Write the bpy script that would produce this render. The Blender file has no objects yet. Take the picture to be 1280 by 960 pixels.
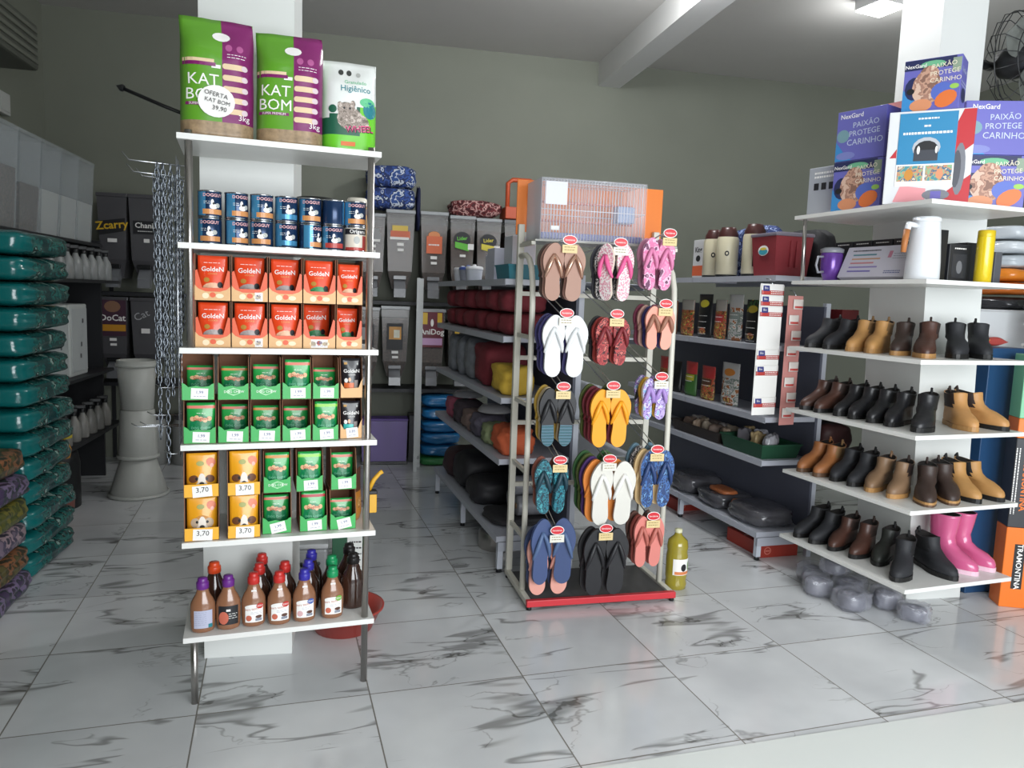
import bpy, bmesh, math, random
from mathutils import Vector, Matrix, noise
PI = math.pi
scene = bpy.context.scene
COL = scene.collection
# ------------------------------------------------------------------ camera, light, exposure
cam_d = bpy.data.cameras.new('camera')
cam = bpy.data.objects.new('camera', cam_d); COL.objects.link(cam)
cam_d.sensor_fit = 'HORIZONTAL'; cam_d.sensor_width = 36.0; cam_d.lens = 36.0 * 950 / 1280
cam_d.clip_start = 0.05
YAW, PITCH, ROLL = 0.21, 0.1135, 0.0365
fw = Vector((math.sin(YAW), math.cos(YAW), 0)); rt = Vector((math.cos(YAW), -math.sin(YAW), 0)); up = Vector((0, 0, 1))
f2 = fw * math.cos(PITCH) - up * math.sin(PITCH); u2 = up * math.cos(PITCH) + fw * math.sin(PITCH)
r3 = rt * math.cos(ROLL) + u2 * math.sin(ROLL); u3 = u2 * math.cos(ROLL) - rt * math.sin(ROLL)
R = Matrix((r3, u3, -f2)).transposed()
cam.matrix_world = Matrix.Translation((0, 0, 1.49)) @ R.to_4x4()
scene.camera = cam
scene.view_settings.view_transform = 'Standard'
scene.view_settings.look = 'None'
scene.view_settings.gamma = 1.0
scene.view_settings.use_curve_mapping = False
scene.view_settings.exposure = 0.15
world = bpy.data.worlds.new('world'); scene.world = world; world.use_nodes = True
bg = world.node_tree.nodes['Background']; bg.inputs[0].default_value = (0.80, 0.90, 1.0, 1); bg.inputs[1].default_value = 1.0

def area(name, loc, target, sx, sy, power, color=(1, 1, 1)):
    d = bpy.data.lights.new(name, 'AREA'); d.shape = 'RECTANGLE'; d.size = sx; d.size_y = sy; d.energy = power; d.color = color
    o = bpy.data.objects.new(name, d); COL.objects.link(o); o.location = loc
    o.rotation_euler = (Vector(target) - Vector(loc)).to_track_quat('-Z', 'Y').to_euler()
    return o
DAY = area('daylight_through_shopfront', (1.75, -1.2, 1.5), (1.9, 4.0, 1.4), 3.6, 2.1, 195, (0.95, 0.98, 1.0))
def bulb(name, loc, power, r=0.08):
    d = bpy.data.lights.new(name, 'POINT'); d.energy = power; d.shadow_soft_size = r; d.color = (0.96, 0.98, 1.0)
    o = bpy.data.objects.new(name, d); COL.objects.link(o); o.location = loc; return o
bulb('ceiling_bulb', (1.9, 4.45, 3.44), 66)
bulb('ceiling_bulb', (3.62, 4.98, 3.40), 12)

# ------------------------------------------------------------------ materials
def lin(h):
    h = h.lstrip('#'); o = []
    for i in (0, 2, 4):
        c = int(h[i:i + 2], 16) / 255; o.append(c / 12.92 if c <= 0.04045 else ((c + 0.055) / 1.055) ** 2.4)
    return (o[0], o[1], o[2], 1)
MATS = {}
def mat(name, hexc='#888888', rough=0.5, metal=0.0, alpha=1.0, emit=0.0, trans=0.0, coat=0.0, var=0.0, scale=20.0, bump=0.0):
    if name in MATS: return MATS[name]
    m = bpy.data.materials.new(name); m.use_nodes = True; MATS[name] = m
    nt = m.node_tree; b = nt.nodes['Principled BSDF']
    c = lin(hexc)
    b.inputs['Base Color'].default_value = c; b.inputs['Roughness'].default_value = rough; b.inputs['Metallic'].default_value = metal
    b.inputs['Alpha'].default_value = alpha; b.inputs['Transmission Weight'].default_value = trans; b.inputs['Coat Weight'].default_value = coat
    if emit: b.inputs['Emission Color'].default_value = c; b.inputs['Emission Strength'].default_value = emit
    if var or bump:
        tc = nt.nodes.new('ShaderNodeTexCoord'); n = nt.nodes.new('ShaderNodeTexNoise'); n.inputs['Scale'].default_value = scale; n.inputs['Detail'].default_value = 4
        nt.links.new(tc.outputs['Object'], n.inputs['Vector'])
        if var:
            r = nt.nodes.new('ShaderNodeValToRGB'); r.color_ramp.elements[0].position = 0.3; r.color_ramp.elements[1].position = 0.7
            r.color_ramp.elements[0].color = tuple(x * (1 - var) for x in c[:3]) + (1,)
            r.color_ramp.elements[1].color = tuple(min(1, x * (1 + var)) for x in c[:3]) + (1,)
            nt.links.new(n.outputs['Fac'], r.inputs['Fac']); nt.links.new(r.outputs['Color'], b.inputs['Base Color'])
        if bump:
            bp = nt.nodes.new('ShaderNodeBump'); bp.inputs['Strength'].default_value = bump; bp.inputs['Distance'].default_value = 0.01
            nt.links.new(n.outputs['Fac'], bp.inputs['Height']); nt.links.new(bp.outputs['Normal'], b.inputs['Normal'])
    return m
def patmat(name, cols, scale=30.0, rough=0.5, kind='noise', detail=2.0, stretch=(1, 1, 1)):
    """a printed pattern: a noise, voronoi or wave cut into flat colours"""
    if name in MATS: return MATS[name]
    m = bpy.data.materials.new(name); m.use_nodes = True; MATS[name] = m
    nt = m.node_tree; b = nt.nodes['Principled BSDF']; b.inputs['Roughness'].default_value = rough
    tc = nt.nodes.new('ShaderNodeTexCoord'); mp = nt.nodes.new('ShaderNodeMapping'); mp.inputs['Scale'].default_value = stretch
    nt.links.new(tc.outputs['Object'], mp.inputs['Vector'])
    if kind == 'noise':
        n = nt.nodes.new('ShaderNodeTexNoise'); n.inputs['Detail'].default_value = detail; out = n.outputs['Fac']
    elif kind == 'voronoi':
        n = nt.nodes.new('ShaderNodeTexVoronoi'); out = n.outputs['Distance']
    else:
        n = nt.nodes.new('ShaderNodeTexWave'); n.bands_direction = 'Z'; n.inputs['Distortion'].default_value = detail; out = n.outputs['Fac']
    n.inputs['Scale'].default_value = scale
    nt.links.new(mp.outputs['Vector'], n.inputs['Vector'])
    r = nt.nodes.new('ShaderNodeValToRGB'); r.color_ramp.interpolation = 'CONSTANT'; e = r.color_ramp.elements
    lo, hi = (0.34, 0.66) if kind == 'noise' else (0.0, 0.75)
    while len(e) < len(cols): e.new(0.5)
    for i, c in enumerate(cols):
        e[i].position = 0 if i == 0 else lo + (hi - lo) * i / len(cols); e[i].color = lin(c)
    nt.links.new(out, r.inputs['Fac']); nt.links.new(r.outputs['Color'], b.inputs['Base Color'])
    return m

# ------------------------------------------------------------------ mesh builder
_TXT = {}
def text_geo(s, bold=0.0):
    k = (s, bold)
    if k in _TXT: return _TXT[k]
    c = bpy.data.curves.new('t', 'FONT'); c.body = s; c.size = 1.0; c.align_x = 'CENTER'; c.align_y = 'CENTER'; c.resolution_u = 2
    c.fill_mode = 'FRONT'; c.offset = bold
    o = bpy.data.objects.new('t', c); COL.objects.link(o)
    dg = bpy.context.evaluated_depsgraph_get(); me = bpy.data.meshes.new_from_object(o.evaluated_get(dg))
    v = [(p.co.x, p.co.y) for p in me.vertices]; f = [tuple(p.vertices) for p in me.polygons]
    bpy.data.objects.remove(o); bpy.data.curves.remove(c); bpy.data.meshes.remove(me)
    _TXT[k] = (v, f); return _TXT[k]
def T(x=0, y=0, z=0, rx=0, ry=0, rz=0):
    return Matrix.Translation((x, y, z)) @ Matrix.Rotation(rz, 4, 'Z') @ Matrix.Rotation(ry, 4, 'Y') @ Matrix.Rotation(rx, 4, 'X')
class MB:
    def __init__(s): s.v = []; s.f = []; s.m = []; s.s = []; s.mats = []
    def mi(s, m):
        if m not in s.mats: s.mats.append(m)
        return s.mats.index(m)
    def add(s, vs, fs, m, M=None, smooth=False):
        o = len(s.v); k = s.mi(m)
        s.v += [tuple(M @ Vector(p)) if M else tuple(p) for p in vs]
        for f in fs: s.f.append(tuple(o + i for i in f)); s.m.append(k); s.s.append(smooth)
        return s
    def box(s, x0, x1, y0, y1, z0, z1, m, M=None, bev=0.0):
        if bev <= 0:
            v = [(x, y, z) for z in (z0, z1) for y in (y0, y1) for x in (x0, x1)]
            return s.add(v, [(0, 2, 3, 1), (4, 5, 7, 6), (0, 1, 5, 4), (2, 6, 7, 3), (0, 4, 6, 2), (1, 3, 7, 5)], m, M)
        bm = bmesh.new(); bmesh.ops.create_cube(bm, size=1)
        for p in bm.verts: p.co = Vector(((x0 + x1) / 2 + p.co.x * (x1 - x0), (y0 + y1) / 2 + p.co.y * (y1 - y0), (z0 + z1) / 2 + p.co.z * (z1 - z0)))
        bmesh.ops.bevel(bm, geom=bm.edges[:], offset=bev, segments=2, affect='EDGES', profile=0.5)
        return s.bm(bm, m, M)
    def bm(s, bm, m, M=None, smooth=False):
        bm.verts.index_update()
        s.add([v.co.copy() for v in bm.verts], [[v.index for v in f.verts] for f in bm.faces], m, M, smooth); bm.free(); return s
    def tube(s, pts, r, m, n=8, M=None, closed=False, smooth=True):
        pts = [Vector(p) for p in pts]; N = len(pts); vs = []; fs = []
        rs = r if isinstance(r, (list, tuple)) else [r] * N
        prev = None
        for i, p in enumerate(pts):
            if closed: t = pts[(i + 1) % N] - pts[i - 1]
            else: t = pts[min(i + 1, N - 1)] - pts[max(i - 1, 0)]
            t.normalize()
            if prev is None:
                a = Vector((0, 0, 1)) if abs(t.z) < 0.9 else Vector((1, 0, 0)); u = t.cross(a).normalized()
            else:
                u = prev - t * prev.dot(t); u.normalize()
            prev = u; w = t.cross(u)
            for k in range(n):
                a = 2 * PI * k / n; vs.append(p + (u * math.cos(a) + w * math.sin(a)) * rs[i])
        for i in range(N if closed else N - 1):
            j = (i + 1) % N
            for k in range(n): fs.append((i * n + k, i * n + (k + 1) % n, j * n + (k + 1) % n, j * n + k))
        if not closed: fs += [tuple(range(n - 1, -1, -1)), tuple((N - 1) * n + k for k in range(n))]
        return s.add(vs, fs, m, M, smooth)
    def lathe(s, prof, m, n=20, sx=1, sy=1, M=None, smooth=True, caps=True):
        vs = []; fs = []; N = len(prof)
        for r, z in prof:
            for k in range(n):
                a = 2 * PI * k / n; vs.append((r * sx * math.cos(a), r * sy * math.sin(a), z))
        for i in range(N - 1):
            for k in range(n): fs.append((i * n + k, i * n + (k + 1) % n, (i + 1) * n + (k + 1) % n, (i + 1) * n + k))
        s.add(vs, fs, m, M, smooth)
        if caps:
            if prof[0][0] > 1e-5: s.add(vs[:n], [tuple(range(n - 1, -1, -1))], m, M)
            if prof[-1][0] > 1e-5: s.add(vs[-n:], [tuple(range(n))], m, M)
        return s
    def prism(s, poly, h0, h1, m, M=None, m2=None):
        n = len(poly); vs = [(x, y, h0) for x, y in poly] + [(x, y, h1) for x, y in poly]
        s.add(vs, [tuple(range(n, 2 * n))], m2 or m, M); s.add(vs, [tuple(range(n - 1, -1, -1))] + [(i, (i + 1) % n, n + (i + 1) % n, n + i) for i in range(n)], m, M); return s
    def loft(s, rings, m, M=None, smooth=True, caps=True, mf=None):
        n = len(rings[0]); vs = [p for r in rings for p in r]
        o = len(s.v); s.v += [tuple(M @ Vector(p)) if M else tuple(p) for p in vs]
        for i in range(len(rings) - 1):
            for k in range(n):
                s.f.append(tuple(o + q for q in (i * n + k, i * n + (k + 1) % n, (i + 1) * n + (k + 1) % n, (i + 1) * n + k)))
                s.m.append(s.mi(mf(i, k) if mf else m)); s.s.append(smooth)
        if caps:
            for r in (tuple(range(n - 1, -1, -1)), tuple((len(rings) - 1) * n + k for k in range(n))):
                s.f.append(tuple(o + q for q in r)); s.m.append(s.mi(m)); s.s.append(False)
        return s
    # printed matter on a surface S(u, v, lift) -> point; seen from the front (-y)
    def d_rect(s, S, u0, v0, u1, v1, m, lift=0.0006, nx=6, nz=2):
        vs = [S(u0 + (u1 - u0) * i / nx, v0 + (v1 - v0) * j / nz, lift) for j in range(nz + 1) for i in range(nx + 1)]
        return s.add(vs, [(j * (nx + 1) + i, j * (nx + 1) + i + 1, (j + 1) * (nx + 1) + i + 1, (j + 1) * (nx + 1) + i) for j in range(nz) for i in range(nx)], m)
    def d_ell(s, S, cu, cv, a, b, m, lift=0.0009, n=14, rot=0):
        vs = [S(cu, cv, lift)]
        for ring in (0.55, 1.0):
            for k in range(n):
                t = 2 * PI * k / n; x, y = a * ring * math.cos(t), b * ring * math.sin(t)
                vs.append(S(cu + x * math.cos(rot) - y * math.sin(rot), cv + x * math.sin(rot) + y * math.cos(rot), lift))
        fs = [(0, 1 + k, 1 + (k + 1) % n) for k in range(n)] + [(1 + k, 1 + n + k, 1 + n + (k + 1) % n, 1 + (k + 1) % n) for k in range(n)]
        return s.add(vs, fs, m)
    def d_poly(s, S, pts, m, lift=0.0008):
        return s.add([S(u, v, lift) for u, v in pts], [tuple(range(len(pts)))], m)
    def d_text(s, S, txt, cu, cv, size, m, lift=0.0012, rot=0, sx=1.0, bold=0.0):
        v, f = text_geo(txt, bold); c, q = math.cos(rot), math.sin(rot)
        vs = [S(cu + (x * sx * c - y * q) * size, cv + (x * sx * q + y * c) * size, lift) for x, y in v]
        return s.add(vs, f, m)
    def d_lines(s, S, u0, u1, v, n, dv, m, lift=0.001, rnd=random, h=0.0018):
        """small print too small to read: short strokes"""
        for i in range(n):
            u = u0; y = v - i * dv
            while u < u1 - 0.002:
                w = min(rnd.uniform(0.006, 0.014), u1 - u); s.d_rect(S, u, y - h / 2, u + w, y + h / 2, m, lift, 1, 1); u += w + 0.003
        return s
    def build(s, name, parent=None, loc=None, rz=0.0):
        me = bpy.data.meshes.new(name); me.from_pydata(s.v, [], s.f)
        for m in s.mats: me.materials.append(m)
        me.polygons.foreach_set('material_index', s.m); me.polygons.foreach_set('use_smooth', s.s); me.update()
        o = bpy.data.objects.new(name, me); COL.objects.link(o)
        if parent is not None: o.parent = parent
        if loc is not None: o.location = loc
        if rz: o.rotation_euler = (0, 0, rz)
        return o
def flat(y=0.0): return lambda u, v, l: (u, y - l, v)
def cyl(r, ry=None):
    ry = ry or r
    def S(u, v, l):
        a = u / r; return ((r + l) * math.sin(a), -(ry + l) * math.cos(a), v)
    return S
def tag(o, label=None, cat=None, group=None, kind=None):
    if label: o['label'] = label
    if cat: o['category'] = cat
    if group: o['group'] = group
    if kind: o['kind'] = kind
    return o
def thing(name, label, cat, loc=(0, 0, 0), rz=0.0, group=None):
    o = bpy.data.objects.new(name, None); o.empty_display_size = 0.05; COL.objects.link(o)
    o.location = loc; o.rotation_euler = (0, 0, rz); return tag(o, label, cat, group)
KIDS = {}
def dup(o, label=None, loc=None, rz=None, group=None, parent=None):
    """copy a thing with its parts and their sub-parts"""
    c = o.copy(); COL.objects.link(c)
    if parent is not None: c.parent = parent
    if label: c['label'] = label
    if group: c['group'] = group
    if loc is not None: c.location = loc
    if rz is not None: c.rotation_euler = (0, 0, rz)
    for ch in list(o.children): dup(ch, parent=c)
    return c
class Frame:
    def __init__(s, x, y, a): s.x, s.y, s.a = x, y, a
    def __call__(s, x, y, z=0.0):
        return (s.x + x * math.cos(s.a) - y * math.sin(s.a), s.y + x * math.sin(s.a) + y * math.cos(s.a), z + (0.0007 if z > 0.02 else 0.0))
ORD = ['first', 'second', 'third', 'fourth', 'fifth', 'sixth', 'seventh', 'eighth', 'ninth', 'tenth', 'eleventh', 'twelfth', 'thirteenth', 'fourteenth', 'fifteenth', 'sixteenth']
rnd = random.Random(7)
WHITE = mat('white_melamine', '#e6e6e2', 0.35); STEEL = mat('brushed_steel', '#b8b4b0', 0.28, 1.0); INK = mat('black_ink', '#1c1c20', 0.5)
PAPER = mat('white_paper', '#f0eeea', 0.6); WINK = mat('white_print', '#f4f2ee', 0.5); BLUEINK = mat('blue_pen', '#3b4a8c', 0.6); BLACKP = mat('black_plastic', '#17181a', 0.4)
GREYM = mat('grey_painted_metal', '#b9bcc6', 0.4, 0.1); CHROME = mat('galvanised_wire', '#c9ccd0', 0.25, 1.0)

# ------------------------------------------------------------------ the room
def struct(mb, name, label=None):
    o = mb.build(name); o['kind'] = 'structure'
    if label: o['label'] = label
    return o
def floor_material():
    m = bpy.data.materials.new('marble_tiles'); m.use_nodes = True; nt = m.node_tree; N = nt.nodes.new; L = nt.links.new
    b = nt.nodes['Principled BSDF']
    tc = N('ShaderNodeTexCoord'); mp = N('ShaderNodeMapping'); mp.vector_type = 'TEXTURE'
    mp.inputs['Location'].default_value = FLOOR_ORG; mp.inputs['Rotation'].default_value = (0, 0, 0.096); mp.inputs['Scale'].default_value = (0.6, 0.6, 0.6)
    L(tc.outputs['Object'], mp.inputs['Vector'])
    fl = N('ShaderNodeVectorMath'); fl.operation = 'FLOOR'; L(mp.outputs[0], fl.inputs[0])
    fr = N('ShaderNodeVectorMath'); fr.operation = 'SUBTRACT'; L(mp.outputs[0], fr.inputs[0]); L(fl.outputs[0], fr.inputs[1])
    wn = N('ShaderNodeTexWhiteNoise'); wn.noise_dimensions = '2D'; L(fl.outputs[0], wn.inputs['Vector'])
    # every other tile starts somewhere else in the same veined slab
    sc = N('ShaderNodeVectorMath'); sc.operation = 'SCALE'; sc.inputs['Scale'].default_value = 9.0; L(wn.outputs['Color'], sc.inputs[0])
    ad = N('ShaderNodeVectorMath'); ad.operation = 'ADD'; L(fr.outputs[0], ad.inputs[0]); L(sc.outputs[0], ad.inputs[1])
    def mth(op, a, bb=None, c=None):
        n = N('ShaderNodeMath'); n.operation = op
        for i, q in enumerate((a, bb, c)):
            if q is None: continue
            if isinstance(q, (int, float)): n.inputs[i].default_value = q
            else: L(q, n.inputs[i])
        return n.outputs[0]
    def vein(rot, scl, wid, det, seed):
        mm = N('ShaderNodeMapping'); mm.inputs['Rotation'].default_value = (0, 0, rot); mm.inputs['Scale'].default_value = (scl[0], scl[1], 1); mm.inputs['Location'].default_value = (seed, seed * 1.7, seed)
        L(ad.outputs[0], mm.inputs['Vector'])
        n = N('ShaderNodeTexNoise'); n.inputs['Scale'].default_value = 1.0; n.inputs['Detail'].default_value = det; n.inputs['Roughness'].default_value = 0.55; n.inputs['Distortion'].default_value = 0.35
        L(mm.outputs[0], n.inputs['Vector'])
        d = mth('ABSOLUTE', mth('SUBTRACT', n.outputs['Fac'], 0.5))
        k = N('ShaderNodeTexNoise'); k.inputs['Scale'].default_value = 1.6; k.inputs['Detail'].default_value = 1.0; L(ad.outputs[0], k.inputs['Vector'])
        w = mth('MULTIPLY', mth('SMOOTH_MIN', mth('MAXIMUM', mth('SUBTRACT', k.outputs['Fac'], 0.44), 0.0), 0.25, 0.05), wid)
        q = N('ShaderNodeMapRange'); q.interpolation_type = 'SMOOTHSTEP'; L(d, q.inputs['Value']); q.inputs['From Min'].default_value = 0.0; L(mth('ADD', w, 0.0005), q.inputs['From Max'])
        q.inputs['To Min'].default_value = 1.0; q.inputs['To Max'].default_value = 0.0
        return mth('MULTIPLY', q.outputs[0], mth('MINIMUM', mth('MULTIPLY', w, 120.0), 1.0))
    v1 = vein(-0.42, (0.42, 1.9), 0.20, 3.5, 0.0); v2 = vein(0.7, (0.8, 1.5), 0.07, 5.0, 3.1)
    vv = mth('MINIMUM', mth('ADD', mth('MULTIPLY', v1, 0.70), mth('MULTIPLY', v2, 0.5)), 1.0)
    cl = N('ShaderNodeTexNoise'); cl.inputs['Scale'].default_value = 1.3; cl.inputs['Detail'].default_value = 3.0; L(ad.outputs[0], cl.inputs['Vector'])
    rp = N('ShaderNodeValToRGB'); rp.color_ramp.elements[0].position = 0.3; rp.color_ramp.elements[1].position = 0.7
    rp.color_ramp.elements[0].color = lin('#c6c8ca'); rp.color_ramp.elements[1].color = lin('#dcdedf'); L(cl.outputs['Fac'], rp.inputs['Fac'])
    mx = N('ShaderNodeMix'); mx.data_type = 'RGBA'; L(vv, mx.inputs['Factor']); L(rp.outputs['Color'], mx.inputs['A']); mx.inputs['B'].default_value = lin('#6d6c6a')
    sep = N('ShaderNodeSeparateXYZ'); L(fr.outputs[0], sep.inputs[0])
    def edge(o): return mth('MINIMUM', o, mth('SUBTRACT', 1.0, o))
    e = mth('MINIMUM', edge(sep.outputs[0]), edge(sep.outputs[1]))
    g = mth('LESS_THAN', e, 0.0042)
    m2 = N('ShaderNodeMix'); m2.data_type = 'RGBA'; L(g, m2.inputs['Factor']); L(mx.outputs['Result'], m2.inputs['A']); m2.inputs['B'].default_value = lin('#77736c')
    L(m2.outputs['Result'], b.inputs['Base Color'])
    L(mth('ADD', mth('MULTIPLY', g, 0.5), 0.13), b.inputs['Roughness']); b.inputs['Specular IOR Level'].default_value = 0.5
    return m
FLOOR_ORG = (-0.575 * 1.49 * math.cos(0.096) - 1.817 * 1.49 * math.sin(0.096), -0.575 * 1.49 * math.sin(0.096) + 1.817 * 1.49 * math.cos(0.096), 0)
WALL = mat('grey_green_wall_paint', '#7c7f73', 0.7, var=0.05, scale=1.5, bump=0.05)
CEIL = mat('ceiling_paint', '#bdbbb7', 0.8, var=0.05, scale=1.0)
CZ = 3.67
fm = MB(); fm.box(-2.6, 6.2, -1.6, 7.15, -0.1, 0.0, floor_material()); struct(fm, 'floor')
c = MB(); c.box(-2.6, 6.2, -1.6, 7.15, CZ, CZ + 0.1, CEIL); struct(c, 'ceiling')
w = MB(); w.box(-2.6, 6.2, 7.0, 7.15, 0, CZ, WALL); struct(w, 'wall_back')
w = MB(); w.box(-2.6, -2.45, -1.6, 7.0, 0, CZ, WALL); struct(w, 'wall_left')
w = MB(); w.box(6.05, 6.2, -1.6, 7.0, 0, CZ, WALL); struct(w, 'wall_right')
w = MB(); w.box(-2.45, -0.1, -0.3, -0.15, 0, CZ, WALL); w.box(-0.1, 6.05, -0.3, -0.15, 3.15, CZ, WALL); struct(w, 'wall_front')
PILL = mat('white_pillar_paint', '#dcdedb', 0.5)
b = MB(); b.box(2.2, 2.415, -0.15, 7.0, CZ - 0.21, CZ, mat('white_beam_paint', '#d4d4d2', 0.7)); struct(b, 'ceiling_beam')
p = MB(); p.box(-0.565, -0.225, 3.10, 3.55, 0, CZ, PILL); struct(p, 'pillar', 'white square pillar behind the small shelf rack')
p = MB()
def sheared(m, x0, x1, y0, y1, z0, z1, k, mm): m.loft([[(x0 - k * z0, y0, z0), (x1 - k * z0, y0, z0), (x1 - k * z0, y1, z0), (x0 - k * z0, y1, z0)], [(x0 - k * z1, y0, z1), (x1 - k * z1, y0, z1), (x1 - k * z1, y1, z1), (x0 - k * z1, y1, z1)]], mm, None, False)
sheared(p, 2.837, 3.165, 3.292, 3.71, 0, 2.02, 0.038, PILL); p.box(2.815, 3.07, 3.40, 3.70, 2.02, CZ, PILL); struct(p, 'pillar', 'white square pillar behind the boot shelves')
th = MB(); a_ = [(0.2, 2.12), (0.839, 2.173), (2.561, 2.317), (4.0, 2.44), (4.0, 0.9), (0.2, 0.9)]
th.prism(a_, 0.0005, 0.004, mat('pale_stone_threshold', '#dfe3df', 0.25)); struct(th, 'trim_1', 'pale stone threshold strip at the shop entrance')
# ------------------------------------------------------------------ small steel and white shelf rack, front left
LR = Frame(-0.538, 2.758, 0.134)
LZ = [0.257, 0.602, 0.947, 1.281, 1.632, 1.985]        # top of each board
def make_left_rack():
    t = thing('shelf_rack', 'narrow white shelf rack with steel posts, loaded with pet snacks, at the left pillar', 'shelf rack', LR(0, 0), LR.a)
    for z in LZ:
        m = MB(); m.prism([(-0.033, -0.03), (0.636, -0.03), (0.636, 0.292), (0.345, 0.296), (-0.005, 0.315 - 0.002), (-0.033, 0.31)], z - 0.019, z, WHITE); m.build('shelf', t)
    m = MB(); m.tube([(0.604, -0.005, 0), (0.604, -0.005, 2.0)], 0.0125, STEEL, 14); m.build('post', t)
    m = MB(); m.tube([(0.002, -0.005, 1.262), (0.002, -0.005, 2.0)], 0.0125, STEEL, 14); m.build('post', t)
    m = MB(); m.tube([(0.002, -0.005, 0), (0.002, -0.005, 0.245)], 0.0125, STEEL, 14); m.build('leg', t)
    # wires that carry the chains, on the left side
    for z, y, L in ((1.895, 0.02, 0.20), (1.862, 0.05, 0.19), (1.858, 0.11, 0.17)):
        m = MB(); m.tube([(-0.004, y, z - 0.01), (-L + 0.02, y, z - 0.004), (-L, y, z + 0.02)], 0.0022, CHROME, 6); m.build('wire_hook', t)
    for z, y, L in ((1.005, 0.03, 0.19), (1.000, 0.09, 0.17), (1.03, 0.12, 0.15), (1.13, 0.1, 0.12), (0.905, 0.04, 0.09)):
        m = MB(); m.tube([(-0.036, y, z), (-L + 0.02, y, z), (-L, y, z + 0.012)], 0.0020, CHROME, 6); m.build('wire_hook', t)
    m = MB()
    for i in range(4): m.tube([(-0.038, 0.01 + 0.035 * i, 0.90), (-0.038, 0.01 + 0.035 * i, 1.915)], 0.0018, CHROME, 6)
    m.build('wire_frame', t)
    return t
make_left_rack()

# ---- chains
def chain_mesh(n, seed):
    r = random.Random(seed); m = MB(); p = 0.0215
    for i in range(n):
        a = (0.6 if i % 2 else -0.9) + r.uniform(-0.3, 0.3)
        pts = []
        for k in range(10):
            t = 2 * PI * k / 10; x = 0.0062 * math.cos(t); z = 0.0155 * math.sin(t)
            pts.append((x * math.cos(a), x * math.sin(a), -i * p + z - 0.012))
        m.tube(pts, 0.0019, mat('chain_galvanised', '#878d95', 0.32, 1.0), 5, closed=True)
    return m
CH = [(-0.032, 0.02, 1.884, 34), (-0.044, 0.05, 1.855, 30), (-0.056, 0.02, 1.886, 36), (-0.066, 0.11, 1.853, 28), (-0.076, 0.05, 1.857, 46),
      (-0.086, 0.11, 1.853, 33), (-0.098, 0.02, 1.89, 43), (-0.108, 0.05, 1.857, 31), (-0.048, 0.11, 1.853, 26), (-0.078, 0.02, 1.889, 28), (-0.028, 0.11, 1.85, 24), (-0.038, 0.035, 1.856, 29), (-0.062, 0.065, 1.855, 31), (-0.088, 0.035, 1.889, 30), (-0.10, 0.09, 1.853, 27)]
CHL = ['longest of the hanging galvanised chains, its last links free below the others', 'long thin galvanised chain at the outer edge of the hanging bunch']
for i, (x, y, z, n) in enumerate(CH):
    o = chain_mesh(n, i).build('chain', None, LR(x, y, z), LR.a + i)
    lab = CHL[0] if n == 46 else CHL[1] if n == 43 else 'galvanised steel chain in the dense bunch hanging at the left side of the shelf rack'
    tag(o, lab, 'chain', 'chains hung beside the shelf rack')

# ---- cat litter bags on the top board
GREEN = mat('bag_green', '#5f9c2c', 0.28, coat=0.3, bump=0.15, scale=9); PURP = mat('bag_purple', '#7d1f63', 0.28, coat=0.3, bump=0.15, scale=9)
TAN = mat('litter_tan', '#9c8466', 0.4, var=0.25, scale=60); CREAM = mat('pack_cream', '#e0c6a0', 0.5); SILV = mat('bag_seal', '#c9c8c0', 0.3)
def bag_surface(w, h, d, seed, topfrac=0.72, wr=0.004):
    off = Vector((seed * 3.1, seed * 1.7, 0))
    def half(u, v):
        q = min(1.0, abs(2 * u / w)); g = 1.0 if v < topfrac * h else max(0.12, 1 - ((v - topfrac * h) / ((1 - topfrac) * h)) ** 1.2)
        return d / 2 * ((1 - q ** 5) * 0.9 + 0.1) * g
    def S(u, v, l):
        y = -half(u, v) - l; k = noise.noise(Vector((u * 22, v * 22, 0)) + off) * wr * (0.3 + max(0, v - 0.5 * h) / h * 3)
        return (u + noise.noise(Vector((v * 9, 3, 0)) + off) * 0.006 * (v / h), y - k, v)
    return half, S
def bag(m, w, h, d, seed, mf, topfrac=0.72, nx=16, nz=22, back=None, wr=0.004):
    half, S = bag_surface(w, h, d, seed, topfrac, wr)
    us = [-w / 2 + w * i / nx for i in range(nx + 1)]; vs_ = [h * j / nz for j in range(nz + 1)]
    P = [S(u, v, 0) for v in vs_ for u in us]; W = nx + 1
    o = len(m.v); m.v += P
    for j in range(nz):
        for i in range(nx):
            m.f.append((o + j * W + i, o + j * W + i + 1, o + (j + 1) * W + i + 1, o + (j + 1) * W + i)); m.m.append(m.mi(mf((us[i] + us[i + 1]) / 2, (vs_[j] + vs_[j + 1]) / 2))); m.s.append(True)
    Q = [(S(u, v, 0)[0], half(u, v), v) for v in vs_ for u in us]; o2 = len(m.v); m.v += Q
    bmat = back or mf(0, h * 0.5)
    for j in range(nz):
        for i in range(nx):
            m.f.append((o2 + j * W + i + 1, o2 + j * W + i, o2 + (j + 1) * W + i, o2 + (j + 1) * W + i + 1)); m.m.append(m.mi(bmat)); m.s.append(True)
    k = m.mi(bmat)
    def q(a, b, c, e): m.f.append((a, b, c, e)); m.m.append(k); m.s.append(True)
    for j in range(nz):
        q(o2 + j * W, o + j * W, o + (j + 1) * W, o2 + (j + 1) * W); q(o + j * W + nx, o2 + j * W + nx, o2 + (j + 1) * W + nx, o + (j + 1) * W + nx)
    for i in range(nx):
        q(o + i, o2 + i, o2 + i + 1, o + i + 1); q(o + nz * W + i + 1, o2 + nz * W + i + 1, o2 + nz * W + i, o + nz * W + i)
    return S
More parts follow.
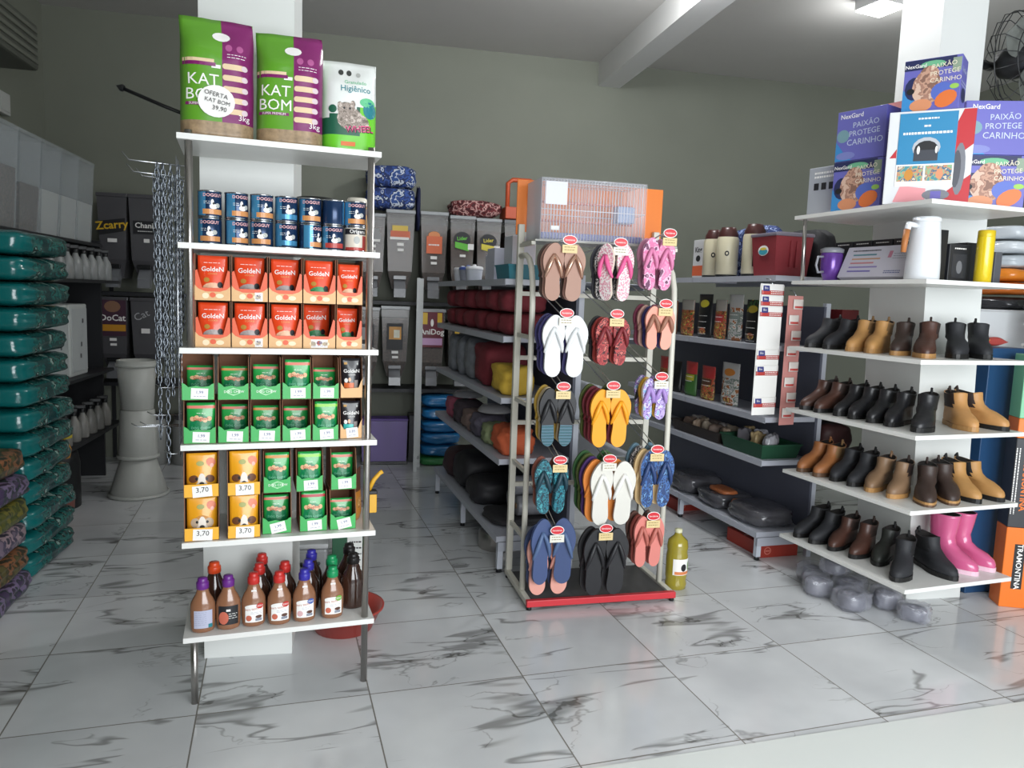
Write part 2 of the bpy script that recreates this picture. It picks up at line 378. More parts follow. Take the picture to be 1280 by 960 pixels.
def kat_bag(seed, label, loc, rz, sticker, w=0.226, h=0.385):
    t = thing('cat_litter_bag', label, 'cat litter bag', loc, rz, 'green and purple cat litter bags')
    def mf(u, v):
        if v < 0.12 * h: return TAN
        return GREEN if u < 0.012 else PURP
    m = MB(); S = bag(m, w, h, 0.10, seed, mf)
    for k in range(5):
        v = h * (0.60 - 0.092 * k); m.d_rect(S, 0.024, v - 0.009, 0.084, v + 0.009, CREAM, 0.001, 6); m.d_ell(S, 0.024, v, 0.008, 0.009, CREAM, 0.001); m.d_ell(S, 0.086, v, 0.010, 0.0095, mat('pale_pink', '#d8c6cc', 0.5), 0.0014)
    m.d_ell(S, 0.012, 0.845 * h, 0.028, 0.016, WINK, 0.0014)
    m.d_rect(S, -0.108, 0.615 * h, -0.01, 0.645 * h, CREAM, 0.001); m.d_rect(S, -0.108, 0.588 * h, -0.005, 0.618 * h, PURP, 0.0013); m.d_rect(S, -0.018, 0.575 * h, 0.01, 0.603 * h, WINK, 0.0012)
    m.d_text(S, 'KAT', -0.045, 0.47 * h, 0.052, WINK, 0.0014); m.d_text(S, 'BOM', -0.045, 0.345 * h, 0.052, WINK, 0.0014)
    m.d_rect(S, -0.100, 0.258 * h, 0.0, 0.284 * h, PURP, 0.0012); m.d_text(S, 'SUPER PREMIUM', -0.05, 0.271 * h, 0.011, WINK, 0.0016)
    m.d_text(S, '3kg', 0.084, 0.185 * h, 0.026, WINK, 0.0014)
    m.d_lines(S, 0.03, 0.09, 0.70 * h, 2, 0.009, WINK)
    for q in (0.035, 0.07): m.d_ell(S, q, 0.755 * h, 0.011, 0.012, mat('pink_print', '#b25a92', 0.5), 0.001)
    m.build('bag', t)
    if sticker:
        m = MB(); S2 = lambda u, v, l: (u + 0.0, -0.0555 - l - 0.004, v)
        n = 22; m.prism([(0.058 * math.cos(2 * PI * k / n), 0.052 * math.sin(2 * PI * k / n)) for k in range(n)], 0, 0.0006, PAPER, T(-0.003, -0.0562, 0.30 * h, PI / 2))
        m.d_text(S2, 'OFERTA', -0.004, 0.352 * h, 0.0205, INK, 0.003, -0.18); m.d_text(S2, 'KAT BOM', 0.0, 0.295 * h, 0.0185, INK, 0.003, -0.15); m.d_text(S2, '39,90', 0.006, 0.238 * h, 0.021, INK, 0.003, -0.12)
        m.build('offer_sign', t)['label'] = 'round white handwritten offer sign'
    return t
kat_bag(1, 'green and purple cat litter bag with a round white handwritten offer sign on it', LR(0.090, 0.062, LZ[5]), LR.a + 0.04, True, 0.232, 0.392)
kat_bag(2, 'green and purple cat litter bag without offer sign, second bag on the top shelf', LR(0.327, 0.062, LZ[5]), LR.a - 0.10, False, 0.222, 0.375)
def wheel_bag():
    w, h = 0.19, 0.315
    t = thing('cat_litter_bag', 'white topped green cat litter bag with a tabby cat picture on the top shelf', 'cat litter bag', LR(0.533, 0.075, LZ[5]), LR.a - 0.05)
    WB = mat('bag_white', '#dfe2de', 0.3, coat=0.2, bump=0.15, scale=9); GB = mat('bag_lime', '#6cc531', 0.3, coat=0.2); DG = mat('bag_dark_green', '#1f5a44', 0.4)
    m = MB(); S = bag(m, w, h, 0.09, 5, lambda u, v: WB if v > 0.45 * h + u * 0.3 else (GB if v < 0.2 * h or u > 0.03 else DG))
    FUR = patmat('tabby_fur', ['#6d6257', '#a2948a', '#8a7c72', '#c3b5ab'], 60)
    for (a, b_, rx_, ry_) in ((0.0, 0.115, 0.045, 0.04), (-0.012, 0.145, 0.032, 0.026), (0.04, 0.10, 0.028, 0.03), (-0.035, 0.158, 0.009, 0.013), (0.01, 0.165, 0.009, 0.013)): m.d_ell(S, a, b_, rx_, ry_, FUR, 0.0012)
    m.d_ell(S, -0.02, 0.15, 0.004, 0.004, INK, 0.0016); m.d_ell(S, 0.0, 0.15, 0.004, 0.004, INK, 0.0016)
    m.d_ell(S, 0.07, 0.15, 0.024, 0.03, mat('print_teal', '#1d7a86', 0.5), 0.0011); m.d_ell(S, 0.062, 0.175, 0.028, 0.016, mat('print_mint', '#5dbb86', 0.5), 0.0013)
    m.d_text(S, 'Granulado', 0.02, 0.765 * h, 0.018, mat('print_mint', '#5dbb86', 0.5), 0.0014); m.d_text(S, 'Higiênico', 0.02, 0.69 * h, 0.028, mat('print_teal', '#1d7a86', 0.5), 0.0014, bold=0.01)
    m.d_text(S, 'WHEEL', 0.034, 0.255 * h, 0.030, mat('print_pink', '#d9427e', 0.5), 0.0014, 0.1, bold=0.03); m.d_text(S, 'WHEEL', 0.036, 0.245 * h, 0.030, INK, 0.0018, 0.1)
    for q in (-0.03, -0.002): m.d_ell(S, q, 0.875 * h, 0.009, 0.011, mat('grey_hole', '#3c3f3c', 0.6), 0.0014)
    m.d_ell(S, 0.03, 0.86 * h, 0.008, 0.009, mat('grey_print', '#b4b6b2', 0.6), 0.0014)
    m.d_ell(S, -0.06, 0.46 * h, 0.014, 0.014, DG, 0.0012); m.d_rect(S, -0.03, 0.02, 0.02, 0.035, mat('print_orange', '#d9713a', 0.5), 0.0012)
    m.build('bag', t)
wheel_bag()

# ---- cans
NAVY = mat('can_navy', '#1d3557', 0.22, 0.3); CANBLUE = mat('can_sky', '#4a8fb8', 0.25, 0.3); CANOR = mat('can_orange', '#cf8f57', 0.3); PINKP = mat('can_pink_letters', '#e3aeb0', 0.4); REDP = mat('can_red', '#b5423c', 0.35)
STEELCAN = mat('can_rim', '#c7cbd0', 0.2, 1.0)
def can(label, loc, rz, band, side=None, origens=False):
    R_ = 0.0385; H = 0.090; t = thing('pet_food_can', label, 'can', loc, rz, 'cans on the second shelf from the top')
    body = mat('can_cream', '#dcd3c4', 0.3) if origens else NAVY
    m = MB(); m.lathe([(R_ - 0.0015, 0.003), (R_, 0.005), (R_, H - 0.005), (R_ - 0.0015, H - 0.003)], body, 28); S = cyl(R_)
    if origens:
        m.d_rect(S, -0.055, 0.062, 0.055, 0.082, INK, 0.0004, 14); m.d_text(S, 'Origens', 0.0, 0.072, 0.019, WINK, 0.0008, bold=0.01)
        m.d_ell(S, -0.004, 0.042, 0.011, 0.014, mat('grey_print', '#b4b6b2', 0.6)); m.d_rect(S, -0.05, 0.005, 0.055, 0.016, REDP, 0.0004, 12); m.d_rect(S, 0.018, 0.016, 0.055, 0.058, REDP, 0.0004, 6)
    else:
        m.d_rect(S, -0.055, 0.006, -0.022, 0.084, CANBLUE, 0.0003, 6)
        m.d_rect(S, -0.032, 0.010, 0.040, 0.027, band, 0.0005, 10); m.d_text(S, 'DOGGUY', 0.002, 0.073, 0.0150, PINKP, 0.0008, bold=0.02)
        m.d_ell(S, 0.004, 0.036, 0.013, 0.009, WINK); m.d_ell(S, 0.000, 0.050, 0.005, 0.010, WINK); m.d_ell(S, 0.018, 0.040, 0.009, 0.008, mat('grey_print', '#b4b6b2', 0.6))
        m.d_ell(S, 0.004, 0.046, 0.004, 0.004, INK, 0.0012); m.d_lines(S, -0.028, -0.008, 0.052, 2, 0.006, WINK, h=0.0012)
    m.build('can_body', t)
    for z0 in (0.0, H - 0.006):
        m = MB(); m.lathe([(R_ - 0.002, z0), (R_ + 0.0012, z0 + 0.001), (R_ + 0.0012, z0 + 0.005), (R_ - 0.003, z0 + 0.006), (R_ - 0.004, z0 + 0.003), (0.0001, z0 + 0.003)], STEELCAN, 28, caps=False); m.build('rim', t)
    return t
CX = [0.064, 0.150, 0.233, 0.316, 0.398, 0.478, 0.557]
bands_top = [CANOR, CANOR, CANOR, CANBLUE, CANOR, None, CANOR]; bands_bot = [CANOR, CANOR, CANOR, CANBLUE, CANOR, REDP, None]
rots_top = [0.25, 0.45, 0.35, 0.12, 0.0, 2.4, 0.0]; rots_bot = [-0.05, 0.45, -0.2, 0.12, 0.75, 0.0, 0.15]
for i, x in enumerate(CX):
    for r_, (bb, rr, z) in enumerate(((bands_bot[i], rots_bot[i], LZ[4]), (bands_top[i], rots_top[i], LZ[4] + 0.0905))):
        pos = ORD[i] + ' from the left in the ' + ('lower' if r_ == 0 else 'upper') + ' row of cans'
        if bb is None and r_ == 0: can('cream can with a black name band standing under a navy can at the right end', LR(x, 0.05, z), LR.a + rr, CANOR, origens=True)
        elif bb is None: can('navy can turned so that only its plain blue side shows, upper row', LR(x, 0.052, z), LR.a + rr, CANOR)
        else:
            cn = {CANOR: 'an orange', CANBLUE: 'a sky blue', REDP: 'a red'}[bb]
            can('navy can with %s band, %s' % (cn, pos.replace(' from the left', '')), LR(x, 0.05 + 0.004 * (i % 2), z), LR.a + rr, bb)
t = thing('cork_lidded_jar', 'tan jar with cream lid and grey band standing behind the cans at the right', 'jar', LR(0.578, 0.155, LZ[4]), LR.a)
m = MB(); m.lathe([(0.036, 0), (0.038, 0.01), (0.038, 0.17), (0.034, 0.178)], mat('jar_tan', '#c9a06c', 0.35), 24); S = cyl(0.038); m.d_rect(S, -0.055, 0.145, 0.055, 0.168, mat('jar_band', '#8b8178', 0.4), 0.0006, 12); m.d_rect(S, -0.01, 0.145, 0.006, 0.168, WINK, 0.001, 4); m.build('jar_body', t)
m = MB(); m.lathe([(0.036, 0.178), (0.037, 0.182), (0.037, 0.20), (0.034, 0.206), (0.0, 0.207)], mat('jar_lid', '#e6dfd0', 0.4), 24); m.build('lid', t)
t = thing('black_bowl', 'black upturned bowl behind the cans at mid shelf', 'bowl', LR(0.43, 0.20, LZ[4]), LR.a)
m = MB(); m.lathe([(0.105, 0), (0.105, 0.012), (0.085, 0.16), (0.07, 0.2), (0, 0.205)], mat('dark_bowl', '#2a2c2a', 0.4), 28); m.build('bowl', t)

# ---- cartons and pouches
BROWN = mat('cardboard', '#8a5f45', 0.75, var=0.1, scale=30); ORANGE = mat('carton_orange', '#dd5527', 0.45); CTAN = mat('carton_tan', '#dcae78', 0.5); CGREEN = mat('carton_green', '#3fae5a', 0.45); CYEL = mat('carton_yellow', '#f2b22c', 0.45)
def price(m, S, u, v, w, h, txt, rot=0.0, lift=0.0012, ts=0.5):
    c_, q_ = math.cos(rot), math.sin(rot)
    S2 = lambda a, b_, l: S(u + a * c_ - b_ * q_, v + a * q_ + b_ * c_, l)
    m.d_rect(S2, -w / 2, -h / 2, w / 2, h / 2, PAPER, lift, 1, 1)
    if txt:
        m.d_text(S2, txt, 0, h * 0.12, h * ts * (0.78 if ts < 0.6 else 1.0), BLUEINK if ts < 0.6 else INK, lift + 0.0006)
    if ts < 0.6: m.d_lines(S2, -w * 0.32, w * 0.36, -h * 0.25, 1, 0.004, BLUEINK, lift + 0.0006, h=0.0012)
def carton(kind, label, loc, rz, w, h, d, txt=None, prot=0.0, group=None, lean=0.0):
    t = thing('display_carton', label, 'display carton', loc, rz, group)
    m = MB(); k = 0.002
    side_top = h
    m.box(-w / 2, w / 2, 0, d, 0, k, BROWN); m.box(-w / 2, w / 2, d - k, d, 0, h, BROWN)
    inner = BROWN; outer = {'gold': ORANGE, 'green': CGREEN, 'yellow': CYEL, 'black': CTAN}[kind]
    for s in (-1, 1):
        x0, x1 = (-w / 2, -w / 2 + k) if s < 0 else (w / 2 - k, w / 2)
        if kind == 'gold': poly = [(0, 0), (d, 0), (d, h), (0.0, h), (0, 0.6 * h)]
        else: poly = [(0, 0), (d, 0), (d, h), (0.03, h), (0.0, 0.45 * h)]
        mm = T(x0, 0, 0) @ Matrix(((0, 0, 1, 0), (1, 0, 0, 0), (0, 1, 0, 0), (0, 0, 0, 1)))
        m.prism(poly, 0, k, BROWN, mm)
    m.build('carton', t)
    f = MB(); S = flat(0.0)
    Mx = T(0, 0.0018, 0, PI / 2)
    if kind == 'gold':
        f.prism([(-.5 * w, 0), (.5 * w, 0), (.5 * w, .62 * h), (.43 * w, .66 * h), (.29 * w, .27 * h), (-.29 * w, .27 * h), (-.43 * w, .66 * h), (-.5 * w, .62 * h)], 0, 0.0018, ORANGE, Mx)
        f.d_poly(S, [(-.5 * w, 0), (.5 * w, 0), (.5 * w, .31 * h), (.40 * w, .24 * h), (.2 * w, .19 * h), (-.2 * w, .19 * h), (-.40 * w, .25 * h), (-.5 * w, .33 * h)], CTAN, 0.0006)
        f.d_ell(S, -.2 * w, .1 * h, 0.011, 0.010, mat('carton_pale', '#f2dcb8', 0.5), 0.0012); f.d_ell(S, 0.0, .12 * h, 0.010, 0.009, ORANGE, 0.0012); f.d_ell(S, .2 * w, .1 * h, 0.013, 0.008, mat('carton_pale', '#f2dcb8', 0.5), 0.0012)
    elif kind == 'green':
        pts = [(-.5 * w, 0), (.5 * w, 0), (.5 * w, .40 * h), (.40 * w, .37 * h), (.34 * w, .33 * h), (.1 * w, .31 * h), (-.05 * w, .34 * h), (-.3 * w, .31 * h), (-.38 * w, .37 * h), (-.5 * w, .42 * h)]
        f.prism(pts, 0, 0.0018, CGREEN, Mx)
        if not txt: 
            f.d_poly(S, [(-.2 * w, .16 * h), (0, .10 * h), (.22 * w, .16 * h), (.22 * w, .24 * h), (0, .29 * h), (-.2 * w, .24 * h)], mat('pale_green_print', '#a5d9a8', 0.5), 0.0006); f.d_ell(S, 0.002, .195 * h, .16 * w, .06 * h, CGREEN, 0.001)
            f.d_text(S, 'DOG CHEW', 0.002, .195 * h, 0.012, WINK, 0.0014)
    elif kind == 'yellow':
        f.prism([(-.5 * w, 0), (.5 * w, 0), (.5 * w, .30 * h), (-.5 * w, .30 * h)], 0, 0.0018, CYEL, Mx)
    else:
        f.prism([(-.5 * w, 0), (.5 * w, 0), (.5 * w, .50 * h), (.42 * w, .42 * h), (.32 * w, .26 * h), (-.32 * w, .24 * h), (-.45 * w, .36 * h), (-.5 * w, .40 * h)], 0, 0.0018, CTAN, Mx)
    f.build('front_panel', t)
    if txt:
        p = MB()
        if kind == 'yellow': price(p, S, 0.003, .14 * h, .56 * w, .26 * h, txt, prot, 0.0012, 0.62)
        elif kind == 'gold': price(p, S, (.25 if txt == '4,5' else 0.0) * w, .105 * h, (.22 if txt == '4,5' else .52) * w, .19 * h, txt, prot)
        else: price(p, S, 0.004, .155 * h, .52 * w, .25 * h, txt, prot)
        p.build('price_label', t)['label'] = 'white handwritten price label'
    return t
def pouch_surface(w, h, d):
    def half(u, v):
        q = min(1, abs(2 * u / w)); r = max(0.0, v / h); g = max(0.0, 1 - r ** 1.6) * min(1, (r + 0.12) / 0.25)
        return d / 2 * (1 - q ** 2.2) * g + 0.0008
    return half, (lambda u, v, l: (u, -half(u, v) - l, v))
def pouch_body(m, w, h, d, mf, back):
    half, S = pouch_surface(w, h, d); nx, nz = 10, 14
    us = [-w / 2 + w * i / nx for i in range(nx + 1)]; vs = [h * j / nz for j in range(nz + 1)]; W = nx + 1; o = len(m.v)
    m.v += [S(u, v, 0) for v in vs for u in us]; o2 = len(m.v); m.v += [(u, half(u, v), v) for v in vs for u in us]
    kb = m.mi(back)
    for j in range(nz):
        for i in range(nx):
            m.f.append((o + j * W + i, o + j * W + i + 1, o + (j + 1) * W + i + 1, o + (j + 1) * W + i)); m.m.append(m.mi(mf((us[i] + us[i + 1]) / 2, (vs[j] + vs[j + 1]) / 2))); m.s.append(True)
            m.f.append((o2 + j * W + i + 1, o2 + j * W + i, o2 + (j + 1) * W + i, o2 + (j + 1) * W + i + 1)); m.m.append(kb); m.s.append(True)
    for j in range(nz):
        m.f.append((o2 + j * W, o + j * W, o + (j + 1) * W, o2 + (j + 1) * W)); m.m.append(kb); m.s.append(False)
        m.f.append((o + j * W + nx, o2 + j * W + nx, o2 + (j + 1) * W + nx, o + (j + 1) * W + nx)); m.m.append(kb); m.s.append(False)
    for i in range(nx):
        m.f.append((o + i, o2 + i, o2 + i + 1, o + i + 1)); m.m.append(kb); m.s.append(False)
        m.f.append((o + nz * W + i + 1, o2 + nz * W + i + 1, o2 + nz * W + i, o + nz * W + i)); m.m.append(kb); m.s.append(False)
    return S
PORANGE = mat('pouch_orange', '#e4481f', 0.3, coat=0.3); PCREAM = mat('pouch_cream', '#e9b795', 0.4); PBLACK = mat('pouch_black', '#1d1b20', 0.3, coat=0.3); PGREEN = mat('pouch_green', '#1f9a45', 0.28, coat=0.4); PYEL = mat('pouch_yellow', '#eaa31d', 0.3, coat=0.3)
PSALM = mat('pouch_salmon', '#d97764', 0.4); PLIME = mat('pouch_lime', '#8fd04a', 0.35); BISC = patmat('biscuit_print', ['#7a4a2a', '#c79a5c', '#a86f3d', '#e2c38b'], 90)
def pouch(kind, label, loc, rz, w, h, d, var=0, group=None):
    t = thing('snack_pouch', label, 'snack pouch', loc, rz, group); m = MB()
    if kind == 'gold':
        S = pouch_body(m, w, h, d, lambda u, v: PORANGE, PORANGE)
        accent = {0: PCREAM, 1: mat('pouch_grey_photo', '#a79b98', 0.4), 2: mat('pouch_green_band', '#3f8f5a', 0.4), 3: PCREAM}[var]
        m.d_ell(S, 0.0, .26 * h, .34 * w, .13 * h, accent, 0.0008); m.d_rect(S, -.36 * w, .12 * h, .36 * w, .26 * h, accent, 0.0008)
        m.d_ell(S, .25 * w, .34 * h, .09 * w, .07 * h, INK, 0.0016); m.d_ell(S, -.2 * w, .45 * h, .1 * w, .055 * h, mat('pouch_ochre', '#b98a3e', 0.4), 0.0012)
        m.d_ell(S, -.12 * w, .19 * h, .12 * w, .06 * h, WINK, 0.0014)
        m.d_text(S, 'GoldeN', 0.0, .69 * h, .235 * w, WINK, 0.0018, bold=0.015); m.d_text(S, 'COOKIE', 0.0, .59 * h, .085 * w, mat('pouch_gold_print', '#e8b06a', 0.4), 0.0016); m.d_lines(S, -.3 * w, .25 * w, .84 * h, 1, .01, WINK, h=0.0016)
    elif kind == 'black':
        S = pouch_body(m, w, h, d, lambda u, v: PBLACK, PBLACK)
        acc = mat('pouch_accent_orange', '#d96a35', 0.4) if var == 0 else mat('pouch_accent_teal', '#43c1b8', 0.4)
        m.d_rect(S, -.36 * w, .24 * h, .14 * w, .37 * h, acc, 0.0014); m.d_rect(S, .16 * w, .22 * h, .36 * w, .44 * h, mat('pouch_cat_grey', '#8e8480', 0.5), 0.0014); m.d_ell(S, 0, .14 * h, .28 * w, .09 * h, mat('pouch_pale', '#d9cfd8', 0.5), 0.0012)
        m.d_ell(S, -.26 * w, .43 * h, .09 * w, .06 * h, WINK, 0.0014); m.d_ell(S, -.08 * w, .45 * h, .07 * w, .055 * h, PCREAM, 0.0014)
        m.d_text(S, 'GoldeN', 0.03 * w, .67 * h, .26 * w, WINK, 0.0018, bold=0.015); m.d_text(S, 'COOKIE', 0.04 * w, .575 * h, .10 * w, WINK, 0.0018); m.d_rect(S, -.36 * w, .84 * h, -.2 * w, .9 * h, mat('pouch_ochre', '#b98a3e', 0.4), 0.001); m.d_ell(S, .34 * w, .86 * h, .05 * w, .035 * h, mat('grey_print', '#b4b6b2', 0.6), 0.001)
    elif kind == 'green':
        topc = [PSALM, mat('pouch_amber', '#cf8a45', 0.4), PLIME, mat('pouch_crimson', '#b3303a', 0.4)][var]
        S = pouch_body(m, w, h, d, lambda u, v: topc if 0.83 * h < v < 0.95 * h else PGREEN, PGREEN)
        m.d_ell(S, 0, .38 * h, .42 * w, .33 * h, mat('pouch_emerald', '#127a4c', 0.35), 0.0008); m.d_rect(S, -.38 * w, .05 * h, .38 * w, .16 * h, BISC, 0.0012); m.d_ell(S, -.38 * w, .14 * h, .09 * w, .10 * h, PLIME, 0.001); m.d_ell(S, .38 * w, .14 * h, .09 * w, .10 * h, PLIME, 0.001)
        for q in range(5): m.d_ell(S, (-.30 + .15 * q) * w, (.60 + .03 * math.sin(q * 1.6)) * h, .09 * w, .06 * h, mat('pouch_bone_cream', '#e0b58a', 0.4), 0.0014)
        m.d_text(S, 'Dogitos', 0, .60 * h, .17 * w, mat('pouch_rust', '#b5502f', 0.4), 0.002, 0.08, bold=0.02); m.d_text(S, 'DOG CHEW', 0, .37 * h, .125 * w, mat('pouch_mint_print', '#7fd0a8', 0.4), 0.0018); m.d_lines(S, -.15 * w, .15 * w, .74 * h, 1, .01, WINK, h=0.0014)
    else:
        S = pouch_body(m, w, h, d, lambda u, v: PYEL, PYEL)
        brn = mat('dog_brown', '#6b4126', 0.5); fur = mat('dog_white', '#ece4d8', 0.5)
        m.d_ell(S, 0, .29 * h, .34 * w, .26 * h, PYEL if var else mat('dog_amber', '#c98936', 0.5), 0.0008)
        m.d_ell(S, 0.0, .32 * h, .13 * w, .20 * h, fur, 0.0011); m.d_ell(S, 0.0, .22 * h, .19 * w, .12 * h, fur, 0.0011)
        if var: 
            for s in (-1, 1): m.d_ell(S, s * .27 * w, .38 * h, .16 * w, .09 * h, brn, 0.0013, rot=-s * 0.4)
        else:
            for s in (-1, 1): m.d_ell(S, s * .22 * w, .36 * h, .16 * w, .12 * h, mat('dog_cream', '#c7b196', 0.5), 0.0010)
        for s in (-1, 1): m.d_ell(S, s * .17 * w, .385 * h, .045 * w, .035 * h, INK, 0.0018)
        m.d_ell(S, 0.0, .26 * h, .085 * w, .055 * h, INK, 0.0018); m.d_ell(S, 0.0, .13 * h, .07 * w, .035 * h, INK, 0.0018)
        m.d_ell(S, .3 * w, .78 * h, .15 * w, .11 * h, mat('pouch_coral', '#e07a56', 0.4), 0.001, rot=0.8); m.d_ell(S, -.05 * w, .75 * h, .13 * w, .06 * h, mat('pouch_khaki', '#a3a557', 0.4), 0.001)
        m.d_ell(S, .33 * w, .70 * h, .06 * w, .05 * h, mat('pouch_pink', '#efb2a4', 0.4), 0.0014)
    m.build('pouch', t); return t

# orange boxes
GX = [(0.014, 0.130), (0.132, 0.253), (0.255, 0.370), (0.372, 0.487), (0.489, 0.583)]
for r_ in (0, 1):
    z = LZ[3] + (0.1605 if r_ else 0.0); row = 'upper' if r_ else 'lower'
    for i, (a, b_) in enumerate(GX):
        w = b_ - a - 0.002; x = (a + b_) / 2; d = 0.19
        txt = {(1, 1): '4,5', (0, 1): '4,5', (0, 3): '6,80'}.get((r_, i))
        nm = '%s from the left in their %s row' % (ORD[i], row)
        carton('gold', 'orange and tan display carton, ' + nm, LR(x, 0.014, z), LR.a, w, 0.158, d, txt, 0, 'orange display cartons')
        var = {(1, 0): 0, (1, 1): 1, (1, 2): 1, (1, 3): 2, (1, 4): 3, (0, 0): 1, (0, 1): 1, (0, 2): 0, (0, 3): 2, (0, 4): 2}[(r_, i)]
        dep = {(0, 3): 0.10, (0, 4): 0.05, (1, 2): 0.03, (1, 1): 0.028}.get((r_, i), 0.0)
        pouch('gold', 'orange snack pouch standing in the orange carton %s' % nm.replace('their', 'the'), LR(x, 0.045 + dep, z + 0.0025), LR.a + rnd.uniform(-.05, .05), w * 0.84, 0.15 if i != 4 else 0.142, 0.05, var, 'orange snack pouches')
# green boxes and two tan ones with black pouches
EX = [(-0.030, 0.078), (0.085, 0.190), (0.192, 0.297), (0.299, 0.402), (0.404, 0.500), (0.504, 0.588)]
for r_ in (0, 1):
    z = LZ[2] + (0.152 if r_ else 0.0); row = 'upper' if r_ else 'lower'
    for i, (a, b_) in enumerate(EX):
        x = (a + b_) / 2; w = b_ - a - 0.003; H = 0.148
        if i == 0 and r_ == 0: x += 0.004
        if i == 5:
            carton('black', 'tan carton with black snack pouches at the right end, %s of the two' % row, LR(x, 0.008, z), LR.a, w, H, 0.18, None if r_ else '3,85', 0.1, 'tan cartons of black pouches')
            pouch('black', 'black pouch with %s band standing in the %s tan carton' % ('an orange' if r_ else 'a turquoise', row), LR(x, 0.038, z + 0.0025), LR.a, w * 0.86, 0.142 if r_ else 0.135, 0.045, 0 if r_ else 1); continue
        txt = None if (r_ == 1 and i in (1, 2)) else '1,99'
        nm = '%s in the %s row under the orange ones' % (ORD[i], row)
        carton('green', 'green display carton, ' + nm.replace(' in', ' from the left in'), LR(x, -0.012, z), LR.a + (0.06 if (i == 0 and r_) else 0), w, H, 0.20, txt, rnd.uniform(-.06, .06), 'green display cartons, third shelf')
        full = (r_ == 0 and i in (0, 4)) or (r_ == 1 and i == 3)
        y = 0.012 if full else rnd.uniform(0.07, 0.11); hh = 0.138 if full else rnd.uniform(0.10, 0.125)
        var = {(0, 0): 0, (0, 4): 2, (1, 3): 0, (0, 2): 1, (1, 1): 1}.get((r_, i), 0)
        pouch('green', 'green pouch in the green carton ' + nm, LR(x + 0.003, y, z + 0.0025), LR.a + (0.06 if (i == 0 and r_) else 0), w * 0.86, hh, 0.04, var, 'green snack pouches, third shelf')
# yellow and green boxes
YX = [(-0.026, 0.088), (0.116, 0.226)]
for r_ in (0, 1):
    z = LZ[1] + (0.156 if r_ else 0.0); row = 'upper' if r_ else 'lower'
    for i, (a, b_) in enumerate(YX):
        x = (a + b_) / 2; w = b_ - a
        sd = 'left' if i == 0 else 'right'
        carton('yellow', 'yellow display carton with a handwritten price, %s one at %s' % (row, sd), LR(x, -0.016, z), LR.a + 0.02, w, 0.155, 0.2, '3,70', rnd.uniform(-.06, .12), 'yellow display cartons')
        pouch('yellow', 'yellow pouch with %s in the %s %s carton' % ('a pale dog face' if i == 0 and r_ == 0 else 'a brown and white dog face', row, sd), LR(x, (0.034 if i == 0 else 0.014), z + 0.0025), LR.a + 0.02, w * 0.88, 0.152 if i else 0.145, 0.042, 0 if (i == 0 and r_ == 0) else 1, 'yellow dog snack pouches')
ZX = {1: [(0.236, 0.334), (0.350, 0.448), (0.474, 0.570)], 0: [(0.232, 0.336), (0.363, 0.464), (0.472, 0.570)]}
for r_ in (0, 1):
    z = LZ[1] + (0.152 if r_ else 0.0); row = 'upper' if r_ else 'lower'
    for i, (a, b_) in enumerate(ZX[r_]):
        x = (a + b_) / 2; w = b_ - a - 0.002
        nm = '%s in the %s row right of the yellow cartons' % (ORD[i], row)
        carton('green', 'green display carton, ' + nm, LR(x, 0.010, z), LR.a, w, 0.150, 0.19, None if (r_ == 1 and i == 0) else '1,99', 0.2 if r_ == 0 and i != 1 else 0.05, 'green display cartons, fourth shelf')
        full = (i == 1) or (r_ == 1 and i == 0); hh = 0.142 if full else (0.10 if (r_ == 0 and i == 2) else 0.125)
        var = {(1, 0): 1, (1, 1): 2, (0, 1): 3}.get((r_, i), 0)
        pouch('green', 'green pouch in the green carton ' + nm, LR(x, 0.035 if full else 0.08, z + 0.0025), LR.a, w * 0.86, hh, 0.04, var, 'green snack pouches, fourth shelf')

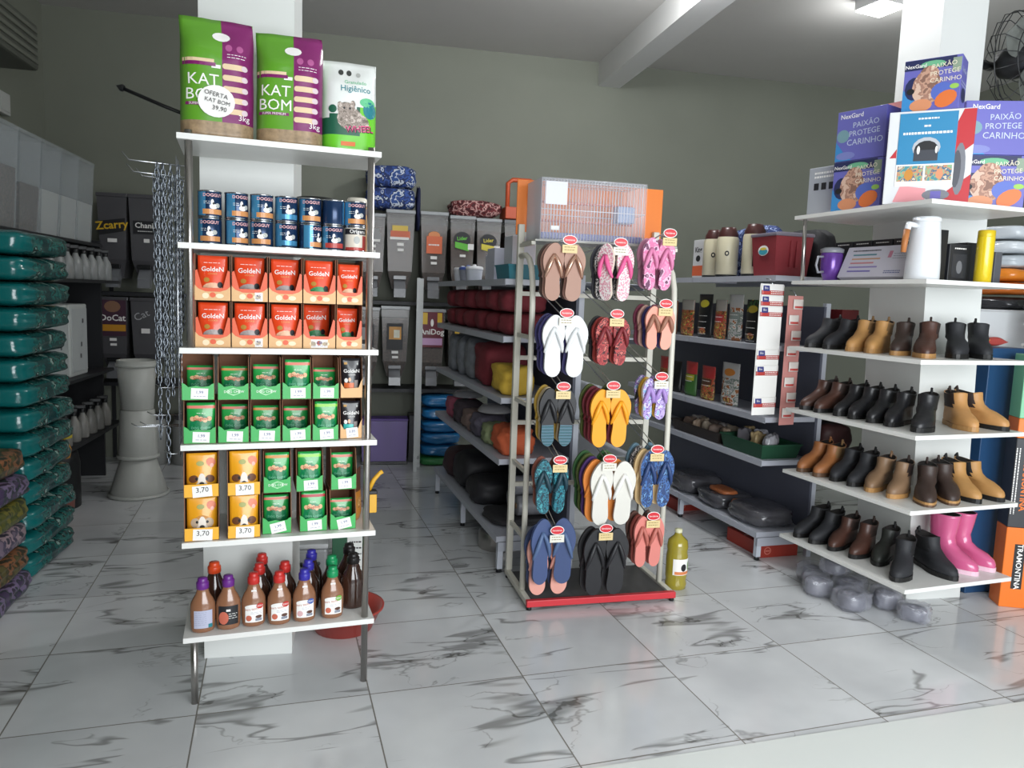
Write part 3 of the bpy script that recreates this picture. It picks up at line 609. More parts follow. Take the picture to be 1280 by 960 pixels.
# ---- sauce bottles on the lowest board
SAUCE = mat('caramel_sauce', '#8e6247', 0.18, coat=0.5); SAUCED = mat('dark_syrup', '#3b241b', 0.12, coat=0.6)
CAPS = {'purple': mat('cap_purple', '#6a2a86', 0.35), 'red': mat('cap_red', '#c42f2a', 0.35), 'blue': mat('cap_blue', '#3530a0', 0.35), 'green': mat('cap_green', '#159057', 0.35), 'black': mat('cap_black', '#1b1716', 0.35), 'orange': mat('cap_orange', '#d4481f', 0.35)}
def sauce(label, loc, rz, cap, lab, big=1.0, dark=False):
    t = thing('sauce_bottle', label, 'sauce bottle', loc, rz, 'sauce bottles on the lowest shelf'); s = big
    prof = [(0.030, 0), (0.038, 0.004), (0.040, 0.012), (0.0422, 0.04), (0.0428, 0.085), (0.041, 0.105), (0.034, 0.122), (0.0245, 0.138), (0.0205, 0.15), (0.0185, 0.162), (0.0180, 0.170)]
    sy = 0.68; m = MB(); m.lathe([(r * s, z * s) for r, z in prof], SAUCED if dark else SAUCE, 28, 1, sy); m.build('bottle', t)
    S = cyl(0.0428 * s, 0.0428 * s * sy)
    if lab:
        m = MB()
        if lab == 'back':
            m.d_rect(S, -0.032, 0.02, 0.034, 0.085, mat('label_lavender', '#b9bcd2', 0.4), 0.0008, 10, 4); m.d_lines(S, -0.028, 0.012, 0.078, 7, 0.0075, mat('label_grey', '#8d90a8', 0.5), 0.0014, h=0.001); m.d_rect(S, 0.018, 0.02, 0.034, 0.034, mat('print_teal', '#1d7a86', 0.5), 0.0012, 3)
        elif lab == 'dark':
            m.d_rect(S, -0.038, 0.022, 0.036, 0.092, INK, 0.0008, 10, 4); m.d_ell(S, -0.018, 0.048, 0.018, 0.024, mat('label_coral', '#c96a54', 0.4), 0.0013); m.d_rect(S, -0.008, 0.072, 0.006, 0.080, PAPER, 0.0014, 3); m.d_lines(S, 0.0, 0.03, 0.062, 3, 0.008, WINK, 0.0014)
        else:
            col = {'red': CAPS['red'], 'blue': mat('badge_blue', '#3a5aa8', 0.4), 'green': mat('badge_green', '#6fae3f', 0.4)}[lab]
            m.d_rect(S, -0.033, 0.020, 0.034, 0.078, WINK, 0.0008, 10, 4); m.d_ell(S, -0.002, 0.076, 0.033, 0.011, WINK, 0.0008)
            m.d_ell(S, 0.021, 0.080, 0.014, 0.0105, col, 0.0014); m.d_text(S, 'ZERO', 0.021, 0.080, 0.009, WINK, 0.002)
            m.d_text(S, 'mrs taste', -0.008, 0.070, 0.013, mat('badge_rust', '#b5563a', 0.4), 0.0014, 0.1); m.d_lines(S, -0.012, 0.028, 0.058, 2, 0.005, mat('label_grey', '#8d90a8', 0.5), 0.0014, h=0.001)
            m.d_ell(S, 0.016, 0.040, 0.012, 0.006, mat('label_cup', '#5a3a30', 0.4), 0.0014); m.d_rect(S, 0.004, 0.024, 0.028, 0.034, mat('label_slate', '#8a8f9c', 0.5), 0.0012, 3)
            m.d_ell(S, -0.019, 0.036, 0.011, 0.011, mat('label_coral', '#c96a54', 0.4) if lab != 'blue' else mat('label_rose', '#d9aeb0', 0.4), 0.0014)
        m.build('label', t)
        if lab not in ('back', 'dark'):
            m = MB(); m.box(-0.009, 0.009, -0.0185, -0.0178, 0.131, 0.1385, PAPER, T(0, -0.0009, 0, -0.35) if 0 else None); m.build('price_sticker', t)
    c_ = MB(); z0 = 0.170 * s; q = s
    c_.lathe([(0.0195 * q, z0 - 0.012), (0.0215 * q, z0 - 0.010), (0.0215 * q, z0 + 0.010), (0.0205 * q, z0 + 0.013), (0.0165 * q, z0 + 0.015), (0.0170 * q, z0 + 0.024), (0.0150 * q, z0 + 0.028), (0, z0 + 0.029)], CAPS[cap], 18)
    c_.build('cap', t)['label'] = cap + ' flip cap'
    return t
SX = [(0.030, 'purple', 'back', 'brown sauce bottle with purple cap and pale back label, leftmost on the lowest shelf'), (0.116, 'purple', 'dark', 'bottle of brown sauce with purple cap and black label'),
      (0.203, 'red', 'red', 'bottle of brown sauce with red cap and red badge, third in the front row'), (0.293, 'red', 'red', 'bottle of brown sauce with red cap and red badge, fourth in the front row'),
      (0.383, 'blue', 'blue', 'bottle of brown sauce with blue cap and blue badge in the front row'), (0.486, 'green', 'green', 'bottle of brown sauce with green cap and green badge in the front row')]
for i, (x, cp, lb, lab) in enumerate(SX): sauce(lab, LR(x, 0.022 + 0.004 * (i % 3), LZ[0]), LR.a + 0.05, cp, lb)
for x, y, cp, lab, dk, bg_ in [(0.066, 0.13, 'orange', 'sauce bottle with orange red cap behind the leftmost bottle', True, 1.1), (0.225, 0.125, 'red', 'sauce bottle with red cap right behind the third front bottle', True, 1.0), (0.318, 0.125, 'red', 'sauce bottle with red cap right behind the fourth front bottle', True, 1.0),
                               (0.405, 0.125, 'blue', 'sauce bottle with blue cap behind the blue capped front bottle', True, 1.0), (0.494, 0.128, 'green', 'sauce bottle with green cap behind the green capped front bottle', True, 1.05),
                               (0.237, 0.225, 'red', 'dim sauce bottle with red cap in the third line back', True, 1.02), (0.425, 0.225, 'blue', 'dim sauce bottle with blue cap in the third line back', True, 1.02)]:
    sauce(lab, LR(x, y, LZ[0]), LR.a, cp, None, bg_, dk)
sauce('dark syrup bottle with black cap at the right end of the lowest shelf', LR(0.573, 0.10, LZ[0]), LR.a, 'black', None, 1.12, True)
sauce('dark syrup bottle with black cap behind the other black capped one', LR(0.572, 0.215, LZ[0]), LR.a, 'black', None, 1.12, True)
# red basin on the floor behind the rack, yellow sprayer gun hung behind the right post
t = thing('plastic_basin', 'shallow red plastic basin on the floor behind the small shelf rack', 'basin', (-0.02, 3.32, 0), 0)
m = MB(); m.lathe([(0.11, 0), (0.125, 0.004), (0.17, 0.10), (0.178, 0.10), (0.178, 0.107), (0.168, 0.107), (0.12, 0.012), (0, 0.01)], mat('basin_red', '#a8423a', 0.35), 32); m.build('basin', t)
t = thing('pet_snack_bag', 'brown and amber snack bag squeezed between the green cartons and the right post', 'snack bag', LR(0.590, 0.14, LZ[1]), LR.a + 1.2)
m = MB(); S = pouch_body(m, 0.10, 0.20, 0.03, lambda u, v: mat('bag_amber', '#b9792f', 0.4) if v < 0.12 else mat('bag_brown', '#5c3a2a', 0.4), mat('bag_brown', '#5c3a2a', 0.4)); m.d_rect(S, -0.03, 0.05, 0.03, 0.09, BISC); m.build('bag', t)
t = thing('yellow_hand_tool', 'small yellow tool with a raised handle sticking out behind the right post of the rack', 'hand tool', LR(0.645, 0.15, LZ[1] + 0.02), LR.a)
m = MB(); m.box(-0.022, 0.022, -0.02, 0.02, 0.0, 0.075, mat('tool_yellow', '#d9a52c', 0.4), None, 0.004); m.build('body', t)
m = MB(); m.box(-0.018, 0.024, -0.021, 0.021, 0.075, 0.088, BLACKP, None, 0.003); m.build('top_edge', t)
m = MB(); m.tube([(-0.012, 0, 0.08), (0.012, 0, 0.13), (0.034, 0, 0.155), (0.046, 0, 0.162)], [0.009, 0.009, 0.008, 0.009], mat('tool_yellow', '#d9a52c', 0.4), 10); m.build('handle', t)

t = thing('storage_case', 'grey storage case with a dark handle on the floor behind the sauce shelf', 'case', (-0.17, 3.70, 0), 0.0)
m = MB(); m.box(-0.09, 0.07, -0.10, 0.12, 0, 0.27, mat('case_grey', '#8d8f90', 0.3), None, 0.015); m.build('body', t)
m = MB(); m.box(-0.094, 0.074, -0.105, 0.125, 0.2705, 0.295, mat('case_lid_grey', '#b5b7b8', 0.3), None, 0.008); m.build('lid', t)
m = MB(); m.tube([(-0.05, -0.102, 0.2), (-0.05, -0.125, 0.2), (0.03, -0.125, 0.2), (0.03, -0.102, 0.2)], 0.008, BLACKP, 8); m.build('handle', t)
t = thing('seed_carton', 'dark green and white carton standing behind the black capped syrup bottles', 'carton', (-0.010, 3.68, 0), 0.0)
m = MB(); m.box(-0.07, 0.0, -0.05, 0.05, 0, 0.36, mat('carton_bottle_green', '#1f5238', 0.4), None, 0.003); m.box(0.0005, 0.075, -0.05, 0.05, 0, 0.36, mat('carton_offwhite', '#d5d7d2', 0.45), None, 0.003)
S = lambda u, v, l: (u, -0.05 - l, v)
for k in range(5): m.d_lines(S, 0.012, 0.068, 0.32 - 0.03 * k, 1, 0.01, INK, 0.001, h=0.007)
m.build('carton', t)
# ------------------------------------------------------------------ flip-flop stand
FF = Frame(0.835, 3.39, 0.035)
RACKW = mat('cream_rack_paint', '#d6d3c6', 0.4); REDB = mat('stand_red', '#c8313a', 0.4)
TAGR = mat('tag_red', '#cf2430', 0.4); CARD = mat('card_cream', '#dcc48e', 0.5); CARDP = mat('card_pale', '#dedcd0', 0.5)
HX = [0.118, 0.362, 0.603]; HZ = [[1.755, 1.757, 1.812], [1.428, 1.432, 1.487], [1.092, 1.098, 1.143], [0.748, 0.750, 0.793], [0.412, 0.412, 0.464]]
def ff_rack():
    t = thing('flip_flop_stand', 'cream tubular flip-flop stand with a red front bar, full of hanging flip-flops', 'display stand', FF(0, 0), FF.a)
    W = 0.775
    m = MB(); m.box(0.0, W, 0.0, 0.028, 0.018, 0.050, REDB, None, 0.003); m.build('front_bar', t)
    for x in (0.0, W - 0.028):
        m = MB(); m.box(x, x + 0.028, 0.0285, 0.47, 0.018, 0.046, RACKW, None, 0.003); m.build('base_bar', t)
    for x in (0.003, W - 0.027):
        for y in (0.01, 0.44):
            m = MB(); m.lathe([(0.012, 0), (0.014, 0.004), (0.012, 0.0175)], BLACKP, 12, M=T(x + 0.012, y + 0.008)); m.build('foot', t)
    m = MB(); m.box(0.03, W - 0.03, 0.03, 0.44, 0.028, 0.034, mat('stand_base_plate', '#4d4c4c', 0.5)); m.build('base_plate', t)
    for x in (0.018, W - 0.018):
        pts = [(x, 0.165, 0.046), (x, 0.17, 0.8), (x, 0.178, 1.45), (x, 0.19, 1.56), (x, 0.22, 1.635), (x, 0.27, 1.68), (x, 0.33, 1.70), (x, 0.43, 1.70)]
        m = MB(); m.tube(pts, 0.0145, RACKW, 12); m.build('front_upright', t)
        m = MB(); m.box(x - 0.016, x + 0.016, 0.435, 0.467, 0.046, 1.86, RACKW, None, 0.003); m.build('rear_upright', t)
        for z in (0.30, 0.63, 0.96, 1.29):
            m = MB(); m.box(x - 0.008, x + 0.008, 0.172, 0.436, z, z + 0.02, RACKW); m.build('side_rung', t)
    for z in (0.50, 0.83, 1.17, 1.50, 1.80):
        m = MB(); m.box(0.03, W - 0.03, 0.44, 0.462, z, z + 0.022, RACKW); m.build('cross_bar', t)
    m = MB(); m.box(0.02, W - 0.02, 0.18, 0.44, 1.762, 1.770, mat('mesh_shelf_grey', '#b5b4ac', 0.4)); m.build('top_shelf', t)
    for x in (0.018, W - 0.018):
        m = MB(); m.box(x - 0.01, x + 0.01, 0.20, 0.44, 1.745, 1.7615, RACKW); m.build('top_rail', t)
    for r in range(5):
        for c_ in range(3):
            x, z = HX[c_], HZ[r][c_]; zr = min(z + 0.10, 1.74) if r else 1.735
            h = MB(); h.tube([(x, 0.44, zr), (x, 0.06, z - 0.002), (x, -0.035, z - 0.016), (x, -0.052, z + 0.0)], 0.003, CHROME, 6); h.tube([(x + 0.02, 0.44, zr + 0.02), (x + 0.006, 0.0, z + 0.010), (x, -0.04, z + 0.008)], 0.0025, RACKW, 6)
            ho = h.build('hook', t)
            g = MB(); n = 20; g.prism([(0.034 * math.cos(2 * PI * k / n), 0.0215 * math.sin(2 * PI * k / n)) for k in range(n)], 0, 0.003, WINK, T(x, -0.052, z, PI / 2)); S = flat(-0.055)
            S3 = lambda u, v, l: (x + u, -0.0552 - l, z + v)
            g.d_ell(S3, 0, 0, 0.031, 0.0185, TAGR, 0.0005, 20); g.d_text(S3, 'havaianas', 0, 0, 0.0125, WINK, 0.0012); g.build('brand_tag', ho)['label'] = 'red oval brand tag with white rim'
            k = MB(); k.box(x - 0.035, x + 0.035, -0.056, -0.0535, z - 0.058, z - 0.022, CARD if (r + c_) % 3 != 1 else CARDP); S4 = lambda u, v, l: (x + u, -0.0562 - l, z - 0.04 + v)
            k.d_lines(S4, -0.026, 0.024, 0.008, 2, 0.012, mat('card_brown_print', '#8a7440', 0.5), 0.0006, h=0.003); k.build('price_card', ho)['label'] = 'cream price card'
    return t
ff_rack()
def sole_outline(L, W, side):
    pts = []; N = 24
    def hw(t):
        a = 0.36 + 0.14 * math.exp(-((t - 0.70) / 0.22) ** 2) * 1.0
        a = a - 0.05 * math.exp(-((t - 0.42) / 0.14) ** 2)
        e0 = min(1, (t / 0.16)) ; e1 = min(1, (1 - t) / 0.24)
        return W * a * math.sqrt(max(0, 1 - (1 - e0) ** 2)) * math.sqrt(max(0, 1 - (1 - e1) ** 2))
    def cx(t): return side * W * (-0.06 * math.sin(t * PI) + 0.05 * t)
    for i in range(N + 1): t = 0.5 - 0.5 * math.cos(PI * i / N); pts.append((cx(t) + hw(t), t * L))
    for i in range(N - 1, 0, -1): t = 0.5 - 0.5 * math.cos(PI * i / N); pts.append((cx(t) - hw(t), t * L))
    return pts
def flip_pair(label, loc, rz, L, gap, sole, strap, cat_group, spin=(0, 0), thin=0.014, rim=None, split=None):
    t = thing('flip_flop_pair', label, 'flip-flops', loc, rz, cat_group); W = gap * 0.98
    for s, sp in ((-1, spin[0]), (1, spin[1])):
        M = T(s * gap / 2, 0, 0, 0.05, s * 0.02, sp)
        m = MB(); m.prism(sole_outline(L, W, -s), 0.0, thin, rim or sole, M @ T(0, 0, -L, PI / 2), m2=sole)
        if split: # lower part printed differently
            o = [(x, z) for x, z in sole_outline(L * 0.995, W * 0.97, -s) if z < 0.42 * L]
            m.prism(o, thin, thin + 0.0006, split, M @ T(0, 0, -L, PI / 2))
        m.build('sole', t)
        m = MB(); zt = -0.20 * L
        for q in (-1, 1):
            a = Vector((s * -0.01 * 0, -thin - 0.002, zt)); e = Vector((q * W * 0.40, -thin + 0.004, -0.60 * L)); mid = (a + e) / 2 + Vector((q * W * 0.10, -0.026, 0.015 * 0))
            P = [a * (1 - k) ** 2 + mid * 2 * k * (1 - k) + e * k ** 2 for k in [i / 8 for i in range(9)]]
            rr = [0.0042 + 0.0070 * math.sin(PI * (0.15 + 0.8 * i / 8)) for i in range(9)]
            m.tube(P, rr, strap, 8, M)
        m.tube([(0, -thin - 0.004, zt), (0, 0.002, zt)], 0.004, strap, 8, M)
        m.build('strap', t)
    return t
def fm_(n, h): return mat('rubber_' + n, h, 0.5)
CHECK = patmat('print_pink_check', ['#e9d4d4', '#d8849c', '#efe7e4'], 120, 0.5, 'voronoi'); PINKPR = patmat('print_pink_cartoon', ['#e08fb4', '#d873a2', '#ecb7cf', '#6c3a5a'], 30, 0.5)
REDPR = patmat('print_red_brown', ['#8e2f33', '#b94a48', '#4a2326', '#c96a62'], 45, 0.5); LAVP = patmat('print_lavender_floral', ['#b9a3d6', '#7e63ad', '#d9cdea', '#8fb6d8'], 55, 0.5); TEALP = patmat('print_teal_sea', ['#1f3f4c', '#2f7f8e', '#174654', '#4aa0a8'], 55, 0.5)
BLUEP = patmat('print_blue_leaf', ['#27406f', '#3f6aa8', '#1f3158', '#6f9ccc'], 60, 0.5, 'noise', 3, (1, 1, 0.5)); STRIPE = patmat('print_turquoise_stripe', ['#1e1f22', '#2f9db0', '#1e1f22', '#4b6a7a'], 14, 0.5, 'wave', 0.0, (0.02, 0.02, 1.6)); BW = patmat('print_black_mesh', ['#2a2930', '#cfc9c4', '#3a3840'], 80, 0.5)
PAIRS = {  # (row, col): x, top z, length, width, sole, strap, label, spin, extra pairs behind [(sole, strap, label)]
 (0, 0): (0.100, 1.741, 0.26, 0.205, fm_('taupe', '#a57d6b'), mat('strap_rose_gold', '#c9a18c', 0.25, 0.7), 'taupe flip-flops with shiny rose gold straps', [('blush', '#d9a99a', 'blush pink flip-flops right behind the taupe ones'), ('cocoa', '#5c463d', 'cocoa brown flip-flops third on the taupe hook')]),
 (0, 1): (0.350, 1.750, 0.26, 0.180, CHECK, fm_('hot_pink', '#e25f95'), 'white and pink checked flip-flops with hot pink straps', [(BW, None, 'black and white printed flip-flops behind the checked pair'), ('smoke', '#44444c', 'smoke grey flip-flops last behind the checked pair')]),
 (0, 2): (0.560, 1.789, 0.242, 0.165, PINKPR, fm_('rose', '#d981aa'), 'pink printed flip-flops hung high at the right end of the top row', [('orchid', '#c977a6', 'orchid pink flip-flops behind the pink printed pair'), ('rose2', '#d99bb4', 'pale rose flip-flops last behind the pink printed pair')]),
 (1, 0): (0.120, 1.418, 0.286, 0.222, fm_('white', '#e4e6e6'), fm_('white', '#e4e6e6'), 'white flip-flops with white straps in the left column', [('indigo', '#3a3570', 'indigo flip-flops right behind the white pair'), ('indigo', '#3a3570', 'indigo flip-flops farther back behind the white pair')]),
 (1, 1): (0.350, 1.414, 0.225, 0.175, REDPR, fm_('dark_red', '#7e2a30'), 'red and brown printed flip-flops in the middle column, second row', [('coral_red', '#b9453f', 'coral red flip-flops behind the red printed pair'), ('soot', '#2b2a2c', 'black flip-flops last behind the red printed pair')]),
 (1, 2): (0.585, 1.473, 0.205, 0.152, fm_('peach', '#eba08c'), fm_('bronze', '#9a6a56'), 'peach childrens flip-flops with bronze straps', [('indigo', '#3a3570', 'indigo childrens flip-flops behind the peach pair'), ('blush', '#d9a99a', 'blush childrens flip-flops third behind the peach pair'), ('plum', '#8d3f58', 'plum childrens flip-flops fourth behind the peach pair')]),
 (2, 0): (0.100, 1.082, 0.274, 0.182, fm_('black', '#222225'), fm_('black', '#222225'), 'black flip-flops with turquoise striped heels', [('sand', '#d3bf98', 'sand coloured flip-flops behind the black striped pair'), ('mustard', '#c9a43e', 'mustard flip-flops last behind the black striped pair')]),
 (2, 1): (0.360, 1.078, 0.278, 0.205, fm_('amber', '#f0a21e'), fm_('amber', '#f0a21e'), 'amber yellow flip-flops with yellow straps in the middle', [('maroon', '#7a2530', 'maroon flip-flops behind the amber pair'), ('maroon', '#7a2530', 'maroon flip-flops third on the amber hook'), ('olive', '#5d6b34', 'olive green flip-flops last on the amber hook')]),
 (2, 2): (0.580, 1.133, 0.20, 0.140, LAVP, fm_('lilac', '#a98acb'), 'small lavender floral flip-flops in the right column', [('yellow', '#e2b23c', 'small yellow flip-flops behind the lavender floral pair'), (LAVP, None, 'second lavender floral pair farther back on its hook')]),
 (3, 0): (0.088, 0.744, 0.257, 0.166, TEALP, fm_('deep_teal', '#1d3d49'), 'teal sea printed flip-flops in the left column', [('steel_blue', '#6f8fa0', 'steel blue flip-flops behind the teal printed pair'), ('rust', '#9a5a4a', 'rust flip-flops last behind the teal printed pair')]),
 (3, 1): (0.392, 0.734, 0.315, 0.232, fm_('bone', '#d9d6cd'), fm_('bone_white', '#ecebe6'), 'bone white flip-flops in the middle of the fourth row', [('tangerine', '#e68a3a', 'tangerine flip-flops behind the bone white pair'), ('violet', '#5a3a7c', 'violet flip-flops third behind the bone white pair'), ('olive', '#5d6b34', 'olive flip-flops fourth behind the bone white pair'), ('forest', '#3c6b3a', 'forest green flip-flops last behind the bone white pair')]),
 (3, 2): (0.615, 0.785, 0.285, 0.180, BLUEP, fm_('navy', '#2a4272'), 'blue leaf printed flip-flops in the right column', [('cream', '#e2c490', 'cream flip-flops behind the blue printed pair'), (BW, None, 'black and white striped flip-flops third behind the blue printed pair'), ('steel_blue', '#6f8fa0', 'steel blue flip-flops last behind the blue printed pair')]),
 (4, 0): (0.105, 0.464, 0.325, 0.228, fm_('slate_blue', '#46567f'), fm_('slate', '#53698f'), 'slate blue flip-flops at the bottom left', [('salmon', '#e3a394', 'salmon pink flip-flops hanging lower behind the slate blue pair'), ('slate_blue', '#46567f', 'second slate blue pair farther back at the bottom left')]),
 (4, 1): (0.375, 0.405, 0.335, 0.232, fm_('black', '#222225'), fm_('black', '#222225'), 'large plain black flip-flops at the bottom centre', [('soot', '#2b2a2c', 'second plain black pair behind the large bottom black ones')]),
 (4, 2): (0.592, 0.460, 0.258, 0.160, fm_('salmon_red', '#d98278'), fm_('copper', '#b9685c'), 'salmon flip-flops with copper straps at the bottom right', [('brick', '#a8574e', 'brick red flip-flops behind the bottom salmon pair'), ('brown', '#6b4a40', 'brown flip-flops last behind the bottom salmon pair')]),
}
for (r, c_), (x, zt, L, w, sole, strap, lab, back) in PAIRS.items():
    sp = {(0, 1): (-0.95, 0.12), (1, 1): (0.15, 0.1), (3, 0): (-0.25, 0.3), (4, 0): (0.25, -0.35), (2, 2): (0.2, -0.2)}.get((r, c_), (0.06, -0.06))
    flip_pair(lab, FF(x, -0.030, zt), FF.a, L, w / 2, sole, strap, 'flip-flops on the stand', sp, rim=(fm_('cream_rim', '#e0cfc0') if sole in (CHECK, LAVP, BLUEP) else None), split=STRIPE if (r, c_) == (2, 0) else None)
    for i, (bs, bh, bl) in enumerate(back):
        sm = bs if bh is None else fm_(bs, bh); y = 0.022 + 0.052 * i
        dz = -0.012 if (r, c_, i) == (4, 0, 0) else 0.004 * i
        flip_pair(bl, FF(HX[c_] + (x - HX[c_]) * 0.5 - 0.004, y, min(zt, HZ[r][c_] - 0.01) + dz), FF.a, L * 0.99, w / 2, sm, sm if bh else fm_('soot', '#2b2a2c'), 'flip-flops on the stand', (0.04 * (-1) ** i, -0.05))

# ---- wire cage on top of the stand and the orange header board behind it
WIRE = mat('cage_wire', '#dddde4', 0.35); FILM = mat('clear_film', '#dfe3ea', 0.12, alpha=0.09)
def cage():
    cx0, cx1, y0, y1, z0, z1 = 0.0, 0.53, 0.0, 0.25, 0.0, 0.285
    t = thing('wire_cage', 'white wire bird cage with a violet base tray on top of the flip-flop stand', 'cage', FF(0.045, 0.185, 1.7715), FF.a)
    m = MB(); m.box(cx0 + 0.006, cx1 - 0.006, y0 + 0.006, y1 - 0.006, 0.004, 0.035, mat('tray_violet', '#5a5f9c', 0.4), None, 0.004); m.build('base_tray', t)
    def grid(name, a, u, v, nu, nv):
        g = MB(); a, u, v = Vector(a), Vector(u), Vector(v)
        for i in range(nu + 1): g.tube([a + u * i / nu, a + u * i / nu + v], 0.0016, WIRE, 5)
        for j in range(nv + 1): g.tube([a + v * j / nv, a + v * j / nv + u], 0.0018, WIRE, 5)
        g.build(name, t)
    X, Y, Z = (cx1 - cx0, 0, 0), (0, y1 - y0, 0), (0, 0, z1)
    grid('front_grille', (0, 0, 0), X, Z, 34, 2); grid('back_grille', (0, y1, 0), X, Z, 34, 2); grid('side_grille', (0, 0, 0), Y, Z, 16, 2); grid('side_grille', (cx1, 0, 0), Y, Z, 16, 2); grid('roof_grille', (0, 0, z1), X, Y, 34, 3)
    m = MB(); m.box(0.018, 0.125, -0.006, -0.003, 0.165, 0.272, mat('cage_door_white', '#e4e4ea', 0.4)); m.build('door_panel', t)
    m = MB(); m.box(0.05, 0.09, -0.006, -0.003, 0.045, 0.065, PAPER); m.build('price_sticker', t)
    m = MB(); m.box(-0.003, 0.533, -0.009, -0.0085, 0.0, z1 + 0.004, FILM); m.box(-0.004, -0.0035, -0.008, y1, 0.0, z1 + 0.004, mat('milky_film', '#e2e4ea', 0.2, alpha=0.55)); m.box(-0.003, 0.533, -0.008, y1, z1 + 0.004, z1 + 0.0045, FILM); m.build('clear_wrap', t)
    m = MB(); m.box(0.40, 0.49, 0.03, 0.10, 0.10, 0.18, mat('feeder_blue', '#9fb4d8', 0.3, alpha=0.8), None, 0.005); m.build('feeder', t)
    for z in (0.10, 0.19):
        m = MB(); m.tube([(0.02, 0.12, z), (0.51, 0.12, z)], 0.006, mat('perch_coral', '#c9705a', 0.5), 8); m.build('perch', t)
cage()
ORB = mat('header_orange', '#e67a1e', 0.45)
t = thing('header_board', 'plain orange header board standing behind the wire cage on the flip-flop stand', 'board', FF(-0.005, 0.4685, 1.62), FF.a)
m = MB(); m.box(0, 0.80, 0, 0.008, 0.19, 0.465, ORB, None, 0.002); m.build('board', t)
m = MB(); m.box(0.01, 0.045, 0.0005, 0.0075, 0, 0.19, ORB); m.build('strut', t)
m = MB(); m.box(0.74, 0.775, 0.0005, 0.0075, 0, 0.19, ORB); m.build('strut', t)

# big bottle of yellow liquid beside the stand
t = thing('jug', 'large clear bottle of yellow liquid standing on the floor right of the flip-flop stand', 'bottle', (1.688, 3.60, 0), 0.3)
YEL = mat('yellow_liquid', '#b9a93a', 0.1, trans=0.35, coat=0.5)
m = MB(); m.lathe([(0.045, 0), (0.055, 0.006), (0.057, 0.03), (0.053, 0.05), (0.057, 0.07), (0.057, 0.18), (0.053, 0.205), (0.056, 0.225), (0.050, 0.26), (0.022, 0.285), (0.017, 0.30)], YEL, 24); m.build('bottle', t)
m = MB(); m.lathe([(0.019, 0.3), (0.02, 0.302), (0.02, 0.318), (0, 0.319)], mat('cap_pale', '#d8d6b0', 0.4), 16); m.build('cap', t)
m = MB(); S = cyl(0.0575); m.d_rect(S, -0.06, 0.085, 0.06, 0.17, WINK, 0.0006, 12); m.d_ell(S, -0.002, 0.125, 0.016, 0.02, INK, 0.0012); m.d_rect(S, -0.05, 0.088, 0.05, 0.104, mat('label_orange_strip', '#d9804a', 0.5), 0.001, 10); m.d_ell(S, 0.036, 0.13, 0.012, 0.025, mat('label_green', '#6f9a4a', 0.5), 0.001); m.build('label', t)

# ------------------------------------------------------------------ gondola shelving, centre aisle
NAVYP = mat('gondola_back_panel', '#595c6a', 0.5)
def gondola(name, label, fr, L, zs, depth, front_sign, top, far_side):
    t = thing(name, label, 'shelving', fr(0, 0), fr.a)
    for i, z in enumerate(zs):
        for b_ in range(2):
            y0, y1 = L * b_ / 2 + 0.002, L * (b_ + 1) / 2 - 0.002
            m = MB(); m.box(0, depth, y0, y1, z - 0.004, z, GREYM); m.box(0, 0.004, y0, y1, z - 0.034, z - 0.004, GREYM); m.box(0, depth, y0, y0 + 0.003, z - 0.03, z - 0.004, GREYM); m.build('shelf', t)
            if i == 0:
                m = MB(); m.box(0.012, depth, y0, y0 + 0.02, z - 0.085, z - 0.034, GREYM); m.build('base_bracket', t)
    m = MB(); m.box(depth + 0.002, depth + 0.018, 0.0, L, 0.06, top, NAVYP); m.build('back_panel', t)
    for y in (0.004, L / 2, L - 0.034):
        m = MB(); m.box(depth + 0.0185, depth + 0.05, y, y + 0.03, 0.0, top + 0.02, mat('gondola_upright', '#c4c8d2', 0.4)); 
        m.build('upright', t)
        m = MB(); m.box(0.012, 0.042, y, y + 0.03, 0.022, zs[0] - 0.035, mat('gondola_upright', '#c4c8d2', 0.4)); m.build('leg', t)
        m = MB(); m.lathe([(0.012, 0), (0.017, 0.003), (0.013, 0.022)], BLACKP, 10, M=T(0.027, y + 0.015)); m.build('foot', t)
    if far_side:
        for z in zs[1:]:
            m = MB(); m.box(depth + 0.052, depth + 0.40, 0.002, L - 0.002, z - 0.004, z, GREYM); m.box(depth + 0.396, depth + 0.40, 0.002, L - 0.002, z - 0.034, z - 0.004, GREYM); m.build('rear_shelf', t)
    return t
CG = Frame(0.775, 3.90, 0.092); CZS = [0.205, 0.63, 0.96, 1.285, 1.585]
gondola('gondola_shelving', 'grey metal gondola shelving in the centre aisle behind the flip-flop stand', CG, 1.72, CZS, 0.40, 0, 1.60, True)
RG = Frame(2.333, 3.93, 0.092); RZS = [0.172, 0.60, 0.855, 1.268, 1.668]
gondola('gondola_shelving', 'grey metal gondola shelving between the flip-flop stand and the boot shelves', RG, 1.80, RZS, 0.345, 0, 1.50, True)

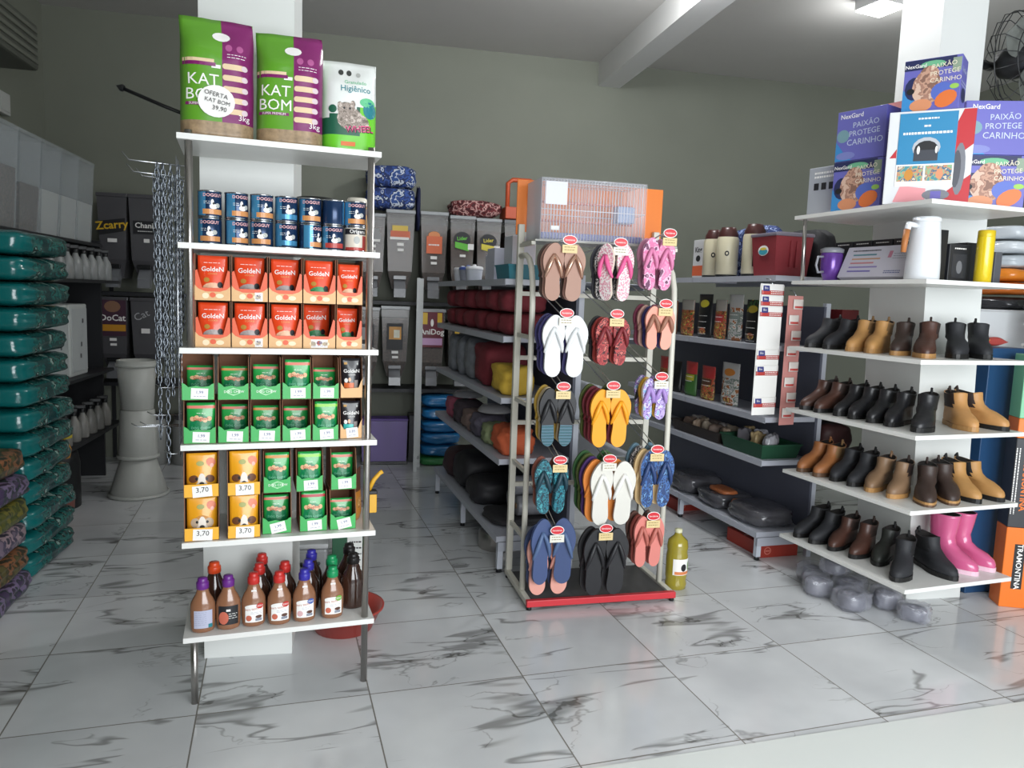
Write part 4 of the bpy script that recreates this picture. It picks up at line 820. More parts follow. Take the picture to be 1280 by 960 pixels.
def rbox(name, label, cat, fr, x, y, z, w, d, h, m_, group=None, rz=0.0, bev=0.003, deco=None, lidc=None):
    """a carton with a lid flap line; (x, y) is the middle of its footprint"""
    t = thing(name, label, cat, fr(x, y, z), fr.a + rz, group)
    m = MB(); m.box(-w / 2, w / 2, -d / 2, d / 2, 0, h, m_, None, bev)
    if deco: deco(m, lambda u, v, l: (u, -d / 2 - l, v), lambda u, v, l: (-d / 2 * 0 - w / 2 - l, -u, v), w, d, h)
    m.build('box', t)
    f = MB(); f.box(-w / 2 + 0.004, w / 2 - 0.004, -0.001, 0.001, h, h + 0.0012, lidc or mat('tape', '#cfcabb', 0.4)); f.build('lid_seam', t)
    return t
def blob(name, label, cat, loc, rz, w, d, h, m_, seed, amp=0.12, group=None, sub=3, parts=None, flat_=0.35, freq=3.0):
    """soft lumpy goods: cushions, bundles, folded cloth"""
    bm = bmesh.new(); bmesh.ops.create_cube(bm, size=1); bmesh.ops.subdivide_edges(bm, edges=bm.edges[:], cuts=7, use_grid_fill=True)
    off = Vector((seed * 5.3, seed * 2.1, seed))
    for v in bm.verts:
        c_ = v.co * 2; n = c_.normalized(); q = 1.0 / (abs(c_.x) ** 4 + abs(c_.y) ** 4 + abs(c_.z) ** 4) ** 0.25
        p = c_ * q; p *= 1 + amp * noise.noise(p * freq * 0.6 + off)
        z = p.z * 0.5 + 0.5; z = max(0.0, z if z > 0.08 else z * 0.5)
        v.co = Vector((p.x * w / 2, p.y * d / 2, z * h))
    lo = min(v.co.z for v in bm.verts)
    for v in bm.verts: v.co.z -= lo
    m = MB(); m.bm(bm, m_, None, True)
    if parts is None:
        o = m.build(name, None, loc, rz); return tag(o, label, cat, group)
    t = thing(name, label, cat, loc, rz, group); m.build(parts, t); return t
DRED = mat('plush_maroon', '#5a2128', 0.8, bump=0.3, scale=60); DRED2 = mat('plush_wine', '#74262f', 0.8, bump=0.3, scale=60)
# top board of the centre gondola
for i, (x, y, w, d, h, cl) in enumerate([(0.17, 0.62, 0.16, 0.16, 0.19, '#c9cbd8'), (0.2, 0.40, 0.14, 0.16, 0.25, '#d6d8e0'), (0.2, 0.82, 0.14, 0.14, 0.16, '#cfd1dc')]):
    rbox('carton', ['white carton behind the teal tray on the centre gondola', 'tallest white carton on the centre gondola, nearest the stand', 'low white carton far along the top of the centre gondola'][i], 'carton', CG, x, y, CZS[4], w, d, h, mat('white_carton%d' % i, cl, 0.5), 'white cartons on the centre gondola')
def tray(name, label, fr, x, y, z, w, d, h, m_, rz=0, group=None, cat='tray'):
    t = thing(name, label, cat, fr(x, y, z), fr.a + rz, group); m = MB()
    a = [(-w / 2 * .9, -d / 2 * .9), (w / 2 * .9, -d / 2 * .9), (w / 2 * .9, d / 2 * .9), (-w / 2 * .9, d / 2 * .9)]; b_ = [(q[0] / .9, q[1] / .9) for q in a]; k = 0.92
    R0 = [(p, q, 0) for p, q in a]; R1 = [(p, q, h) for p, q in b_]; R2 = [(p * k, q * k, h) for p, q in b_]; R3 = [(p * .95, q * .95, 0.006) for p, q in a]
    m.loft([R0, R1, R2, R3], m_, None, False); m.build('tray', t)
    r = MB(); r.loft([[(p * 1.03, q * 1.03, h - 0.006) for p, q in b_], [(p * 1.03, q * 1.03, h + 0.002) for p, q in b_], [(p * .985, q * .985, h + 0.002) for p, q in b_], [(p * 1.0, q * 1.0, h - 0.006) for p, q in b_]], m_, None, False, False); r.build('rim', t); return t
tray('pet_tray', 'teal plastic tray on the top shelf of the centre gondola', CG, 0.12, 0.14, CZS[4], 0.2, 0.26, 0.075, mat('tray_teal', '#2f7f90', 0.4))
for i, (y, r_, cl) in enumerate([(1.05, 0.055, '#c8ccd4'), (1.22, 0.06, '#8f929c'), (1.38, 0.06, '#dcdde2')]):
    t = thing('lidded_pot', ['white lidded pot on the far half of the centre gondola top', 'grey lidded pot on the far half of the centre gondola top', 'pale lidded pot at the far end of the centre gondola top'][i], 'pot', CG(0.10, y, CZS[4]), 0)
    m = MB(); m.lathe([(r_ * .8, 0), (r_ * .9, 0.005), (r_, 0.07), (r_, 0.075)], mat('pot%d' % i, cl, 0.35), 20); m.build('pot', t)
    m = MB(); m.lathe([(r_ * 1.06, 0.076), (r_ * 1.06, 0.088), (r_ * .9, 0.095), (0.012, 0.098), (0.012, 0.108), (0, 0.109)], mat('pot_lid%d' % i, '#e1e1e4' if i != 1 else '#4a5fa8', 0.35), 20); m.build('lid', t)
# maroon pet beds and toys on the next board
k = 0
for y in (0.16, 0.42, 0.70, 0.98, 1.25, 1.5):
    for lv in range(2):
        z = CZS[3] + lv * 0.125; q1 = random.Random(k).uniform(-.03, .03)
        blob('pet_cushion', 'maroon pet cushion on the second board from top, %s pile from the stand, %s one' % (ORD[int(k / 2)], 'upper' if lv else 'lower'), 'pet cushion', CG(0.17 + q1 * (1 if lv else .5), y, z), CG.a + 6 * q1, 0.27 + q1, 0.24 - q1 * .5, 0.122, DRED if (k + lv) % 2 else DRED2, k, 0.08, 'maroon pet cushions', parts='cushion'); k += 1
# grey bags, a red cushion and a yellow toy on the third board
GRB = mat('grey_bag', '#7d8087', 0.5, var=0.2, scale=25, bump=0.3)
for i, y in enumerate((0.95, 1.2, 1.45)):
    blob('grey_pack', 'crumpled grey pack standing upright on the middle board, %s from the far end' % ORD[2 - i], 'pack', CG(0.14, y, CZS[2]), CG.a, 0.2, 0.2, 0.26, GRB, 20 + i, 0.14, 'grey packs on the middle board', parts='pack')
blob('red_cushion', 'wine red cushion on the middle board of the centre gondola', 'cushion', CG(0.17, 0.62, CZS[2]), CG.a, 0.28, 0.34, 0.25, DRED2, 31, 0.15, parts='cushion')
blob('yellow_toy', 'yellow plush toy on the middle board near the flip-flop stand', 'pet toy', CG(0.12, 0.20, CZS[2]), CG.a, 0.2, 0.3, 0.16, mat('plush_yellow', '#c9a63a', 0.8, bump=0.3, scale=60), 33, 0.2)
# second board: assorted soft toys
for i, (y, w, h, cl, nm) in enumerate([(0.18, 0.26, 0.15, '#c9603a', 'orange'), (0.45, 0.2, 0.12, '#8f9a72', 'sage green'), (0.68, 0.22, 0.14, '#5d5866', 'grey violet'), (0.92, 0.22, 0.13, '#85706a', 'mushroom brown'), (1.18, 0.22, 0.15, '#4a4048', 'dark mauve'), (1.42, 0.22, 0.15, '#a3546a', 'rose'), ]):
    blob('pet_toy', '%s plush pet toy on the fourth board of the centre gondola' % nm, 'pet toy', CG(0.13, y, CZS[1]), CG.a, 0.2, w, h, mat('plush_' + nm.replace(' ', '_'), cl, 0.8, bump=0.3, scale=50), 40 + i, 0.22, 'plush toys on the fourth board', freq=5)
for i, (y, cl) in enumerate([(0.62, '#b9b7ba'), (1.32, '#a9a9b0')]):
    t = thing('pet_dish', ['flat grey plastic dish upside down on the fourth board', 'flat clear plastic dish at the far end of the fourth board'][i], 'dish', CG(0.16, y + 0.05, CZS[1] + 0.155), 0)
    m = MB(); m.lathe([(0.13, 0.0), (0.135, 0.006), (0.10, 0.035), (0.0, 0.04)], mat('dish%d' % i, cl, 0.2, alpha=0.6), 24, 0.8, 1); m.build('dish', t)
# bottom: black mats, rolls and a steel drum
for i, (y, w, h, cl, nm) in enumerate([(0.30, 0.34, 0.05, '#2c2b2e', 'flat dark mat nearest the stand on the base board'), (0.72, 0.34, 0.16, '#232226', 'black bundle midway along the base board'), (1.1, 0.34, 0.24, '#1f1e22', 'tall black bundle on the far half of the base board'), (1.45, 0.32, 0.2, '#3a2328', 'dark red and black bundle at the far end of the base board')]):
    blob('dark_bundle', nm, 'bundle', CG(0.2, y, CZS[0]), CG.a, 0.34, w, h, mat('bundle%d' % i, cl, 0.6, bump=0.3, scale=20), 60 + i, 0.12, 'dark bundles on the base board')
for i, (y, z) in enumerate([(0.20, 0.0), (0.34, 0.0), (0.27, 0.10)]):
    t = thing('plastic_roll', ['grey roll in clear plastic nearest the stand on the base board', 'second grey roll in clear plastic on the base board', 'grey roll lying on top of the other two on the base board'][i], 'roll', CG(0.29, y + 0.0, CZS[0] + 0.052 + z), CG.a, 'grey rolls on the base board')
    m = MB(); m.lathe([(0.018, 0), (0.055, 0.001), (0.056, 0.004), (0.056, 0.176), (0.055, 0.179), (0.018, 0.18)], mat('roll_grey', '#8d8d93', 0.4, var=0.15), 22, M=T(-0.12, 0, 0.056, 0, PI / 2, 0)); m.build('roll', t)
    m = MB(); m.lathe([(0.017, -0.003), (0.017, 0.183)], mat('card_core', '#a3835f', 0.7), 14, M=T(-0.12, 0, 0.056, 0, PI / 2, 0)); m.build('core', t)
t = thing('steel_bowl', 'upturned steel drum bowl on the floor under the centre gondola', 'bowl', CG(0.155, 0.44, 0), 0)
m = MB(); m.lathe([(0.128, 0), (0.13, 0.003), (0.13, 0.095), (0.12, 0.105), (0, 0.107)], STEEL, 32); m.build('bowl', t)

# ------------------------------------------------------------------ goods on the right gondola
CREAMF = mat('flask_cream', '#cfc7ab', 0.35); BROWNF = mat('flask_brown', '#45211f', 0.35)
for i, (x, y) in enumerate([(0.13, 0.87), (0.10, 0.66), (0.11, 0.385)]):
    t = thing('vacuum_flask', ['cream vacuum flask with brown top, farthest of the three', 'cream vacuum flask with brown top and round emblem, middle one', 'cream vacuum flask with a vertical brown stripe, nearest the maroon tub'][i], 'vacuum flask', RG(x, y, RZS[4]), RG.a - 0.6, 'cream flasks')
    m = MB(); m.lathe([(0.066, 0.016), (0.07, 0.02), (0.069, 0.24), (0.064, 0.256)], CREAMF, 26); S = cyl(0.07)
    if i == 2: m.d_rect(S, -0.006, 0.06, 0.014, 0.235, BROWNF, 0.0008, 3)
    else:
        m.d_ell(S, 0.0, 0.15, 0.014, 0.017, INK, 0.001); m.d_ell(S, 0.0, 0.15, 0.006, 0.008, CREAMF, 0.0016)
    m.build('body', t)
    m = MB(); m.lathe([(0.067, 0), (0.069, 0.003), (0.069, 0.0155)], BLACKP, 24); m.build('base', t)
    m = MB(); m.lathe([(0.064, 0.257), (0.062, 0.28), (0.05, 0.30), (0.045, 0.318), (0, 0.322)], BROWNF, 24); m.build('cap', t)
TUB = mat('tub_maroon', '#8b3138', 0.45); GREYL = mat('tub_lid_grey', '#7a7480', 0.45)
t = thing('storage_tub', 'maroon square plastic tub with grey lid at the near end of the top shelf', 'tub', RG(0.15, 0.17, RZS[4]), RG.a, None)
m = MB(); m.loft([[(x * 0.108, y * 0.100, 0) for x, y in ((-1, -1), (1, -1), (1, 1), (-1, 1))], [(x * 0.126, y * 0.118, 0.225) for x, y in ((-1, -1), (1, -1), (1, 1), (-1, 1))]], TUB, None, False)
for s in (-1, 1): m.box(0.02 * s - 0.008, 0.02 * s + 0.008, -0.122, -0.108, 0.05, 0.2, TUB)
m.d_ell(lambda u, v, l: (-0.122 - l, -u, v), 0.0, 0.145, 0.05, 0.03, WINK, 0.002); m.d_ell(lambda u, v, l: (-0.1225 - l, -u, v), 0.0, 0.138, 0.042, 0.018, mat('tub_label_teal', '#3f9cae', 0.4), 0.0026); m.d_ell(lambda u, v, l: (-0.1225 - l, -u, v), 0.0, 0.155, 0.03, 0.008, mat('tub_label_yellow', '#e0c94a', 0.4), 0.003)
m.build('tub', t)
m = MB(); m.box(-0.133, 0.133, -0.125, 0.125, 0.2255, 0.245, GREYL, None, 0.006); m.box(-0.08, 0.08, -0.09, 0.09, 0.2452, 0.252, GREYL, None, 0.002); m.build('lid', t)
BLUEFL = patmat('fabric_blue_floral', ['#26345f', '#33488a', '#202a4c', '#8fa0cc', '#2a3c72'], 26, 0.8)
blob('blue_pet_bed', 'blue patterned pet bed behind the cream flasks and the maroon tub', 'pet bed', RG(0.285, 0.60, RZS[4] ), RG.a, 0.15, 0.46, 0.33, BLUEFL, 71, 0.1, parts='cushion')
blob('black_bag', 'black bag lying behind the maroon tub near the grey box', 'bag', RG(0.37, 0.20, RZS[4]), RG.a, 0.15, 0.34, 0.28, mat('black_fabric', '#1b1b1f', 0.7, bump=0.3, scale=30), 72, 0.14)
rbox('carton', 'white carton with a black bold word left of the cream flasks', 'carton', RG, 0.2, 1.10, RZS[4], 0.10, 0.14, 0.27, mat('white_carton_k', '#d9d9da', 0.5), deco=lambda m, S, L_, w, d, h: (m.d_text(L_, 'King', 0, 0.20, 0.05, INK, 0.001, bold=0.03), m.d_ell(L_, 0, 0.14, 0.03, 0.022, INK, 0.001), m.d_rect(L_, -0.07, 0.02, 0.07, 0.09, mat('carton_coral', '#d8643c', 0.5), 0.001), m.d_text(S, 'King', 0, 0.20, 0.04, INK, 0.001, bold=0.03), m.d_ell(S, 0, 0.14, 0.02, 0.022, INK, 0.001), m.d_rect(S, -0.05, 0.02, 0.05, 0.09, mat('carton_coral', '#d8643c', 0.5), 0.001)))
def standing_pack(label, fr, x, y, z, w, h, d, bodyc, topc, group, rz, deco=None, split=0.7):
    t = thing('snack_bag', label, 'snack bag', fr(x, y, z), fr.a + rz, group); m = MB()
    S = pouch_body(m, w, h, d, lambda u, v: topc if v > split * h else bodyc, bodyc)
    if deco: deco(m, S, w, h)
    m.build('bag', t); return t
MIX = patmat('print_kibble_mix', ['#5b3a24', '#a8743e', '#c2443a', '#3f6b34', '#d8b05c'], 45); GMIX = patmat('print_grey_mix', ['#b5b4b2', '#7d8a80', '#d9d6d0', '#a8683a'], 28); BMIX = patmat('print_black_mix', ['#17181a', '#17181a', '#3c6b3a', '#17181a', '#c9b53c'], 22)
KR = mat('pack_red', '#b93a3a', 0.35, coat=0.3); KCL = mat('pack_clear_top', '#b8b4ac', 0.2, alpha=0.85); KBK = mat('pack_black', '#1b1c1d', 0.35); KGR = mat('pack_lightgrey', '#c4c4c2', 0.3); KBR = mat('pack_brown', '#7a4a2c', 0.4)
LF = -PI / 2   # faces the aisle
def oval(cc): return lambda m, S, w, h: (m.d_ell(S, 0, .78 * h, .32 * w, .09 * h, mat('pack_oval_' + cc.strip('#'), cc, 0.4), 0.001), m.d_lines(S, -.3 * w, .3 * w, .5 * h, 4, .04, WINK, h=0.004), m.d_ell(S, .1 * w, .15 * h, .2 * w, .08 * h, MIX, 0.001))
def strip(cc): return lambda m, S, w, h: (m.d_rect(S, -.38 * w, .45 * h, .38 * w, .62 * h, mat('pack_strip_' + cc.strip('#'), cc, 0.4), 0.001), m.d_lines(S, -.3 * w, .3 * w, .56 * h, 2, .03, WINK, 0.0016, h=0.005))
for i, (y, w, h, bc, tc, lab, dc) in enumerate([
    (1.30, 0.15, 0.24, KBR, KBR, 'brown snack bag, farthest visible on the second shelf from the top', None), (1.08, 0.17, 0.25, MIX, KCL, 'clear topped bag of brown biscuits on the second shelf', None),
    (0.85, 0.17, 0.29, KBK, KBK, 'black snack bag with a yellow oval on the second shelf', oval('#d9cc3a')), (0.66, 0.13, 0.255, MIX, KCL, 'red and white mixed biscuit bag right of the black bag', strip('#b93a3a')),
    (0.49, 0.15, 0.29, GMIX, KGR, 'tall pale grey bag of mixed biscuits near the hanging strips', strip('#8f9a94')), (0.30, 0.15, 0.26, KBK, BMIX, 'dark bag with yellow print at the near end of the second shelf', oval('#c9b53c'))]):
    standing_pack(lab, RG, 0.085, y, RZS[3], w, h, 0.07, bc, tc, 'snack bags, second shelf', LF, dc)
for i, (y, w, h, bc, tc, lab, dc) in enumerate([
    (1.36, 0.15, 0.24, MIX, KR, 'red topped biscuit bag, farthest on the third shelf', None), (1.18, 0.12, 0.22, KBK, KBK, 'black biscuit bag on the third shelf', None), (0.98, 0.15, 0.235, mat('pack_green', '#3f6b34', 0.4), KR, 'red topped green biscuit bag on the third shelf', strip('#b9b23c')),
    (0.76, 0.16, 0.225, MIX, KR, 'red topped bag of dark biscuits on the third shelf', strip('#5a3a2a')), (0.50, 0.19, 0.27, GMIX, KGR, 'white topped bag with an orange print on the third shelf', oval('#d98a3a'))]):
    standing_pack(lab, RG, 0.085, y, RZS[2], w, h, 0.08, bc, tc, 'snack bags, third shelf', LF, dc, 0.62)
# trays of loose chews
tray('chew_tray', 'dark brown display tray of rawhide chews on the fourth shelf', RG, 0.15, 0.80, RZS[1], 0.26, 0.62, 0.07, mat('tray_dark', '#2e2623', 0.5))
tray('chew_tray', 'dark green display tray of wrapped chews on the fourth shelf near end', RG, 0.15, 0.245, RZS[1], 0.27, 0.44, 0.085, mat('tray_green', '#1f4a34', 0.45))
rr = random.Random(11); k = 0
CHC = ['#8d7a68', '#a99a86', '#6b5a50', '#9a9490', '#b9ab98', '#5d534e']
for i in range(10):
    y = 0.54 + 0.055 * i; x = 0.10 + 0.09 * (i % 2)
    blob('rawhide_chew', 'rawhide chew in the dark brown tray, %s from the near end' % ORD[i], 'chew', RG(x, y, RZS[1] + 0.0065), RG.a + rr.uniform(0, 3), 0.10, 0.052, 0.095, mat('chew%d' % (i % 6), CHC[i % 6], 0.6), 80 + i, 0.25, 'rawhide chews')
for i in range(6):
    y = 0.085 + 0.062 * i; x = 0.11 + 0.07 * (i % 2)
    blob('wrapped_chew', 'wrapped chew in the dark green tray, %s from the near end' % ORD[i], 'chew', RG(x, y, RZS[1] + 0.0065), RG.a + rr.uniform(0, 3), 0.09, 0.058, 0.125, mat('wrap%d' % (i % 3), ['#a3a2a8', '#6d6a70', '#a8926c'][i % 3], 0.25, coat=0.4), 95 + i, 0.3, 'wrapped chews')
# bagged goods on the base board, red boxes underneath
PLB = mat('bagged_grey', '#4c4b50', 0.14, coat=0.6, var=0.25, scale=9, bump=0.5)
for i, (y, w, h, nm) in enumerate([(0.215, 0.36, 0.115, 'nearest'), (0.60, 0.31, 0.10, 'middle'), (0.98, 0.32, 0.13, 'farthest')]):
    blob('bagged_mat', 'dark mat in a shiny plastic bag on the base board of the right gondola, %s' % nm, 'bagged mat', RG(0.17, y, RZS[0]), RG.a, 0.30, w, h, PLB, 110 + i, 0.10, 'bagged mats on the base board', freq=5)
blob('orange_chew_pack', 'orange brown pack on top of the middle bagged mat', 'pack', RG(0.12, 0.55, RZS[0] + 0.098), RG.a, 0.12, 0.2, 0.03, mat('pack_rust', '#a8623a', 0.4), 115, 0.1)
for i, (y, lab) in enumerate([(0.22, 'red carton under the near end of the right gondola with a white round mark'), (1.22, 'red carton under the far half of the right gondola')]):
    rbox('red_carton', lab, 'carton', RG, 0.20, y, 0.0, 0.26, 0.36, 0.085, mat('carton_brick', '#a03528', 0.5), 'red cartons under the right gondola', deco=lambda m, S, L_, w, d, h: (m.d_ell(S, -0.085, 0.042, 0.024, 0.024, mat('carton_mark', '#d07a6a', 0.5), 0.001), m.d_ell(S, -0.085, 0.042, 0.018, 0.018, mat('carton_brick', '#a03528', 0.5), 0.0015), m.d_rect(S, -0.1, 0.038, -0.07, 0.046, mat('carton_mark', '#d07a6a', 0.5), 0.002)))
# red goods on the far side of the right gondola, seen between the boot shelves
for i in range(6):
    rbox('red_pack', 'red pack on the far side of the right gondola, %s from the near end' % ORD[i], 'pack', RG, 0.56, 0.08 + 0.15 * i, RZS[3], 0.12, 0.10, 0.22, mat('pack_dark_red%d' % (i % 2), ['#7a2a2c', '#8a3834'][i % 2], 0.4), 'red packs on the far side')
for i in range(5):
    rbox('red_box', 'red and white box above the red packs beyond the gondola, %s from near' % ORD[i], 'carton', RG, 0.575 + 0.05 * (i % 2), 0.12 + 0.2 * i, RZS[4], 0.15, 0.16, 0.20 if i % 2 else 0.16, mat('box_red%d' % (i % 2), ['#9a2f33', '#a8443c'][i % 2], 0.4), 'red boxes on the far side', deco=lambda m, S, L_, w, d, h: (m.d_rect(S, -0.05, 0.05, 0.02, 0.12, WINK, 0.001), m.d_ell(S, -0.015, 0.08, 0.02, 0.02, KBK, 0.0015)))
for i in range(4):
    blob('dark_pack', 'dark pack on the lower far side of the right gondola, %s from the near end' % ORD[i], 'pack', RG(0.55, 0.12 + 0.24 * i, RZS[1 if i < 2 else 2]), RG.a, 0.24, 0.2, 0.2, mat('dark_pack%d' % (i % 2), ['#4a2a2a', '#3a3a40'][i % 2], 0.5), 130 + i, 0.15, 'dark packs on the far side')
# strips of sachets hung on the near end of the right gondola
SR = mat('sachet_red', '#b9413c', 0.4)
for i, (x, L, lab) in enumerate([(-0.055, 0.78, 'long strip of white and red sachets with dark blue marks at the gondola end'), (0.105, 0.66, 'strip of red and white sachets hung beside the longer strip')]):
    t = thing('sachet_strip', lab, 'sachet strip', RG(x, -0.055, 1.60 - 0.72 - 0.06 * i), RG.a + 0.12, None)
    if i == 0:
        m = MB(); m.box(-0.083, 0.083, 0.001, 0.003, 0.0, 0.735, PAPER); m.build('backing_card', t)
        for z0 in (0.675, 0.615, 0.555, 0.315, 0.225, 0.045):
            m = MB(); S = pouch_body(m, 0.16, 0.056, 0.012, lambda u, v: SR if v < 0.026 else PAPER, PAPER)
            m.d_rect(S, -0.072, 0.020, -0.028, 0.050, mat('sachet_navy', '#3a3f7c', 0.4), 0.001); m.d_text(S, 'Bio', -0.05, 0.036, 0.018, WINK, 0.0016); m.d_lines(S, -0.02, 0.07, 0.018, 2, 0.010, WINK, h=0.004)
            o = m.build('sachet', t); o.location = (0, -0.006, z0)
    else:
        m = MB(); m.box(-0.055, 0.055, 0.001, 0.003, 0.0, 0.735, mat('sachet_rose', '#c98a84', 0.4)); m.build('backing_card', t)
        for k in range(8):
            m = MB(); S = pouch_body(m, 0.07, 0.055, 0.02, lambda u, v: mat('packet_offwhite', '#d9cfc8', 0.4), PAPER); m.d_rect(S, -0.03, 0.006, 0.03, 0.018, SR, 0.001)
            o = m.build('sachet', t); o.location = (0.012 * (-1) ** k, -0.010, 0.66 - 0.088 * k)
    m = MB(); m.tube([(0, 0, 0.735), (0, 0.02, 0.76), (0, 0.054, 0.765)], 0.002, CHROME, 6); m.build('hanger', t)
# ------------------------------------------------------------------ boot shelves round the right pillar
class Lean(Frame):
    def __call__(s, x, y, z=0.0): return Frame.__call__(s, x - 0.036 * z, y, z)
BR = Lean(2.457, 2.853, 0.134); BZ = [0.245, 0.61, 0.950, 1.284, 1.632, 1.968]; BW_ = 0.665
def boot_rack():
    t = thing('boot_shelf_rack', 'white L shaped boot shelves wrapped around a white pillar on the right', 'shelf rack', Frame.__call__(BR, 0, 0), BR.a)
    for z in BZ:
        dx = -0.036 * z; pb = -0.002 * z
        inner = [(BW_, 0.338), (0.447 + pb, 0.366), (0.497 + pb, 0.78), (0.505 + pb, 0.85)]
        m = MB(); m.prism([(x + dx, y) for x, y in [(0, 0), (BW_, 0)] + inner + [(0, 0.85)]], z - 0.019, z, WHITE); m.build('shelf', t)
    m = MB(); m.tube([(0.026 - 0.036 * 1.64, 0.80, 1.633), (0.026 - 0.036 * 1.94, 0.80, 1.948)], 0.010, STEEL, 12); m.build('post', t)
    return t
boot_rack()
def boot(label, loc, rz, upper, gore, sole, L=0.285, H=0.155, wide=1.10, group=None, tall=False, welt=None, flip=1):
    t = thing('rubber_boot' if tall else 'ankle_boot', label, 'boot', loc, rz, group)
    n = 24; hl = L / 2
    if tall: rows = [(0.018, -hl, hl * .94, .046), (0.035, -hl, hl * .95, .049), (0.055, -hl * .93, hl * .95, .048), (0.075, -hl * .68, hl * .93, .045), (0.095, -hl * .30, hl * .90, .042), (0.115, -hl * .08, hl * .88, .042), (0.15, 0.0, hl * .90, .044), (0.20, -hl * .08, hl * .96, .050), (0.25, -hl * .14, hl * 1.0, .055), (H, -hl * .16, hl * 1.02, .057)]
    else: rows = [(0.018, -hl * .99, hl * .95, .045), (0.032, -hl, hl * .96, .049), (0.047, -hl * .95, hl * .96, .049), (0.062, -hl * .76, hl * .955, .047), (0.077, -hl * .50, hl * .94, .044), (0.091, -hl * .26, hl * .92, .042), (0.108, -hl * .08, hl * .91, .041), (0.13, 0.0, hl * .92, .043), (H - 0.006, .03 * hl, hl * .94, .045), (H, .04 * hl, hl * .95, .0455)]
    def ring(z, yf, yb, hw, k=1.0, tilt=True):
        R_ = []; yc, ry = (yf + yb) / 2, (yb - yf) / 2 * k
        for i in range(n):
            a = 2 * PI * i / n; c_, s_ = math.cos(a), math.sin(a); y = yc + ry * math.copysign(abs(c_) ** 0.85, c_)
            f = 1.0
            if z < 0.08:
                q = (y + hl) / L; f = 0.80 + 0.22 * math.exp(-((q - 0.30) / 0.22) ** 2) - (0.06 if 0.45 < q < 0.75 else 0) ; y_in = 0.0
                x = hw * k * wide * f * math.copysign(abs(s_) ** 0.75, s_) + flip * 0.010 * math.sin(PI * min(1, max(0, 1 - q)) ) * -1 * (1 if q < .6 else .4)
            else: x = hw * k * wide * math.copysign(abs(s_) ** 0.9, s_)
            zz = z + (0.012 * ((y - yc) / max(ry, 1e-4)) ** 2 - 0.004 if (not tall and z > H - 0.02) else 0)
            R_.append((x, y, zz))
        return R_
    rings = [ring(*r) for r in rows]
    top = rows[-1]; rings.append(ring(top[0], top[1], top[2], top[3], 0.90)); inn = ring(top[0] - 0.06, top[1], top[2], top[3], 0.86)
    rings.append(inn)
    dark = mat('boot_inside', '#1a1614', 0.8); N = len(rows)
    def mf(i, k):
        if i >= N: return dark
        if i == N - 1: return upper
        if gore is not upper and not tall and 5 <= i <= N - 2:
            a = 2 * PI * (k + 0.5) / n
            if abs(math.sin(a)) > 0.80 - 0.05 * (i - 5): return gore
        return upper
    m = MB(); m.loft(rings, upper, mf=mf, caps=False); m.loft([inn, [(0, (top[1] + top[2]) / 2, top[0] - 0.062)] * n], dark, caps=False); m.build('upper', t)
    m = MB(); base = [(x * 1.035, y * 1.02) for x, y, z in ring(0.03, rows[1][1], rows[1][2], rows[1][3])]
    w_ = welt or sole
    m.prism(base, 0.0105, 0.0215, w_); hb = [(x, max(y, 0.045)) for x, y in base if y > 0.02]; m.build('sole', t)
    m = MB(); m.prism(base, 0.0, 0.0103, sole); m.build('outsole', t)
    if not tall:
        m = MB(); yb = rows[-1][2]
        m.tube([(0, yb - 0.002, H - 0.03), (0, yb + 0.006, H + 0.012), (0, yb - 0.002, H + 0.024), (0, yb - 0.012, H - 0.005)], 0.006, gore, 6, T(0, 0, 0)); m.build('pull_tab', t)
    else:
        m = MB(); m.prism([(x * 1.02, y * 1.01 ) for x, y, z in ring(top[0], top[1], top[2], top[3])], H - 0.012, H - 0.0005, upper); 
    return t
BK = mat('leather_black', '#1e1e21', 0.38, bump=0.15, scale=40); BKM = mat('nubuck_black', '#25262a', 0.65); TANL = mat('leather_tan', '#b98a52', 0.55, var=0.08, scale=20); TAN2 = mat('leather_honey', '#bf8d56', 0.5, var=0.08, scale=20); BRN = mat('leather_brown', '#4a2f26', 0.42, bump=0.15, scale=40); DBR = mat('leather_dark_brown', '#3a2c27', 0.5); TAU = mat('leather_taupe', '#84684e', 0.5); RUST = mat('leather_rust', '#9a6238', 0.5)
GBK = mat('elastic_black', '#151517', 0.7); GBR = mat('elastic_brown', '#2f211c', 0.7); GTN = mat('elastic_tan', '#8a6a45', 0.7); SBK = mat('sole_black', '#161616', 0.5); STN = mat('sole_tan', '#b08450', 0.5); SBR = mat('sole_brown', '#5c4330', 0.5); PINK = mat('rubber_pink', '#cf5f8c', 0.2, coat=0.5); PSOLE = mat('sole_pale_pink', '#e9c3d2', 0.4); GRN = mat('leather_dark_green', '#2b2e2a', 0.5)
D2 = PI / 180
